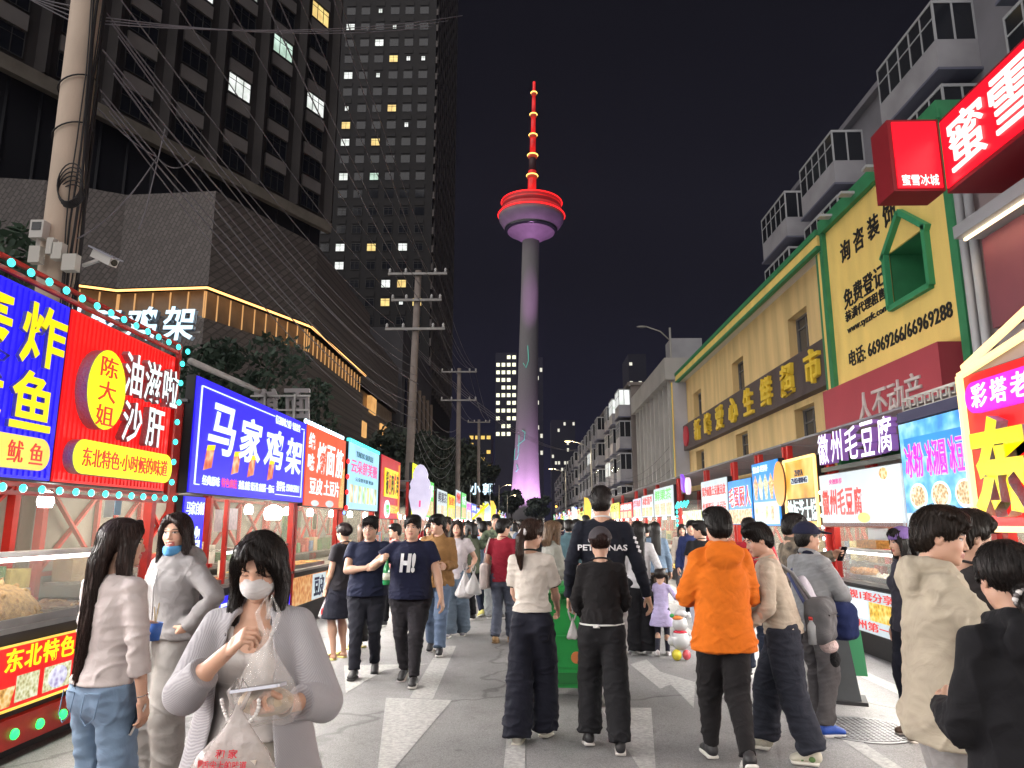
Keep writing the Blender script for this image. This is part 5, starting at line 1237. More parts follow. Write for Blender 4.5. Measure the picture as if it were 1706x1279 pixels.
G_ = dict(red=glow('lit_red', (.80, .012, .012), .85, .25, .9), blue=glow('lit_blue', (.020, .012, .80), 1.0, .12, .8), dblue=glow('lit_deep_blue', (.012, .06, .72), .8, .3, 1), yellow=glow('lit_yellow', (1.0, .74, .005), .98, .12, 2.2), lime=glow('lit_lime', (.82, .90, .015), .9, .14, 2.2),
          white=glow('lit_white', (.80, .97, .98), 1.0, .08, 3), white2=glow('lit_soft_white', (.72, .84, .92), .58, .16, 2), sky=glow('lit_sky', (.34, .68, .92), .85, .15, 1.2), orange=glow('lit_vermilion', (.78, .085, .03), .85, .2, 1.5), magenta=glow('lit_magenta', (.86, .02, .62), 1.0), pink=glow('lit_pink', (.85, .08, .30), .85), rtext=glow('lit_red_text', (.75, .03, .025), .75),
          green=glow('lit_green', (.10, .62, .10), .8, .2, 2), azure=glow('lit_azure', (.02, .26, .88), .9, .3, 1.5), gold=glow('lit_gold', (1.0, .62, .10), 1.0, .16, 2), ntext=mat('dark_navy_text', (.02, .03, .10), .5), blk=mat('black_text', (.02, .02, .02), .5), oran=glow('lit_orange_disc', (.95, .36, .06), .85), lilac=glow('lit_lilac', (.74, .70, .95), .68, .12, 4), purple=glow('lit_purple', (.30, .10, .85), .9), teal=glow('teal_lamp', (.05, .75, .70), 2.2), greenl=glow('green_lamp', (.02, .9, .12), 2.6), redl=glow('red_lamp', (.95, .02, .02), 2.4), bluel=glow('blue_lamp', (.15, .35, 1.0), 2.6), palel=glow('pale_lamp', (.7, .9, 1.0), 3.0), silver=mat('studded_silver', (.45, .46, .5), .35, .6, bump=.8, bscale=60), salm=mat('warm_panel', (.55, .35, .22), .6, var=.3, vscale=2))
F_ = dict(fried=pic('picture_fried', (.30, .10, .02), (.75, .42, .10), (.95, .85, .55), 22), grain=pic('picture_grain', (.25, .22, .08), (.6, .58, .30), (.85, .86, .7), 34), purp=pic('picture_purple', (.30, .22, .50), (.62, .60, .78), (.9, .9, .95), 26), cup=pic('picture_drinks', (.10, .30, .12), (.75, .72, .35), (.85, .93, .95), 9), bowl=pic('picture_bowl', (.20, .10, .04), (.65, .40, .16), (.92, .88, .72), 30), tofu=pic('picture_tofu', (.45, .55, .68), (.75, .84, .92), (.92, .96, .98), 10, .95), wheat=pic('picture_wheat', (.45, .18, .03), (.72, .38, .08), (.85, .62, .25), 30), mix=pic('picture_mixed', (.10, .35, .15), (.85, .35, .18), (.95, .9, .55), 18), goldn=pic('picture_golden', (.35, .12, .01), (.80, .36, .03), (1.0, .72, .25), 2.2, .8, False))
class Stall:
    def __init__(s, label, side, ya, yb, z0=None, name='food_stall', group='food stalls along the street', depth=1.5, light=1.0, lattice=True, counter=True, panel=None, base=blackp, energy=41.0, back=True):
        s.side = side; s.yc = (ya + yb) / 2; s.w = yb - ya; s.X = XL if side < 0 else XR; s.z0 = 0.0 if z0 is None else z0
        s.root = thing(name, label, 'food stall', (s.X, s.yc, s.z0), R(90) * (1 if side < 0 else -1), group); w = s.w; h = w / 2
        mb = MB()
        for x in (-h + .05, h - .05):
            mb.bb((x - .04, .06, 0), (x + .04, .14, 2.9), redf); mb.bb((x - .04, depth - .08, 0), (x + .04, depth, 2.7), redf)
        for z in (1.11, 2.0): mb.bb((-h + .092, depth - .06, z), (h - .092, depth - .01, z + .045), redf)
        if lattice:
            n = max(2, round(w / 1.1))
            for i in range(n):
                a, b = -h + .1 + (w - .2) * i / n, -h + .1 + (w - .2) * (i + 1) / n
                mb.bar((a, depth - .035 - .006 * (i % 2), 1.16), (b, depth - .035 - .006 * (i % 2), 2.0), .05, .03, redf); mb.bar((b, depth - .075 - .006 * (i % 2), 1.16), (a, depth - .075 - .006 * (i % 2), 2.0), .05, .03, redf)
                if i: mb.bb((a - .025, depth - .06, 1.157), (a + .025, depth - .012, 1.998), redf)
        mb.build('frame', s.root)
        mb = MB(); mb.bb((-h + .02, depth + .002, .3), (h - .02, depth + .02, 2.7), backp); mb.build('back_sheet', s.root)
        mb = MB(); mb.bb((-h, .02, 2.92), (h, depth + .05, 2.95), mat('roof_sheet', (.22, .22, .24), .5, .3)); mb.build('roof', s.root)
        for x in (h - .012,):
            mb = MB(); mb.bb((x - .004, .15, .95), (x + .004, depth - .1, 2.3), plast); mb.build('side_sheet', s.root)
        if s.yc < 34:                          # shelf with supplies at the back
            mb = MB(); mb.bb((-h + .12, depth - .36, 1.02), (h - .12, depth - .09, 1.05), inox); sf = mb.build('shelf', s.root); r = random.Random(int(ya * 10)); x = -h + .2
            while x < h - .35:
                bw, bh = r.uniform(.10, .30), r.uniform(.12, .34); c = r.choice(((.42, .30, .18), (.5, .48, .45), (.40, .06, .05), (.10, .16, .3), (.55, .48, .2), (.12, .25, .12)))
                mb = MB(); mb.bb((x, depth - .33, 1.052), (x + bw, depth - .12, 1.052 + bh), mat('supply_%d' % int(c[0] * 100), c, .6, var=.25, vscale=8)); mb.build('supply_box', sf); x += bw + r.uniform(.02, .25)
            for k in range(2):
                x = r.uniform(-h + .2, h - .5); z = r.uniform(1.45, 1.6); mb = MB(); mb.bb((x, .36, z), (x + r.uniform(.2, .4), .365, z + .28), mat('notice_%d' % (int(ya) % 3), ((.6, .62, .6), (.62, .5, .5), (.55, .6, .45))[int(ya) % 3], .5, var=.2, vscale=20)); mb.build('notice', s.root)
        if counter:
            mb = MB(); mb.bb((-h + .03, .16, .0), (h - .03, .30, .30), blackp); mb.bb((-h + .02, .10, .30), (h - .02, .85, .88), base); mb.bb((-h, .06, .884), (h, .90, .92), inox); mb.build('counter', s.root)
        if light:
            mb = MB()
            pass
            for x in ([0] if w < 2.2 else [-w * .25, w * .25]): mb = MB(); mb.lathe([(.0, 0), (.05, .0), (.065, .05), (.05, .12), (.02, .14)], ledw, 12, (x, .42, 1.78)); mb.build('lamp', s.root, True)
            ld = bpy.data.lights.new('stall_light', 'AREA'); ld.shape = 'RECTANGLE'; ld.size = w * .85; ld.size_y = .25; ld.energy = energy * w * light * (1 if side < 0 else .72); ld.color = (1, .965, .91); ld.spread = R(165)
            lo = bpy.data.objects.new('stall_light', ld); COL.objects.link(lo); lo.parent = s.root; lo.location = (0, -.10, 1.92 if side < 0 else 1.52); lo.rotation_euler = (R(-62), 0, 0)
            ld = bpy.data.lights.new('work_light', 'AREA'); ld.shape = 'RECTANGLE'; ld.size = w * .8; ld.size_y = .2; ld.energy = 17 * w; ld.color = (1, .86, .64)
            lo = bpy.data.objects.new('work_light', ld); COL.objects.link(lo); lo.parent = s.root; lo.location = (0, .6, 2.2)
    def x(s, u, Y=None):                     # local x of a photograph column on the sign plane
        d = ray(u, 760); t = s.X / d.x; y = d.y * t; return (y - s.yc) * (1 if s.side < 0 else -1)
    def sign(s, x0, x1, z0, z1, m, y=0.0, th=.10, name='sign_board', casem=None, frame=None, poly_=None):
        mb = MB()
        if poly_: mb.prism(poly_, m, lambda a, b, k: (a, y - k, b), .03); mb.prism(poly_, casem or blackp, lambda a, b, k: (a, y + th - k, b), th - .001)
        else: mb.bb((x0, y + .002, z0), (x1, y + th, z1), casem or blackp); mb.bb((x0 + .012, y - .02, z0 + .012), (x1 - .012, y, z1 - .012), m)
        o = mb.build(name, s.root)
        if frame:
            mb = MB()
            for a, b in (((x0, z0), (x1, z0)), ((x1, z0), (x1, z1)), ((x1, z1), (x0, z1)), ((x0, z1), (x0, z0))): mb.bar((a[0], y - .035, a[1]), (b[0], y - .035, b[1]), .035, .035, frame)
            mb.build('light_edge', o)
        s.cur = o; s.y = y - .02; return o
    def text(s, t, x0, x1, z0, z1, m, bold=.012, depth=.006, shear=0, side=None, up=0.0, name='lettering'):
        mb = MB(); write(mb, t, x0, x1, z0, z1, s.y - .001 - up, m, depth, bold, shear, 1.0, side); return mb.build(name, s.cur)
    def shape(s, poly_, m, depth=.012, name='panel', up=0.0, side=None):
        mb = MB(); y = s.y - .0015 - up
        mb.prism(poly_, m, lambda a, b, k: (a, y - k, b), depth)
        if side: mb.m = [0] * len(mb.m); mb.mi(side); mb.m = [0, 0] + [1] * (len(mb.f) - 2); mb.m[0] = 1
        return mb.build(name, s.cur)
    def lamps(s, pts, m, r=.035, y=-.06, name='bulb', n=96):
        for p in pts[:n]:
            mb = MB(); mb.ell((p[0], y, p[1]), (r, r * .7, r), m, 8, 6); mb.build(name, s.cur, True)
    def to_world(s, x, y, z):
        return Vector((s.X - y, s.yc + x, s.z0 + z)) if s.side < 0 else Vector((s.X + y, s.yc - x, s.z0 + z))
    def glass(s, x0, x1, z0=.922, z1=1.32, y=.10, top=True):
        mb = MB(); mb.bb((x0, y, z0), (x1, y + .008, z1), glassm); mb.bb((x0, y + .01, z1 + .002), (x1, y + .40, z1 + .012), glassm); o = mb.build('glass_guard', s.root)
        if top: mb = MB(); mb.bb((x0, y - .02, z1 + .014), (x1, y + .05, z1 + .05), inox); mb.bb((x0 + .05, y + .06, z1 - .03), (x1 - .05, y + .10, z1), ledt); mb.build('light_rail', o)
def food(st, label, x, y, w, d, kind, cat='food tray', z=.92):
    p = st.to_world(x, y, z); t = thing('food_tray', label, cat, p, st.root.rotation_euler.z); mb = MB()
    mb.bb((-w / 2, -d / 2, 0), (w / 2, d / 2, .012), inox)
    for a in (-1, 1): mb.bb((a * w / 2 - .006, -d / 2, .013), (a * w / 2 + .006, d / 2, .06), inox); mb.bb((-w / 2 + .007, a * d / 2 - .006, .013), (w / 2 - .007, a * d / 2 + .006, .06), inox)
    mb.build('tray', t); r = random.Random(len(label) * 7 + int(x * 100)); mb = MB()
    C = {'fried': ((.50, .30, .10), (.62, .42, .18), (.42, .22, .07)), 'meat': ((.42, .16, .06), (.52, .22, .08), (.34, .12, .05)), 'dark': ((.10, .05, .03), (.16, .08, .04), (.2, .12, .05)), 'white': ((.7, .68, .6), (.62, .60, .52), (.75, .73, .68)), 'skewer': ((.55, .30, .08), (.45, .2, .05), (.6, .4, .12)), 'egg': ((.55, .28, .12), (.5, .25, .1), (.58, .32, .15))}[kind]
    ms = [mat('food_%s_%d' % (kind, i), c, .5, var=.4, vscale=30, bump=.6, bscale=60) for i, c in enumerate(C)]
    if kind in ('fried', 'dark', 'white'):
        hh = .34 if kind == 'fried' else .08
        for i in range(260 if kind == 'fried' else 110):
            a, q = r.random() * 6.28, r.random() ** .5; px, py = q * math.cos(a) * w * .44, q * math.sin(a) * d * .42; zt = hh * (1 - q * q) * (.75 + .3 * r.random()); s = .012 + .02 * r.random()
            M = Euler((r.random() * 3, r.random() * 3, r.random() * 3)).to_matrix(); mb.ell((px, py, .02 + zt * (.4 + .6 * r.random())), (s * 1.6, s, s * .7), ms[i % 3], 6, 4, M)
        mb.ell((0, 0, .02), (w * .43, d * .41, hh * .8), ms[0], 16, 8)
    elif kind == 'egg':
        for i in range(5):
            for j in range(2): mb.ell((-w * .4 + i * w * .2, -d * .2 + j * d * .4, .07), (.045, .045, .075), ms[(i + j) % 3], 12, 8)
    else:
        n = int(w / .07)
        for i in range(n):
            for j in range(2):
                px = -w / 2 + (i + .5) * w / n; M = Euler((0, 0, .25 * (r.random() - .5))).to_matrix(); mb.ell((px, (j - .5) * d * .4, .035 + .02 * r.random()), (.030, d * .26, .022), ms[(i + j) % 3], 8, 6, M)
    mb.build('food', t, True); return t

lx = lambda st, Y: Y - st.yc
# L1: fried squid and gizzard stall, two corrugated panels with bulbs all round
s = Stall('red stall with blue and red corrugated signs ringed by turquoise bulbs', -1, 2.6, 7.12, energy=32)
s.sign(lx(s, 2.6), lx(s, 5.36), 1.95, 3.32, G_['blue'])
mb = MB()
for i in range(46): x = lx(s, 2.65) + i * .0585; mb.bb((x, s.y - .014, 1.98), (x + .03, s.y - .001, 3.29), G_['blue'])
mb.build('corrugation', s.cur)
s.text('轰', lx(s, 4.05), lx(s, 4.72), 2.72, 3.22, G_['yellow'], .022, .03, side=G_['silver'], up=.016); s.text('炸', lx(s, 4.80), lx(s, 5.28), 2.76, 3.22, G_['yellow'], .022, .03, side=G_['silver'], up=.016)
s.text('鱿', lx(s, 4.05), lx(s, 4.70), 2.30, 2.70, G_['yellow'], .022, .03, side=G_['silver'], up=.016); s.text('鱼', lx(s, 4.78), lx(s, 5.22), 2.30, 2.72, G_['yellow'], .022, .03, side=G_['silver'], up=.016)
s.shape(rrect(lx(s, 3.9), lx(s, 5.22), 2.02, 2.25, .11), G_['gold'], .05, side=G_['silver'], up=.016); s.text('鱿', lx(s, 4.78), lx(s, 4.93), 2.06, 2.21, G_['rtext'], .004, up=.068); s.text('鱼', lx(s, 5.0), lx(s, 5.14), 2.06, 2.21, G_['rtext'], .004, up=.068)
s.sign(lx(s, 5.38), lx(s, 7.08), 1.95, 3.32, G_['red'])
mb = MB()
for i in range(28): x = lx(s, 5.42) + i * .0575; mb.bb((x, s.y - .014, 1.98), (x + .03, s.y - .001, 3.29), G_['red'])
mb.build('corrugation', s.cur)
s.shape(oval(lx(s, 5.76), 2.73, .27, .33), G_['lime'], .10, side=G_['silver'], up=.016, name='oval_panel')
for i, ch in enumerate('陈大姐'): s.text(ch, lx(s, 5.64), lx(s, 5.88), 2.83 - i * .20, 3.00 - i * .20, G_['rtext'], .004, up=.118)
for i, ch in enumerate('油滋啦'): s.text(ch, lx(s, 6.06 + i * .335), lx(s, 6.36 + i * .335), 2.76, 3.14, G_['white'], .014, .06, side=G_['silver'], up=.016)
for i, ch in enumerate('沙肝'): s.text(ch, lx(s, 6.10 + i * .40), lx(s, 6.42 + i * .40), 2.35, 2.71, G_['white'], .014, .06, side=G_['silver'], up=.016)
s.shape(rrect(lx(s, 5.44), lx(s, 7.0), 2.03, 2.30, .13), G_['lime'], .08, side=G_['silver'], up=.016, name='pill_panel'); s.text('东北特色·小时候的味道', lx(s, 5.56), lx(s, 6.9), 2.09, 2.24, G_['rtext'], .006, up=.098)
mb = MB()
for z in (3.36, 3.44, 1.86, 1.92): mb.bar((lx(s, 2.6), -.03, z), (lx(s, 7.12), -.03, z), .03, .03, redf)
mb.bar((lx(s, 7.11), -.03, 1.86), (lx(s, 7.11), -.03, 3.44), .04, .04, redf); rail = mb.build('bulb_rail', s.root); s.cur = rail
s.lamps([(lx(s, 4.2 + i * .2), 3.40) for i in range(16)] + [(lx(s, 4.2 + i * .2), 1.89) for i in range(16)] + [(lx(s, 7.11), 2.05 + i * .2) for i in range(7)], G_['teal'], .030, -.075)
s.sign(lx(s, 2.7), lx(s, 7.08), .36, .80, G_['red'], y=.07, th=.02, name='front_panel')
for i, ch in enumerate('东北特色炸串'): s.text(ch, lx(s, 5.22 + i * .20), lx(s, 5.40 + i * .20), .62, .78, G_['lime'], .016)
for a, b, m in ((5.36, 5.6, 'grain'), (5.66, 5.98, 'grain'), (6.04, 6.5, 'fried'), (6.56, 7.1, 'grain')): s.shape([(lx(s, a), .40), (lx(s, b), .40), (lx(s, b), .58), (lx(s, a), .58)], F_[m], .004, 'picture')
s.shape(oval(lx(s, 5.82), .49, .11, .08), F_['purp'], .006, 'picture', up=.004); s.shape([(lx(s, 5.22), .39), (lx(s, 5.30), .39), (lx(s, 5.34), .52), (lx(s, 5.18), .52)], F_['fried'], .006, 'picture', up=.004); s.shape(oval(lx(s, 5.0), .58, .14, .19), G_['lime'], .006, 'oval_panel')
mb = MB()
for z in (.365, .80): mb.bb((lx(s, 2.7), s.y - .012, z - .008), (lx(s, 7.08), s.y - .001, z + .008), G_['gold'])
mb.build('light_edge', s.cur)
mb = MB(); mb.bb((lx(s, 2.62), .04, .10), (lx(s, 7.1), .158, .30), redf); sk = mb.build('skirt', s.root); s.cur = sk; s.lamps([(lx(s, 4.3 + i * .27), .19) for i in range(12)], G_['greenl'], .038, .03)
s.glass(lx(s, 2.7), lx(s, 7.08), .925, 1.40, .12)
food(s, 'heaped tray of golden fried pieces at the left edge', lx(s, 5.45), .42, 1.2, .66, 'fried'); food(s, 'flat tray of dark fried bits beside the golden heap', lx(s, 6.2), .45, .7, .55, 'dark')
st1 = s
t = thing('payment_card', 'small printed cards hanging from the red stall corner with a red tag', 'card', s.to_world(lx(s, 6.2), .0, 1.70), s.root.rotation_euler.z); mb = MB(); mb.bb((-.08, -.005, 0), (.06, .0, .16), mat('card_white', (.6, .65, .62), .4)); mb.bb((.07, -.01, .02), (.17, -.004, .15), mat('card_blue', (.2, .35, .5), .4)); mb.build('card', t); mb = MB(); mb.tube([(.1, 0, .02), (.1, 0, -.05)], .004, redf, 5); mb.ell((.1, 0, -.1), (.045, .02, .05), redf); mb.build('tag', t, True)

# L2: blue chicken rack stall
s = Stall('stall with broad blue sign and white brush lettering selling chicken racks', -1, 7.46, 11.42, energy=41)
s.sign(lx(s, 7.5), lx(s, 11.38), 1.96, 3.22, G_['blue'], y=-.04)
for i, ch in enumerate('马家鸡架'):
    x0 = 7.86 + i * .86; s.text(ch, lx(s, x0), lx(s, x0 + .74), 2.42 - .015 * i, 3.00 - .03 * i, G_['white'], .022, .008, .12)
mb = MB(); y = s.y - .004
for a, b in (((7.62, 2.06), (7.62, 3.12)), ((7.62, 3.12), (9.9, 3.12)), ((11.25, 3.08), (11.25, 2.05)), ((11.25, 2.05), (10.1, 2.05)), ((7.62, 2.06), (7.72, 2.06)), ((11.1, 3.10), (11.25, 3.10))): mb.bar((lx(s, a[0]), y, a[1]), (lx(s, b[0]), y, b[1]), .022, .010, G_['white'])
mb.build('border_line', s.cur)
s.text('《辽视春晚之星》专属金奖', lx(s, 9.95), lx(s, 11.05), 3.03, 3.15, G_['white'], .01)
s.text('经典原味', lx(s, 7.8), lx(s, 8.25), 2.06, 2.17, G_['white'], .012); s.text('特色麻辣', lx(s, 8.3), lx(s, 8.75), 2.06, 2.17, G_['pink'], .012); s.text('孜然 麻辣 蜜汁酱 麻辣酱 一锅3元', lx(s, 8.8), lx(s, 10.05), 2.06, 2.17, G_['white'], .012); s.text('招学员: 15040159311', lx(s, 10.15), lx(s, 11.15), 2.10, 2.24, G_['white'], .016)
for x0, m in ((7.8, 'fried'), (8.55, 'bowl'), (9.05, 'mix'), (9.75, 'bowl')):
    s.shape([(lx(s, x0), 2.22), (lx(s, x0 + .2), 2.26), (lx(s, x0 + .24), 2.46), (lx(s, x0 + .05), 2.44)], pic('picture_pack', (.55, .05, .03), (.75, .20, .08), (.9, .75, .45), 9), .006, 'picture')
    s.shape([(lx(s, x0 + .05), 2.44), (lx(s, x0 + .24), 2.46), (lx(s, x0 + .26), 2.52), (lx(s, x0 + .07), 2.50)], G_['yellow'], .007, 'picture')
s.sign(lx(s, 7.48), lx(s, 7.98), .95, 1.94, G_['blue'], y=-.02, th=.06, name='hanging_banner'); s.text('马家自制', lx(s, 7.53), lx(s, 7.94), 1.74, 1.88, G_['white'], .014); s.text('鸡', lx(s, 7.58), lx(s, 7.9), 1.34, 1.62, G_['white'], .02); s.text('架', lx(s, 7.58), lx(s, 7.9), 1.00, 1.28, G_['white'], .02)
s.sign(lx(s, 7.5), lx(s, 11.38), .36, .80, G_['blue'], y=.07, th=.02, name='front_panel'); s.text('马家鸡架', lx(s, 8.2), lx(s, 10.4), .42, .74, G_['white'], .018, shear=.12)
mb = MB(); mb.bb((lx(s, 8.5), .08, 1.15), (lx(s, 8.56), 1.2, 1.19), redf)
for x in (8.45, 8.95): mb.bar((lx(s, x), .12, .93), (lx(s, x), .12, 1.94), .05, .05, redf)
mb.build('post', s.root)
s.glass(lx(s, 9.1), lx(s, 11.3), .925, 1.30, .12)
food(s, 'tray of glazed orange chicken racks on the blue stall counter', lx(s, 8.45), .42, 1.7, .6, 'meat'); food(s, 'tray of golden skewers at the far end of the blue stall', lx(s, 10.7), .42, 1.2, .5, 'skewer')
mb = MB()
for i in range(6): mb.tube([(0, 0, .02 * i), (.0, 0, .02 * i + .16)], [.045, .055], mat('paper_cup', (.75, .72, .66), .6), 14)
t = mb.build('cup_stack', None, True); t.location = s.to_world(lx(s, 9.25), .25, .93); tag(t, 'stack of white paper cups on the blue stall counter', 'cups')
t = thing('sign_stand', 'small blue and white counter card leaning by the paper cups', 'card', s.to_world(lx(s, 9.62), .22, .925), s.root.rotation_euler.z); mb = MB(); mb.box((0, 0, .13), (.20, .012, .26), mat('card_face', (.55, .66, .72), .4), Euler((R(-12), 0, 0)).to_matrix()); mb.build('card', t); mb = MB(); mb.prism(oval(0, .14, .07, .085), mat('card_blue2', (.03, .22, .6), .4), lambda a, b, k: (a, -.012 - k, b), .006); mb.build('logo', t)
mb = MB(); mb.lathe([(.0, 0), (.10, .0), (.13, .08), (.11, .16), (.04, .2)], glow('bright_bulb', (1, 1, .96), 10), 16); t = mb.build('work_lamp', None, True); t.location = s.to_world(lx(s, 10.2), -.02, 1.70); tag(t, 'bright white lamp hanging just under the broad blue sign', 'lamp')
st2 = s
# roof letters of the blue stall
def roof_letters(label, txt, c, w, h, m, back=False, pole=None, side=None):
    t = thing('roof_letters', label, 'sign', c); mb = MB(); n = len(txt)
    for i, ch in enumerate(txt):
        x0 = (i - n / 2) * w; k = MB(); write(k, ch, x0 + .04 * w, x0 + .92 * w, 0, h, 0, m, .09, .022, .10, 1, side)
        if back: k.v = [(-p[0], -p[1], p[2]) for p in k.v]
        k.build('letter', t)
    mb.bar((-n * w / 2, .03 if not back else -.03, h * .3), (n * w / 2, .03 if not back else -.03, h * .3), .03, .03, inox); mb.bar((-n * w / 2, .03 if not back else -.03, h * .75), (n * w / 2, .03 if not back else -.03, h * .75), .03, .03, inox)
    for x in (-n * w / 4, n * w / 4): mb.bar((x, .05 if not back else -.05, -.9), (x, .05 if not back else -.05, h * .8), .035, .035, inox)
    mb.build('support_rail', t); return t
c = W(288, 582, 9.3); roof_letters('glowing white roof letters rising behind the red corrugated sign', '马家鸡架', (c.x - .66, 9.3, c.z + .10), .50, .47, glow('letter_cold_white', (.62, .86, 1.0), 1.25), side=mat('letter_side', (.3, .4, .5), .5))
c = W(478, 690, 12.2); roof_letters('unlit grey roof letters seen from behind above the blue sign', '面筋', (c.x - .12, 12.2, c.z - .1), .52, .55, mat('letter_back', (.34, .32, .33), .6), back=True)
mb = MB(); mb.tube([W(318, 602, 8.6), W(432, 652, 12.0)], .045, mat('pipe_grey', (.42, .41, .40), .5), 8); t = mb.build('steam_pipe', None, True); tag(t, 'long grey pipe sloping down behind the top of the blue sign', 'pipe')

# L3: vermilion gluten stall
s = Stall('vermilion stall sign with white characters next to the broad blue sign', -1, 11.46, 14.05, energy=41)
s.sign(lx(s, 11.5), lx(s, 14.0), 1.92, 3.24, G_['orange'], y=-.02)
s.text('绝', lx(s, 11.6), lx(s, 11.95), 2.85, 3.12, G_['white'], .02); s.text('味', lx(s, 11.6), lx(s, 11.95), 2.50, 2.78, G_['white'], .02)
for i, ch in enumerate('烤面筋'): s.text(ch, lx(s, 12.1 + i * .6), lx(s, 12.62 + i * .6), 2.48, 3.02, G_['white'], .012, shear=.06)
s.text('豆皮', lx(s, 11.75), lx(s, 12.5), 2.12, 2.40, G_['white'], .018); s.text('土豆片', lx(s, 12.6), lx(s, 13.6), 2.12, 2.40, G_['white'], .018)
s.shape([(lx(s, 13.62), 1.94), (lx(s, 13.96), 1.94), (lx(s, 13.96), 2.7), (lx(s, 13.75), 2.6)], F_['wheat'], .004, 'picture'); s.shape(oval(lx(s, 12.1), 1.98, .22, .05), G_['white2'], .004, 'picture'); s.shape(oval(lx(s, 13.0), 1.99, .26, .06), G_['white2'], .004, 'picture')
s.lamps([(lx(s, 11.5 + i * .17), 3.28) for i in range(15)], G_['palel'], .04, .0); s.sign(lx(s, 11.5), lx(s, 14.0), .36, .82, pic('picture_noodles', (.45, .10, .03), (.75, .3, .08), (.9, .62, .3), 12, .6), y=.07, th=.02, name='front_panel')
s.shape([(lx(s, 12.5), .38), (lx(s, 13.3), .38), (lx(s, 13.3), .80), (lx(s, 12.5), .80)], G_['white2'], .004); s.text('豆皮', lx(s, 12.6), lx(s, 13.2), .42, .76, G_['ntext'], .03, up=.006)
mb = MB(); mb.bb((lx(s, 14.0), -.03, .3), (lx(s, 14.06), .05, 1.9), redf); s.cur = mb.build('post', s.root); s.lamps([(lx(s, 14.03), .5 + .27 * i) for i in range(6)], G_['bluel'], .035, -.05)
mb = MB(); mb.bb((lx(s, 12.2), .5, 1.35), (lx(s, 12.9), .52, 1.88), pic('poster_dark', (.03, .10, .06), (.12, .30, .14), (.45, .55, .12), 12, .25)); mb.build('poster', s.root)
food(s, 'tray of golden skewers on the vermilion stall', lx(s, 12.8), .42, 1.6, .5, 'skewer')
t = thing('plastic_bag', 'bulging white plastic bag hung on the post of the vermilion stall', 'bag', s.to_world(lx(s, 13.7), -.02, 1.02)); 
st3 = s
# L4: pale blue dessert stall
s = Stall('pale blue dessert stall sign with pink characters and a row of drink pictures', -1, 14.1, 17.2, energy=41)
s.sign(lx(s, 14.2), lx(s, 17.1), 1.92, 3.26, G_['sky'], y=-.04); s.text('YUNDUO SHUFULEI', lx(s, 14.8), lx(s, 16.4), 3.0, 3.12, mat('teal_text', (.05, .22, .3), .5), .01); s.text('云朵舒芙蕾', lx(s, 14.4), lx(s, 16.9), 2.66, 2.94, G_['pink'], .016); s.text('云朵舒芙蕾 奶油', lx(s, 14.8), lx(s, 16.5), 2.5, 2.58, MATS['teal_text'], .006)
for i in range(7): s.shape([(lx(s, 14.35 + i * .38), 2.06), (lx(s, 14.63 + i * .38), 2.06), (lx(s, 14.63 + i * .38), 2.42), (lx(s, 14.35 + i * .38), 2.42)], pic('picture_drink_%d' % i, (.1 + .1 * (i % 3), .3, .12), (.75 - .1 * (i % 4), .55 + .05 * i % .3, .25), (.85, .93, .95), 4 + i % 3, .85), .004, 'picture')
mb = MB(); mb.bb((lx(s, 14.2), -.07, 3.262), (lx(s, 17.1), .0, 3.32), G_['teal']); mb.build('light_edge', s.cur); s.lamps([(lx(s, 14.15), 1.95 + i * .3) for i in range(4)], G_['redl'], .05, -.06)
s.sign(lx(s, 14.2), lx(s, 17.1), .36, .82, G_['sky'], y=.07, th=.02, name='front_panel')
# L5: dark red stall with yellow menu
s = Stall('dark red stall sign holding a lit yellow menu of white and black strips', -1, 17.3, 19.9, energy=41)
s.sign(lx(s, 17.3), lx(s, 19.9), 1.75, 3.30, glow('lit_crimson', (.55, .008, .03), .7, .2, 1), y=-.06, frame=None); s.shape([(lx(s, 17.7), 2.3), (lx(s, 19.6), 2.3), (lx(s, 19.6), 3.0), (lx(s, 17.7), 3.0)], G_['yellow'], .02)
for i in range(5): s.text('锅包肉烤串'[i], lx(s, 17.8 + i * .36), lx(s, 18.1 + i * .36), 2.36, 2.94, G_['rtext'] if i % 2 else G_['blk'], .02, up=.022)
s.shape(oval(lx(s, 18.1), 2.0, .34, .22), G_['white'], .02, 'oval_panel'); s.text('招牌', lx(s, 17.9), lx(s, 18.3), 1.88, 2.12, G_['green'], .02, up=.022); s.text('地道东北味', lx(s, 18.55), lx(s, 19.7), 1.9, 2.12, G_['gold'], .012)
mb = MB(); mb.bb((lx(s, 19.5), s.y - .05, 1.78), (lx(s, 19.56), s.y - .02, 3.2), G_['oran']); mb.build('neon_bar', s.cur); s.sign(lx(s, 17.3), lx(s, 19.9), .36, .82, G_['red'], y=.07, th=.02, name='front_panel')
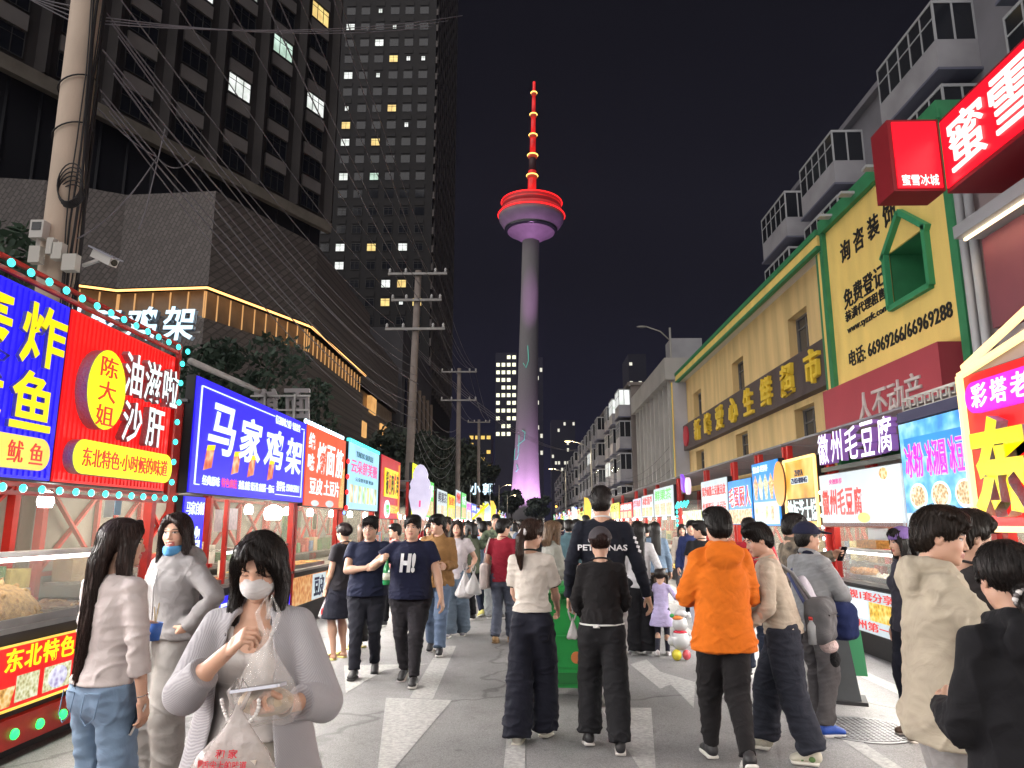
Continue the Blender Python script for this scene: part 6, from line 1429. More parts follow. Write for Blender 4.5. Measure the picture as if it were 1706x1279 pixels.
# ice cream shaped light box
t = thing('cone_light_box', 'tall pale lilac light box shaped like a soft ice cream swirl', 'sign', (-3.05, 20.6, 0)); mb = MB()
prof = [(-.16, 1.80), (-.12, 1.72), (-.05, 1.80), (0, 1.74), (.06, 1.80), (.13, 1.73), (.17, 1.82), (.25, 2.1), (.31, 2.38), (.30, 2.56), (.26, 2.62), (.29, 2.74), (.24, 2.86), (.20, 2.92), (.21, 3.02), (.16, 3.16), (.08, 3.27), (0, 3.30), (-.08, 3.27), (-.16, 3.16), (-.21, 3.02), (-.20, 2.92), (-.24, 2.86), (-.29, 2.74), (-.26, 2.62), (-.30, 2.56), (-.31, 2.38), (-.25, 2.1)]
mb.prism(prof, G_['lilac'], lambda a, b, k: (a * 1.0, -k, b), .16); mb.build('light_box', t); mb = MB(); mb.prism([(-.02, 2.1), (.03, 2.1), (.035, 2.28), (-.015, 2.28)], G_['pink'], lambda a, b, k: (a, -.162 - k, b), .006); mb.build('mark', t); mb = MB(); mb.tube([(0, -.08, 0), (0, -.08, 1.80)], .03, redf, 8); mb.build('post', t, True)
# generic stalls, coloured from what the photograph shows
WORDS = ['烤冷面', '臭豆腐', '炸鸡排', '鲜果茶', '铁板鱿鱼', '冰糖葫芦', '烤羊肉串', '炒酸奶', '小丸子', '麻辣烫', '手抓饼', '炸串', '冷面', '鸡蛋仔']
def generic(label, side, ya, yb, m1, tm, zt, i, pm='mix', zb=1.85, light=1.0, low='orange', grp='food stalls along the street', energy=41, extra=None, rows=2):
    s = Stall(label, side, ya, yb, energy=energy, light=light, group=grp); h = s.w / 2 - .05
    s.sign(-h, h, zb, zt, m1, y=-.03, frame=None); hh = zt - zb; r = random.Random(i)
    s.text(WORDS[i % len(WORDS)], -h * .85, h * .85, zb + hh * .55, zb + hh * .92, tm, .018)
    if rows > 1:
        for k in range(3):
            a = -h * .9 + k * h * .62; s.shape([(a, zb + hh * .06), (a + h * .5, zb + hh * .06), (a + h * .5, zb + hh * .45), (a, zb + hh * .45)], F_[pm] if (k + i) % 2 else F_[['bowl', 'cup', 'fried', 'tofu'][(k + i) % 4]], .004, 'picture')
    s.sign(-h, h, .36, .82, G_[low], y=.07, th=.02, name='front_panel'); return s
s = generic('lime yellow stall sign with dark strips right of the lilac light box', -1, 22.2, 24.6, G_['lime'], G_['blk'], 3.5, 0, 'grain')
s = generic('green framed stall sign with a picture of pink snacks', -1, 24.7, 27.4, G_['green'], G_['white'], 3.15, 1, 'mix')
s = generic('pale blue white stall sign with thin columns of writing', -1, 28.4, 32, G_['white2'], G_['ntext'], 3.0, 3, 'cup', low='sky')
s = generic('lime stall sign with a small picture down the left row', -1, 32.2, 35.4, G_['lime'], G_['rtext'], 2.95, 4, 'mix')
s = generic('red and white striped stall sign before the green blade', -1, 35.8, 38.4, G_['white2'], G_['rtext'], 3.3, 7, 'fried')
s = generic('bright green blade stall sign on the left row', -1, 38.8, 41.8, G_['green'], G_['white'], 3.3, 8, 'mix')
s = generic('lilac stall sign in the far left row', -1, 42, 45.5, G_['lilac'], G_['magenta'], 2.9, 9, 'cup', low='blue')
s = generic('deep blue stall sign far down the left row', -1, 45.7, 50, G_['dblue'], G_['white'], 2.9, 2, 'tofu', low='blue')
t = thing('neon_arrow', 'slanting yellow neon bar pointing at the far left stalls', 'sign', (-2.6, 34, 0)); mb = MB(); mb.bar((0, 0, 1.82), (.75, 0, 2.55), .10, .10, G_['yellow']); mb.build('neon_bar', t); mb = MB(); mb.tube([(0, .08, 0), (0, .08, 1.82)], .03, frame_dk, 6); mb.build('post', t, True)
t = thing('roof_letters', 'cold white flower shaped roof letters far down the left row', 'sign', (-3.5, 44, 3.35))
for k, ch in enumerate('小郭'):
    m_ = MB(); write(m_, ch, k * .75, k * .75 + .62, 0, .7, 0, MATS['letter_cold_white'], .06, .03); m_.build('letter', t)
m_ = MB(); m_.bar((0, .06, -.5), (0, .06, .6), .04, .04, inox); m_.bar((1.2, .06, -.5), (1.2, .06, .6), .04, .04, inox); m_.build('support_rail', t)
palette = [('white2', 'rtext'), ('dblue', 'white'), ('lime', 'blk'), ('sky', 'pink'), ('orange', 'white'), ('lilac', 'purple'), ('gold', 'rtext'), ('green', 'white'), ('white', 'ntext')]
y = 50.2; i = 0
while y < 118:
    m1, tm = palette[(i * 5 + 1) % 9]; generic('small bright stall far down the left row', -1, y, y + 3.4, G_[m1], G_[tm], 2.75 + .25 * (i % 3), i, 'mix', grp='far left stalls', energy=44, rows=1 if y > 75 else 2); y += 3.6; i += 1

# ---- right hand row
rx = lambda st, Y: st.yc - Y
s = Stall('red house shaped stall sign edged in yellow neon with a big yellow character', 1, 4.2, 6.72, energy=32)
xL = -s.w / 2 + .02; xR = s.w / 2 - .02; zb, ze, zp = 1.60, 3.0, 3.50; xm = 0.25
s.sign(xL, xR, zb, ze, G_['red'], y=-.12, th=.14)
mb = MB(); y_ = s.y - .02
for a, b in (((xL, zb), (xR, zb)), ((xL, zb), (xL, ze)), ((xL, ze), (xm, ze + .25)), ((xL + .08, ze + .06), (xm, zp)), ((xR, zb), (xR, ze)), ((xm, zp), (xR, ze + .1)), ((xm, ze + .25), (xR, ze))): mb.bar((a[0], y_, a[1]), (b[0], y_, b[1]), .05, .05, glow('neon_warm', (1.0, .72, .30), 1.5))
mb.build('neon_edge', s.cur)
mb = MB(); mb.prism([(xL, ze + .002), (xR, ze + .002), (xm, zp - .05)], MATS['pinkish_render'], lambda a, b, k: (a, .0 - k, b), .08); mb.build('gable', s.root)
s.shape(rrect(xL + .10, xR - .1, 2.62, 2.90, .13), G_['magenta'], .05, name='pill_panel'); 
for i, ch in enumerate('彩塔老味道'): s.text(ch, xL + .20 + i * .27, xL + .42 + i * .27, 2.66, 2.87, G_['white'], .010, .01, .08, up=.052)
s.text('东', xL + .16, xL + .92, 1.70, 2.56, G_['yellow'], .045, .10, side=G_['silver'], up=.004); s.text('北', xL + 1.05, xL + 1.9, 1.70, 2.56, G_['yellow'], .045, .10, side=G_['silver'], up=.004)
s.sign(xL, xR, .34, .80, G_['red'], y=.07, th=.02, name='front_panel'); s.glass(xL, xR, .925, 1.3, .12)
mb = MB(); mb.bb((-.9, 1.3, 1.15), (-.3, 1.32, 1.75), mat('pink_notice', (.70, .42, .45), .6)); mb.build('notice', s.root)
# ice dessert stall
s = Stall('blue ice dessert stall sign with three round bowls pictured', 1, 6.78, 8.02, energy=41)
h = s.w / 2; s.sign(-h - .1, h + .02, 1.56, 2.74, pic('ice_board', (.02, .20, .75), (.10, .45, .88), (.45, .80, .95), 5, .85, False), y=-.03); s.shape([(-h, 2.34), (h, 2.34), (h, 2.56), (-h, 2.56)], G_['azure'], .003)
for i, tx in enumerate(('冰粉', '冰汤圆', '冰豆花')): s.text(tx, -h + .0 + i * .42, -h + .38 + i * .42, 2.12, 2.50, G_['white2'], .035, .006, up=.004); s.text(tx, -h + .01 + i * .42, -h + .37 + i * .42, 2.13, 2.49, G_['magenta'], .006, .006, up=.012)
for i in range(3): s.shape(oval(-h + .20 + i * .42, 1.93, .17, .14), G_['white'], .006, 'bowl_picture', up=.002); s.shape(oval(-h + .20 + i * .42, 1.935, .14, .11), F_['bowl'], .006, 'bowl_picture', up=.009)
s.shape([(-h - .08, 1.58), (h, 1.58), (h, 1.76), (-h - .08, 1.76)], G_['white2'], .004); s.text('小圆子 芋圆 冰粉 西米露 仙草 芒果', -h, h - .04, 1.61, 1.73, G_['blk'], .006, up=.006)
mb = MB(); mb.bb((-h - .1, -.05, 2.746), (h, .05, 2.86), mat('dark_fascia', (.03, .03, .08), .5)); mb.build('fascia', s.root)
mb = MB()
for k in range(9):
    x = -h + k * .15
    for a, b in (((x, 2.88), (x, 2.98)), ((x, 2.98), (x + .10, 2.98)), ((x + .10, 2.98), (x + .10, 2.91)), ((x + .10, 2.91), (x + .05, 2.91))): mb.bar((a[0], -.02, a[1]), (b[0], -.02, b[1]), .014, .014, mat('fretwork', (.5, .5, .46), .5))
mb.bar((-h, -.02, 2.865), (h, -.02, 2.865), .02, .02, MATS['fretwork']); mb.bar((-h, -.02, 3.0), (h, -.02, 3.0), .02, .02, MATS['fretwork']); mb.build('fretwork', s.root)
s.sign(-h, h, .34, .80, G_['white2'], y=.07, th=.02, name='front_panel'); food(s, 'white tray of soft ice jelly on the blue dessert stall', 0, .42, .8, .5, 'white')
# tofu stall
s = Stall('white lit tofu stall sign with red brush characters and tofu picture', 1, 8.1, 10.42, energy=41)
h = s.w / 2; s.sign(-h, h - .02, 1.60, 2.32, pic('tofu_board', (.60, .72, .85), (.78, .87, .93), (.9, .95, .96), 1.2, .50, False), y=-.04)
for i, ch in enumerate('徽州毛豆腐'): s.text(ch, -h + .08 + i * .245, -h + .30 + i * .245, 1.76, 2.10, G_['rtext'], .012, .006, .08)
s.text('央视推荐', -h + .35, -h + .75, 2.17, 2.24, G_['pink'], .006); s.shape([(h - .85, 1.66), (h - .1, 1.66), (h - .06, 2.1), (h - .3, 2.28), (h - .62, 2.18)], F_['tofu'], .004, 'picture'); s.shape(oval(h - .42, 2.22, .10, .07), F_['fried'], .004, 'picture', up=.005); s.shape(oval(h - 1.02, 1.72, .16, .06), G_['gold'], .004, 'picture', up=.002)
mb = MB(); mb.bb((-h, -.06, 1.60), (h - .02, -.06 + .002, 1.655), mat('table_band', (.35, .10, .05), .5)); mb.build('lower_band', s.cur)
mb = MB(); mb.bb((-h, -.02, 2.36), (h, .03, 2.42), mat('dark_rail', (.06, .07, .06), .5)); s.cur = mb.build('letter_rail', s.root); s.y = -.03
for i, ch in enumerate('徽州毛豆腐'):
    k = MB(); write(k, ch, -h + .12 + i * .44, -h + .48 + i * .44, 2.45, 2.87, -.01, glow('letter_white', (.92, .86, 1.0), 1.25), .08, .010, .06, 1, mat('letter_purple_side', (.25, .12, .4), .5, emit=.3)); k.build('letter', s.cur)
s.sign(-h + .05, h - .1, .30, .84, G_['white2'], y=.06, th=.03, name='front_panel'); s.text('央视1套分享', -h + .2, h - .7, .70, .81, G_['rtext'], .01); s.text('徽州第一怪', -h + .3, h - .5, .34, .45, G_['rtext'], .01); s.shape([(-h + .12, .47), (-h + .95, .47), (-h + .95, .69), (-h + .12, .69)], F_['tofu'], .004, 'picture'); s.shape([(-h + 1.0, .47), (-h + 1.75, .47), (-h + 1.75, .69), (-h + 1.0, .69)], pic('picture_tofu_fried', (.40, .18, .02), (.80, .50, .05), (.95, .80, .35), 16), .004, 'picture')
s.glass(-h + .1, h - .1, .925, 1.28, .12); food(s, 'white tray of tofu blocks in the glass case of the tofu stall', -.3, .45, 1.0, .5, 'white')
mb = MB(); mb.bb((-.55, .12, 1.34), (.0, .35, 1.44), mat('amber_jar', (.35, .16, .04), .3, var=.5, vscale=30)); t = mb.build('jar_row', None); t.location = s.to_world(0, 0, 0); t.rotation_euler = s.root.rotation_euler; tag(t, 'row of amber jars on top of the glass tofu case', 'jars')
food(s, 'red basket of brown eggs beside the glass tofu case', -h + .25, .35, .5, .3, 'egg')
mb = MB(); mb.bb((-h - .06, -.02, .3), (-h - .0, .06, 2.3), redf); s.cur = mb.build('post', s.root); s.lamps([(-h - .03, .8 + .16 * i) for i in range(9)], G_['palel'], .028, -.045)
for a, b, c_ in ((-.7, 1.40, .62), (.35, 1.45, .5)):
    mb = MB(); mb.bb((a, .35, b), (a + .55, .36, b + .36), mat('white_notice', (.62, .68, .68), .5)); mb.build('notice', s.root)
t = thing('plastic_bag', 'white plastic bags hung in the tofu stall above the glass case', 'bag', s.to_world(.75, .2, 1.45)); st_tofu = s
# orange and gold pie stall
s = Stall('gold lit pie stall sign with an orange disc and white characters', 1, 10.5, 12.0, energy=41)
h = s.w / 2; s.sign(-h + .3, h + .05, 1.62, 2.62, F_['goldn'], y=-.06, frame=glow('edge_gold', (1, .68, .22), 1.6)); s.shape([(-h + .32, 1.68), (h, 1.68), (h, 2.02), (-h + .32, 2.02)], G_['blk'], .004)
for i, ch in enumerate('地标芝士饼'): s.text(ch, -h + .34 + i * .235, -h + .56 + i * .235, 1.69, 2.0, G_['white'], .016, up=.006)
s.shape(rrect(-.2, .5, 2.24, 2.34, .03), G_['white2'], .006, up=.004); s.text('ZHIYA', -.02, .32, 2.36, 2.45, G_['ntext'], .02, up=.008); s.text('ZHISHIBING', -.17, .47, 2.25, 2.33, G_['ntext'], .02, up=.012)
s.shape(oval(-h + .16, 2.28, .26, .36), G_['oran'], .03, 'orange_disc', up=.03, side=mat('disc_rim', (.12, .05, .02), .5)); s.sign(-h, h, .34, .80, G_['gold'], y=.07, th=.02, name='front_panel')
# blue ice cream stall
s = Stall('tall blue stall sign with cone pictures left of the orange disc', 1, 12.1, 13.5, energy=41); h = s.w / 2
s.sign(-h, h, 1.60, 2.72, G_['azure'], y=-.04); s.text('爆太郎 世界杯', -h + .08, h - .5, 2.54, 2.66, G_['white'], .016); s.shape([(-h + .05, 1.64), (h - .05, 1.64), (h - .05, 2.02), (-h + .05, 2.02)], G_['white2'], .004)
for i in range(4): s.shape([(-h + .15 + i * .28, 2.06), (-h + .25 + i * .28, 2.06), (-h + .33 + i * .28, 2.34), (-h + .20 + i * .28, 2.5), (-h + .07 + i * .28, 2.34)], F_[('mix', 'cup', 'grain', 'fried')[i]], .004, 'picture'); s.shape([(-h + .14 + i * .28, 1.70), (-h + .24 + i * .28, 1.70), (-h + .27 + i * .28, 1.94), (-h + .11 + i * .28, 1.94)], F_[('cup', 'purp', 'cup', 'mix')[i]], .004, 'picture', up=.005)
s.sign(-h, h, .34, .80, G_['sky'], y=.07, th=.02, name='front_panel'); s.text('多味', -.4, .4, .4, .74, G_['rtext'], .02)
# blue and red stall
s = Stall('small blue and red stall sign with bold red characters edged white', 1, 13.6, 15.15, energy=41); h = s.w / 2
s.sign(-h, h, 1.62, 2.50, G_['azure'], y=-.04)
for i, ch in enumerate('毛蛋厨人'): s.text(ch, -h + .06 + i * .37, -h + .42 + i * .37, 1.96, 2.36, G_['white'], .06); s.text(ch, -h + .08 + i * .37, -h + .40 + i * .37, 1.97, 2.35, G_['rtext'], .012, up=.008)
s.shape([(-h + .02, 1.64), (h - .02, 1.64), (h - .02, 1.92), (-h + .02, 1.92)], F_['mix'], .004, 'picture'); s.sign(-h, h, .34, .80, G_['white2'], y=.07, th=.02, name='front_panel')
# white board with red rows
s = Stall('white lit stall board with two rows of red characters', 1, 15.25, 17.5, energy=41); h = s.w / 2
s.sign(-h, h, 1.66, 2.62, G_['white2'], y=-.04); s.text('黄冷面筋土豆煎豆皮', -h + .1, h - .1, 2.26, 2.48, G_['rtext'], .014); s.text('炸鸡蛋豆   土豆片', -h + .1, h - .1, 1.90, 2.12, G_['rtext'], .014); s.sign(-h, h, .34, .80, G_['orange'], y=.07, th=.02, name='front_panel')
# teal and purple bulbs stall
s = Stall('dark stall with purple and pink neon drops over turquoise bulbs', 1, 17.6, 20.8, energy=32); h = s.w / 2
s.sign(-h * .3, h, 1.60, 1.98, F_['cup'], y=-.04); s.cur = s.cur; s.lamps([(-h + .2 + .14 * k, 2.1 + .05 * (k % 3)) for k in range(12)] + [(-h + .3, 1.6 + .12 * k) for k in range(5)], G_['teal'], .045, -.05)
s.y = -.02; s.shape([(-h + 1.2, 2.55), (-h + 1.5, 2.45), (-h + 1.45, 2.8), (-h + 1.2, 2.95)], G_['purple'], .08, 'neon_drop'); s.shape(oval(-h + 1.9, 2.6, .2, .22), glow('neon_blush', (.85, .62, .72), .9), .08, 'neon_drop'); s.sign(-h, h, .34, .80, G_['gold'], y=.07, th=.02, name='front_panel')
generic('half green half white stall sign with dark side on the right row', 1, 20.9, 24.2, G_['white2'], G_['green'], 2.75, 3, 'mix', low='gold')
generic('white stall sign with red bands beside the half green sign', 1, 24.3, 26.8, G_['white2'], G_['rtext'], 2.62, 5, 'fried', low='white2')
generic('pale pink stall sign with thin red writing on the right row', 1, 26.9, 29.0, G_['lilac'], G_['rtext'], 2.58, 6, 'cup')
generic('bright red neon stall sign with a green edge on the right row', 1, 29.2, 33.2, G_['red'], G_['white'], 2.5, 7, 'fried', low='red')
generic('lime yellow stall sign behind the tall man on the right row', 1, 33.4, 37, G_['lime'], G_['blk'], 2.6, 8, 'grain')
y = 37.2; i = 4
while y < 118:
    m1, tm = palette[(i * 4 + 2) % 9]; generic('small bright stall far down the right row', 1, y, y + 3.4, G_[m1], G_[tm], 2.55 + .25 * (i % 3), i, 'mix', grp='far right stalls', energy=44, rows=1 if y > 75 else 2); y += 3.6; i += 1
# blade banners standing out of the far rows
for k, (x, y, z, c) in enumerate(((3.7, 38, 3.3, 'oran'), (3.6, 47, 3.3, 'gold'), (-3.1, 60, 3.5, 'gold'), (3.7, 62, 3.0, 'white'), (-3.1, 52, 3.2, 'white2'))):
    t = thing('blade_banner', ['curved orange banner leaning over the far right stalls', 'gold flag banner beyond the orange one on the right', 'gold flag banner over the far left stalls', 'white flag banner far down the right row', 'pale flag banner far down the left row'][k], 'banner', (x, y, 0)); mb = MB(); mb.prism([(0, 1.4), (.42, 1.5), (.46, z - .5), (.25, z - .05), (.0, z)], G_[c], lambda a, b, q: (a, -q, b), .03); mb.build('banner', t); mb = MB(); mb.tube([(0, .02, 0), (0, .02, z)], .02, frame_dk, 6); mb.build('pole', t, True)
# the rows go on behind the viewer
generic('red stall of the left row just outside the view', -1, -1.2, 2.4, G_['red'], G_['white'], 3.2, 2, 'mix', energy=24)
generic('white stall of the right row just outside the view', 1, .4, 4.0, G_['white2'], G_['rtext'], 2.8, 6, 'mix', energy=24)
generic('blue stall of the left row behind the viewer', -1, -5, -1.4, G_['dblue'], G_['white'], 3.2, 3, 'mix', energy=24)
generic('gold stall of the right row behind the viewer', 1, -3.4, .2, G_['gold'], G_['rtext'], 2.8, 5, 'mix', energy=24)
# ------------------------------------------------------------------ people
def at(u, Y): p = W(u, 1000, Y); return (p.x, Y, 0)
BLK = (.010, .010, .012); NAVY = (.012, .016, .040); WHT = (.52, .50, .48); CREAM = (.66, .61, .54); JEAN = (.085, .125, .19); LJEAN = (.20, .28, .38); GREY = (.36, .35, .35); DGREY = (.06, .06, .065)
SB = ((.02, .02, .022), (.68, .66, .62)); SW = ((.66, .64, .60), (.70, .68, .64)); BRH = (.030, .017, .012); DKH = (.012, .010, .009)
def std(to=8, sp=.10): return [((-sp, 0), to, 0), ((sp, 0), -to, 0)]
def walk(f=.26, lead=1, lift=32): 
    a, b = ((-.085, f), 5, 0), ((.085, -f), -6, lift)
    return [a, b] if lead < 0 else [((-.085, -f), 6, lift), ((.085, f), -5, 0)]
def bagmat(nm='clear_bag', tint=(.80, .78, .75), a=.42):
    return mat(nm, tint, .22, alpha=a, bump=.8, bscale=26, spec=.6)
def bag_shape(t, w, d, h, m, seed=1, handles=True, base=0.0, name='bag_film'):
    """knotted carrier bag hanging from the origin: gathered neck, full wrinkled belly"""
    mb = MB(); n = 22; vs = []; r = np.random.RandomState(seed); k = r.rand(6) * 6.3
    prof = [(.06, 0), (.10, .06), (.16, .14), (.42, .36), (.78, .62), (1.0, .84), (.98, .94), (.70, 1.0), (0, 1.0)]
    for q, z in prof:
        for j in range(n):
            a = 2 * math.pi * j / n; f = q * (1 + .10 * math.sin(3 * a + k[0] + z * 4) + .07 * math.sin(7 * a + k[1]) + .05 * math.sin(11 * a + k[2] + z * 9))
            vs.append((w / 2 * f * math.cos(a), d / 2 * f * math.sin(a), -h * (z + .02 * math.sin(4 * a + k[3]))))
    fs = [(i * n + j, i * n + (j + 1) % n, (i + 1) * n + (j + 1) % n, (i + 1) * n + j) for i in range(len(prof) - 1) for j in range(n)]
    mb.add(vs, fs, m)
    if handles:
        for s in (-1, 1): mb.tube([(s * .012, 0, -.02), (s * .035, 0, .05), (s * .01, .0, .10), (-s * .004, 0, .03)], [.009, .007, .006, .006], m, 6)
    return mb.build(name, t, True)
def phone(label, c, M, col=(.02, .02, .025)):
    t = thing('phone', label, 'phone', c); m4 = Matrix(M).to_4x4(); t.rotation_euler = m4.to_euler()
    mb = MB(); mb.prism(rrect(-.037, .037, -.077, .077, .010), mat('phone_%d' % int(col[2] * 900), col, .25), lambda a, b, k: (a, b, k), .009); mb.build('case', t)
    mb = MB(); mb.prism(rrect(-.034, .034, -.073, .073, .008), mat('phone_screen', (.01, .01, .012), .08), lambda a, b, k: (a, b, .0092 + k), .0006); mb.build('screen', t); return t

# 1 the masked woman coming towards the viewer
def open_card(F, T): pass
def woman_mask():
    pos = at(432, 2.62)
    P = person('woman in a white face mask and pale grey cardigan looking down', pos, 184, 1.60, 'f', 1.05, top=('cami', (.56, .53, .51)), bottom=('pants', (.40, .37, .32)), shoes=SW, hair='mid', fringe='wisp', haircol=(.014, .011, .010), head=(0, 24), res=.007, hres=.0032,
               RH=(.0, .30, 1.345), RP=(.8, -.35, -.8), LH=(-.165, .31, 1.165), LP=(-.7, -.5, -.8), hp=('grip', 'pinch'), hroll=((-.2, .2, -1), (.75, .5, .6)), mask=((.62, .61, .61), 'on'), closed=True, sleeve=0, hem=1.0)
    sc, T, root, res = P['sc'], P['T'], P['root'], .0065
    km = bpy.data.materials.new('ribbed_knit'); km.use_nodes = True; N = km.node_tree.nodes; L = km.node_tree.links; b = N['Principled BSDF']; t = N.new('ShaderNodeTexCoord')
    wv = N.new('ShaderNodeTexWave'); wv.inputs['Scale'].default_value = 75; wv.inputs['Distortion'].default_value = 3.0; wv.inputs['Detail'].default_value = 2; wv.inputs['Detail Scale'].default_value = .6; wv.bands_direction = 'DIAGONAL'; L.new(t.outputs['Object'], wv.inputs['Vector'])
    bp = N.new('ShaderNodeBump'); bp.inputs['Strength'].default_value = .3; bp.inputs['Distance'].default_value = .004; L.new(wv.outputs['Fac'], bp.inputs['Height']); L.new(bp.outputs[0], b.inputs['Normal'])
    r = N.new('ShaderNodeValToRGB'); L.new(wv.outputs['Fac'], r.inputs[0]); r.color_ramp.elements[0].color = (.31, .305, .325, 1); r.color_ramp.elements[1].color = (.40, .39, .41, 1); L.new(r.outputs[0], b.inputs['Base Color']); b.inputs['Roughness'].default_value = .9; b.inputs['Sheen Weight'].default_value = .15
    F = Field((-.62, -.40, .48), (.62, .45, 1.55), res); sh = P['sh']
    F.add(p_tube([T((0, -.02, .50)), T((0, -.02, .85)), T((0, -.01, 1.08)), T((0, -.01, 1.26)), T((0, -.012, 1.36)), T((0, -.014, 1.41))], [(.33, .21), (.26, .175), (.205, .150), (.195, .150), (sh * 1.08, .115), (sh * .72, .08)], flat0=True), 0)
    # hollow and open in front
    F.sub(p_tube([T((0, .0, .40)), T((0, 0, .85)), T((0, .005, 1.08)), T((0, .006, 1.26)), T((0, .004, 1.34))], [(.295, .175), (.228, .143), (.174, .124), (.164, .124), (.14, .10)]), .004)
    F.sub(p_tube([(0, .24, .40), (0, .22, .86), (0, .20, 1.1), (0, .17, 1.28), (0, .13, 1.42), (0, .10, 1.5)], [(.26, .20), (.175, .16), (.125, .15), (.105, .13), (.08, .12), (.06, .1)]), .006)
    F.sub(p_ell(P['neck'] + A_(0, .03, .04), (.075, .085, .065)), .008)
    for s in (-1, 1):
        E, Wt, S = P['E'][s], P['W'][s], P['S'][s]
        F.add(p_tube([S * .95 + P['neck'] * .05, E + A_(s * .012, 0, -.014), E + (Wt - E) * (.42 if s > 0 else .50)], [.060, .064, .056], flat1=True), .025)
        F.add(p_ell(E + A_(0, -.0, -.015), (.066, .062, .068)), .02)
        F.add(p_tube([P['neck'] + A_(s * .062, .055, -.075), P['neck'] + A_(s * .085, .02, -.012), P['neck'] + A_(s * .04, -.075, .02)], [(.030, .012), (.030, .014), (.026, .014)], lat=(s * .8, .3, -.5)), .015)
    V, Q = F.mesh(); V = relax(V, Q, 1, .5); Nn = vnormals(V, Q); V = V + Nn * (vnoise(V * A_(1, 1, .6), 13, 41) * .004 + vnoise(V * A_(.6, .6, 1.8), 30, 42) * .0015)[:, None]
    np_mesh('cardigan', V * sc, Q, [km], root)
    mb = MB(); c0 = A_(.02, .150, .955)                                       # black drawstring bow
    mb.tube([np.array(p) * sc for p in ((.02, .150, .965), (.07, .165, .985), (.10, .168, .955), (.06, .168, .935), (.02, .150, .96), (.05, .17, .92), (.09, .172, .86))], .0055, mat('black_cord', BLK, .6), 6); mb.tube([np.array(p) * sc for p in ((.02, .150, .962), (.0, .165, .99), (-.03, .166, .965), (.0, .166, .945), (.03, .165, .90))], .0055, MATS['black_cord'], 6); mb.build('drawstring', root, True)
    mb = MB(); W2 = P['W'][-1]; mb.tube([(W2 - nrm(W2 - P['E'][-1]) * .035 + P['HM'][-1] @ A_(.034 * math.cos(q), 0, .030 * math.sin(q))) * sc for q in np.linspace(0, 6.29, 25)], .0055, mat('pale_bangle', (.5, .46, .40), .3, .4), 6); mb.build('bangle', root, True)
    # things she holds
    hr = P['world'](P['palm'](1, (-.03, .08, -.045))); hl = P['world'](P['palm'](-1, (.0, .06, -.03)))
    t = thing('food_bag', 'clear plastic bag with a pale bun held up by the masked woman', 'bag', (hr.x + .035, hr.y - .02, hr.z + .02)); bag_shape(t, .21, .17, .27, bagmat('thin_clear_bag', (.82, .80, .77), .22), 3)
    mb = MB(); mb.ell((.01, 0, -.21), (.085, .065, .042), mat('pale_bun', (.52, .42, .30), .7, var=.3, vscale=18, bump=.4, bscale=40), 16, 10); mb.build('bun', t, True)
    phone('white phone with a bead strap lying in the masked woman\'s left hand', (hl.x - .01, hl.y - .02, hl.z + .035), Euler((R(-8), R(6), R(88))).to_matrix(), (.55, .58, .66))
    t = thing('bead_strap', 'looped strap of white beads hanging under the phone of the masked woman', 'strap', (hl.x - .05, hl.y - .05, hl.z + .01)); mb = MB()
    for i in range(22): q = i / 21 * math.pi; mb.ell((.055 * math.cos(q), .01 * math.sin(3 * q), -.07 * math.sin(q)), (.0065,) * 3, mat('white_bead', (.72, .70, .68), .2), 8, 6)
    mb.build('bead', t, True)
    t = thing('carrier_bag', 'hanging clear carrier bag with red printing below the masked woman\'s hand', 'bag', (hl.x - .055, hl.y - .05, hl.z + .0)); t.scale = (.9, .9, .70); bag_shape(t, .27, .15, .30, bagmat('printed_clear_bag', (.58, .54, .52), .5), 9)
    mb = MB(); mb.bb((-.10, -.045, -.285), (-.005, .045, -.205), mat('takeaway_red_box', (.50, .06, .06), .5)); mb.bb((.0, -.05, -.285), (.085, .05, -.20), mat('takeaway_white_box', (.66, .60, .52), .6)); mb.ell((-.05, 0, -.25), (.07, .05, .05), mat('wrapped_food', (.6, .5, .36), .6, var=.3, vscale=25), 12, 8); mb.build('contents', t)
    mb = MB(); rp = mat('red_bag_print', (.55, .03, .05), .5)
    write(mb, '和 家', -.035, .035, -.185, -.15, -.072, rp, .001, .02, .1); write(mb, '舌尖上的味道', -.07, .07, -.22, -.19, -.082, rp, .001, .02, .1); write(mb, '招牌小吃', -.08, .06, -.252, -.226, -.083, rp, .001, .02, .1); write(mb, '回味无穷', .0, .10, -.285, -.262, -.080, rp, .001, .02, .1); mb.build('print', t)
woman_mask()

# 2 long haired woman with her back to us, 3 laughing woman in grey
P = person('woman with waist long brown hair in a pale tee and blue wide jeans', at(188, 3.62), -22, 1.655, 'f', .95, top=('three', (.52, .47, .455)), bottom=('flare', (.17, .25, .36)), shoes=SB, hair='verylong', haircol=(.030, .017, .014), fringe=False, head=(-38, 2), res=.0075, hres=.004, RH=(.245, .02, .86), LH=(-.16, .30, 1.12), hp=('pinch', 'relax'), RP=(.6, -.7, 0), feet=[((-.11, .02), 8, 0), ((.11, -.02), -8, 0)], lean=.03)
mb = MB(); sc = P['sc']; jm = cloth('jean_pocket', (.14, .21, .31))
for s in (-1, 1):
    pts = [(s * .035, -.128, .90), (s * .125, -.118, .905), (s * .122, -.133, .80), (s * .08, -.142, .765), (s * .038, -.142, .80)]; mb.tube([np.array(p) * sc for p in pts + pts[:1]], .0028, jm, 5)
mb.build('pocket_seam', P['root'], True); h = P['world'](P['palm'](1, (-.01, .085, -.035))); phone('pale phone held low by the long haired woman in jeans', h, Euler((R(70), R(20), R(-60))).to_matrix(), (.5, .48, .46))
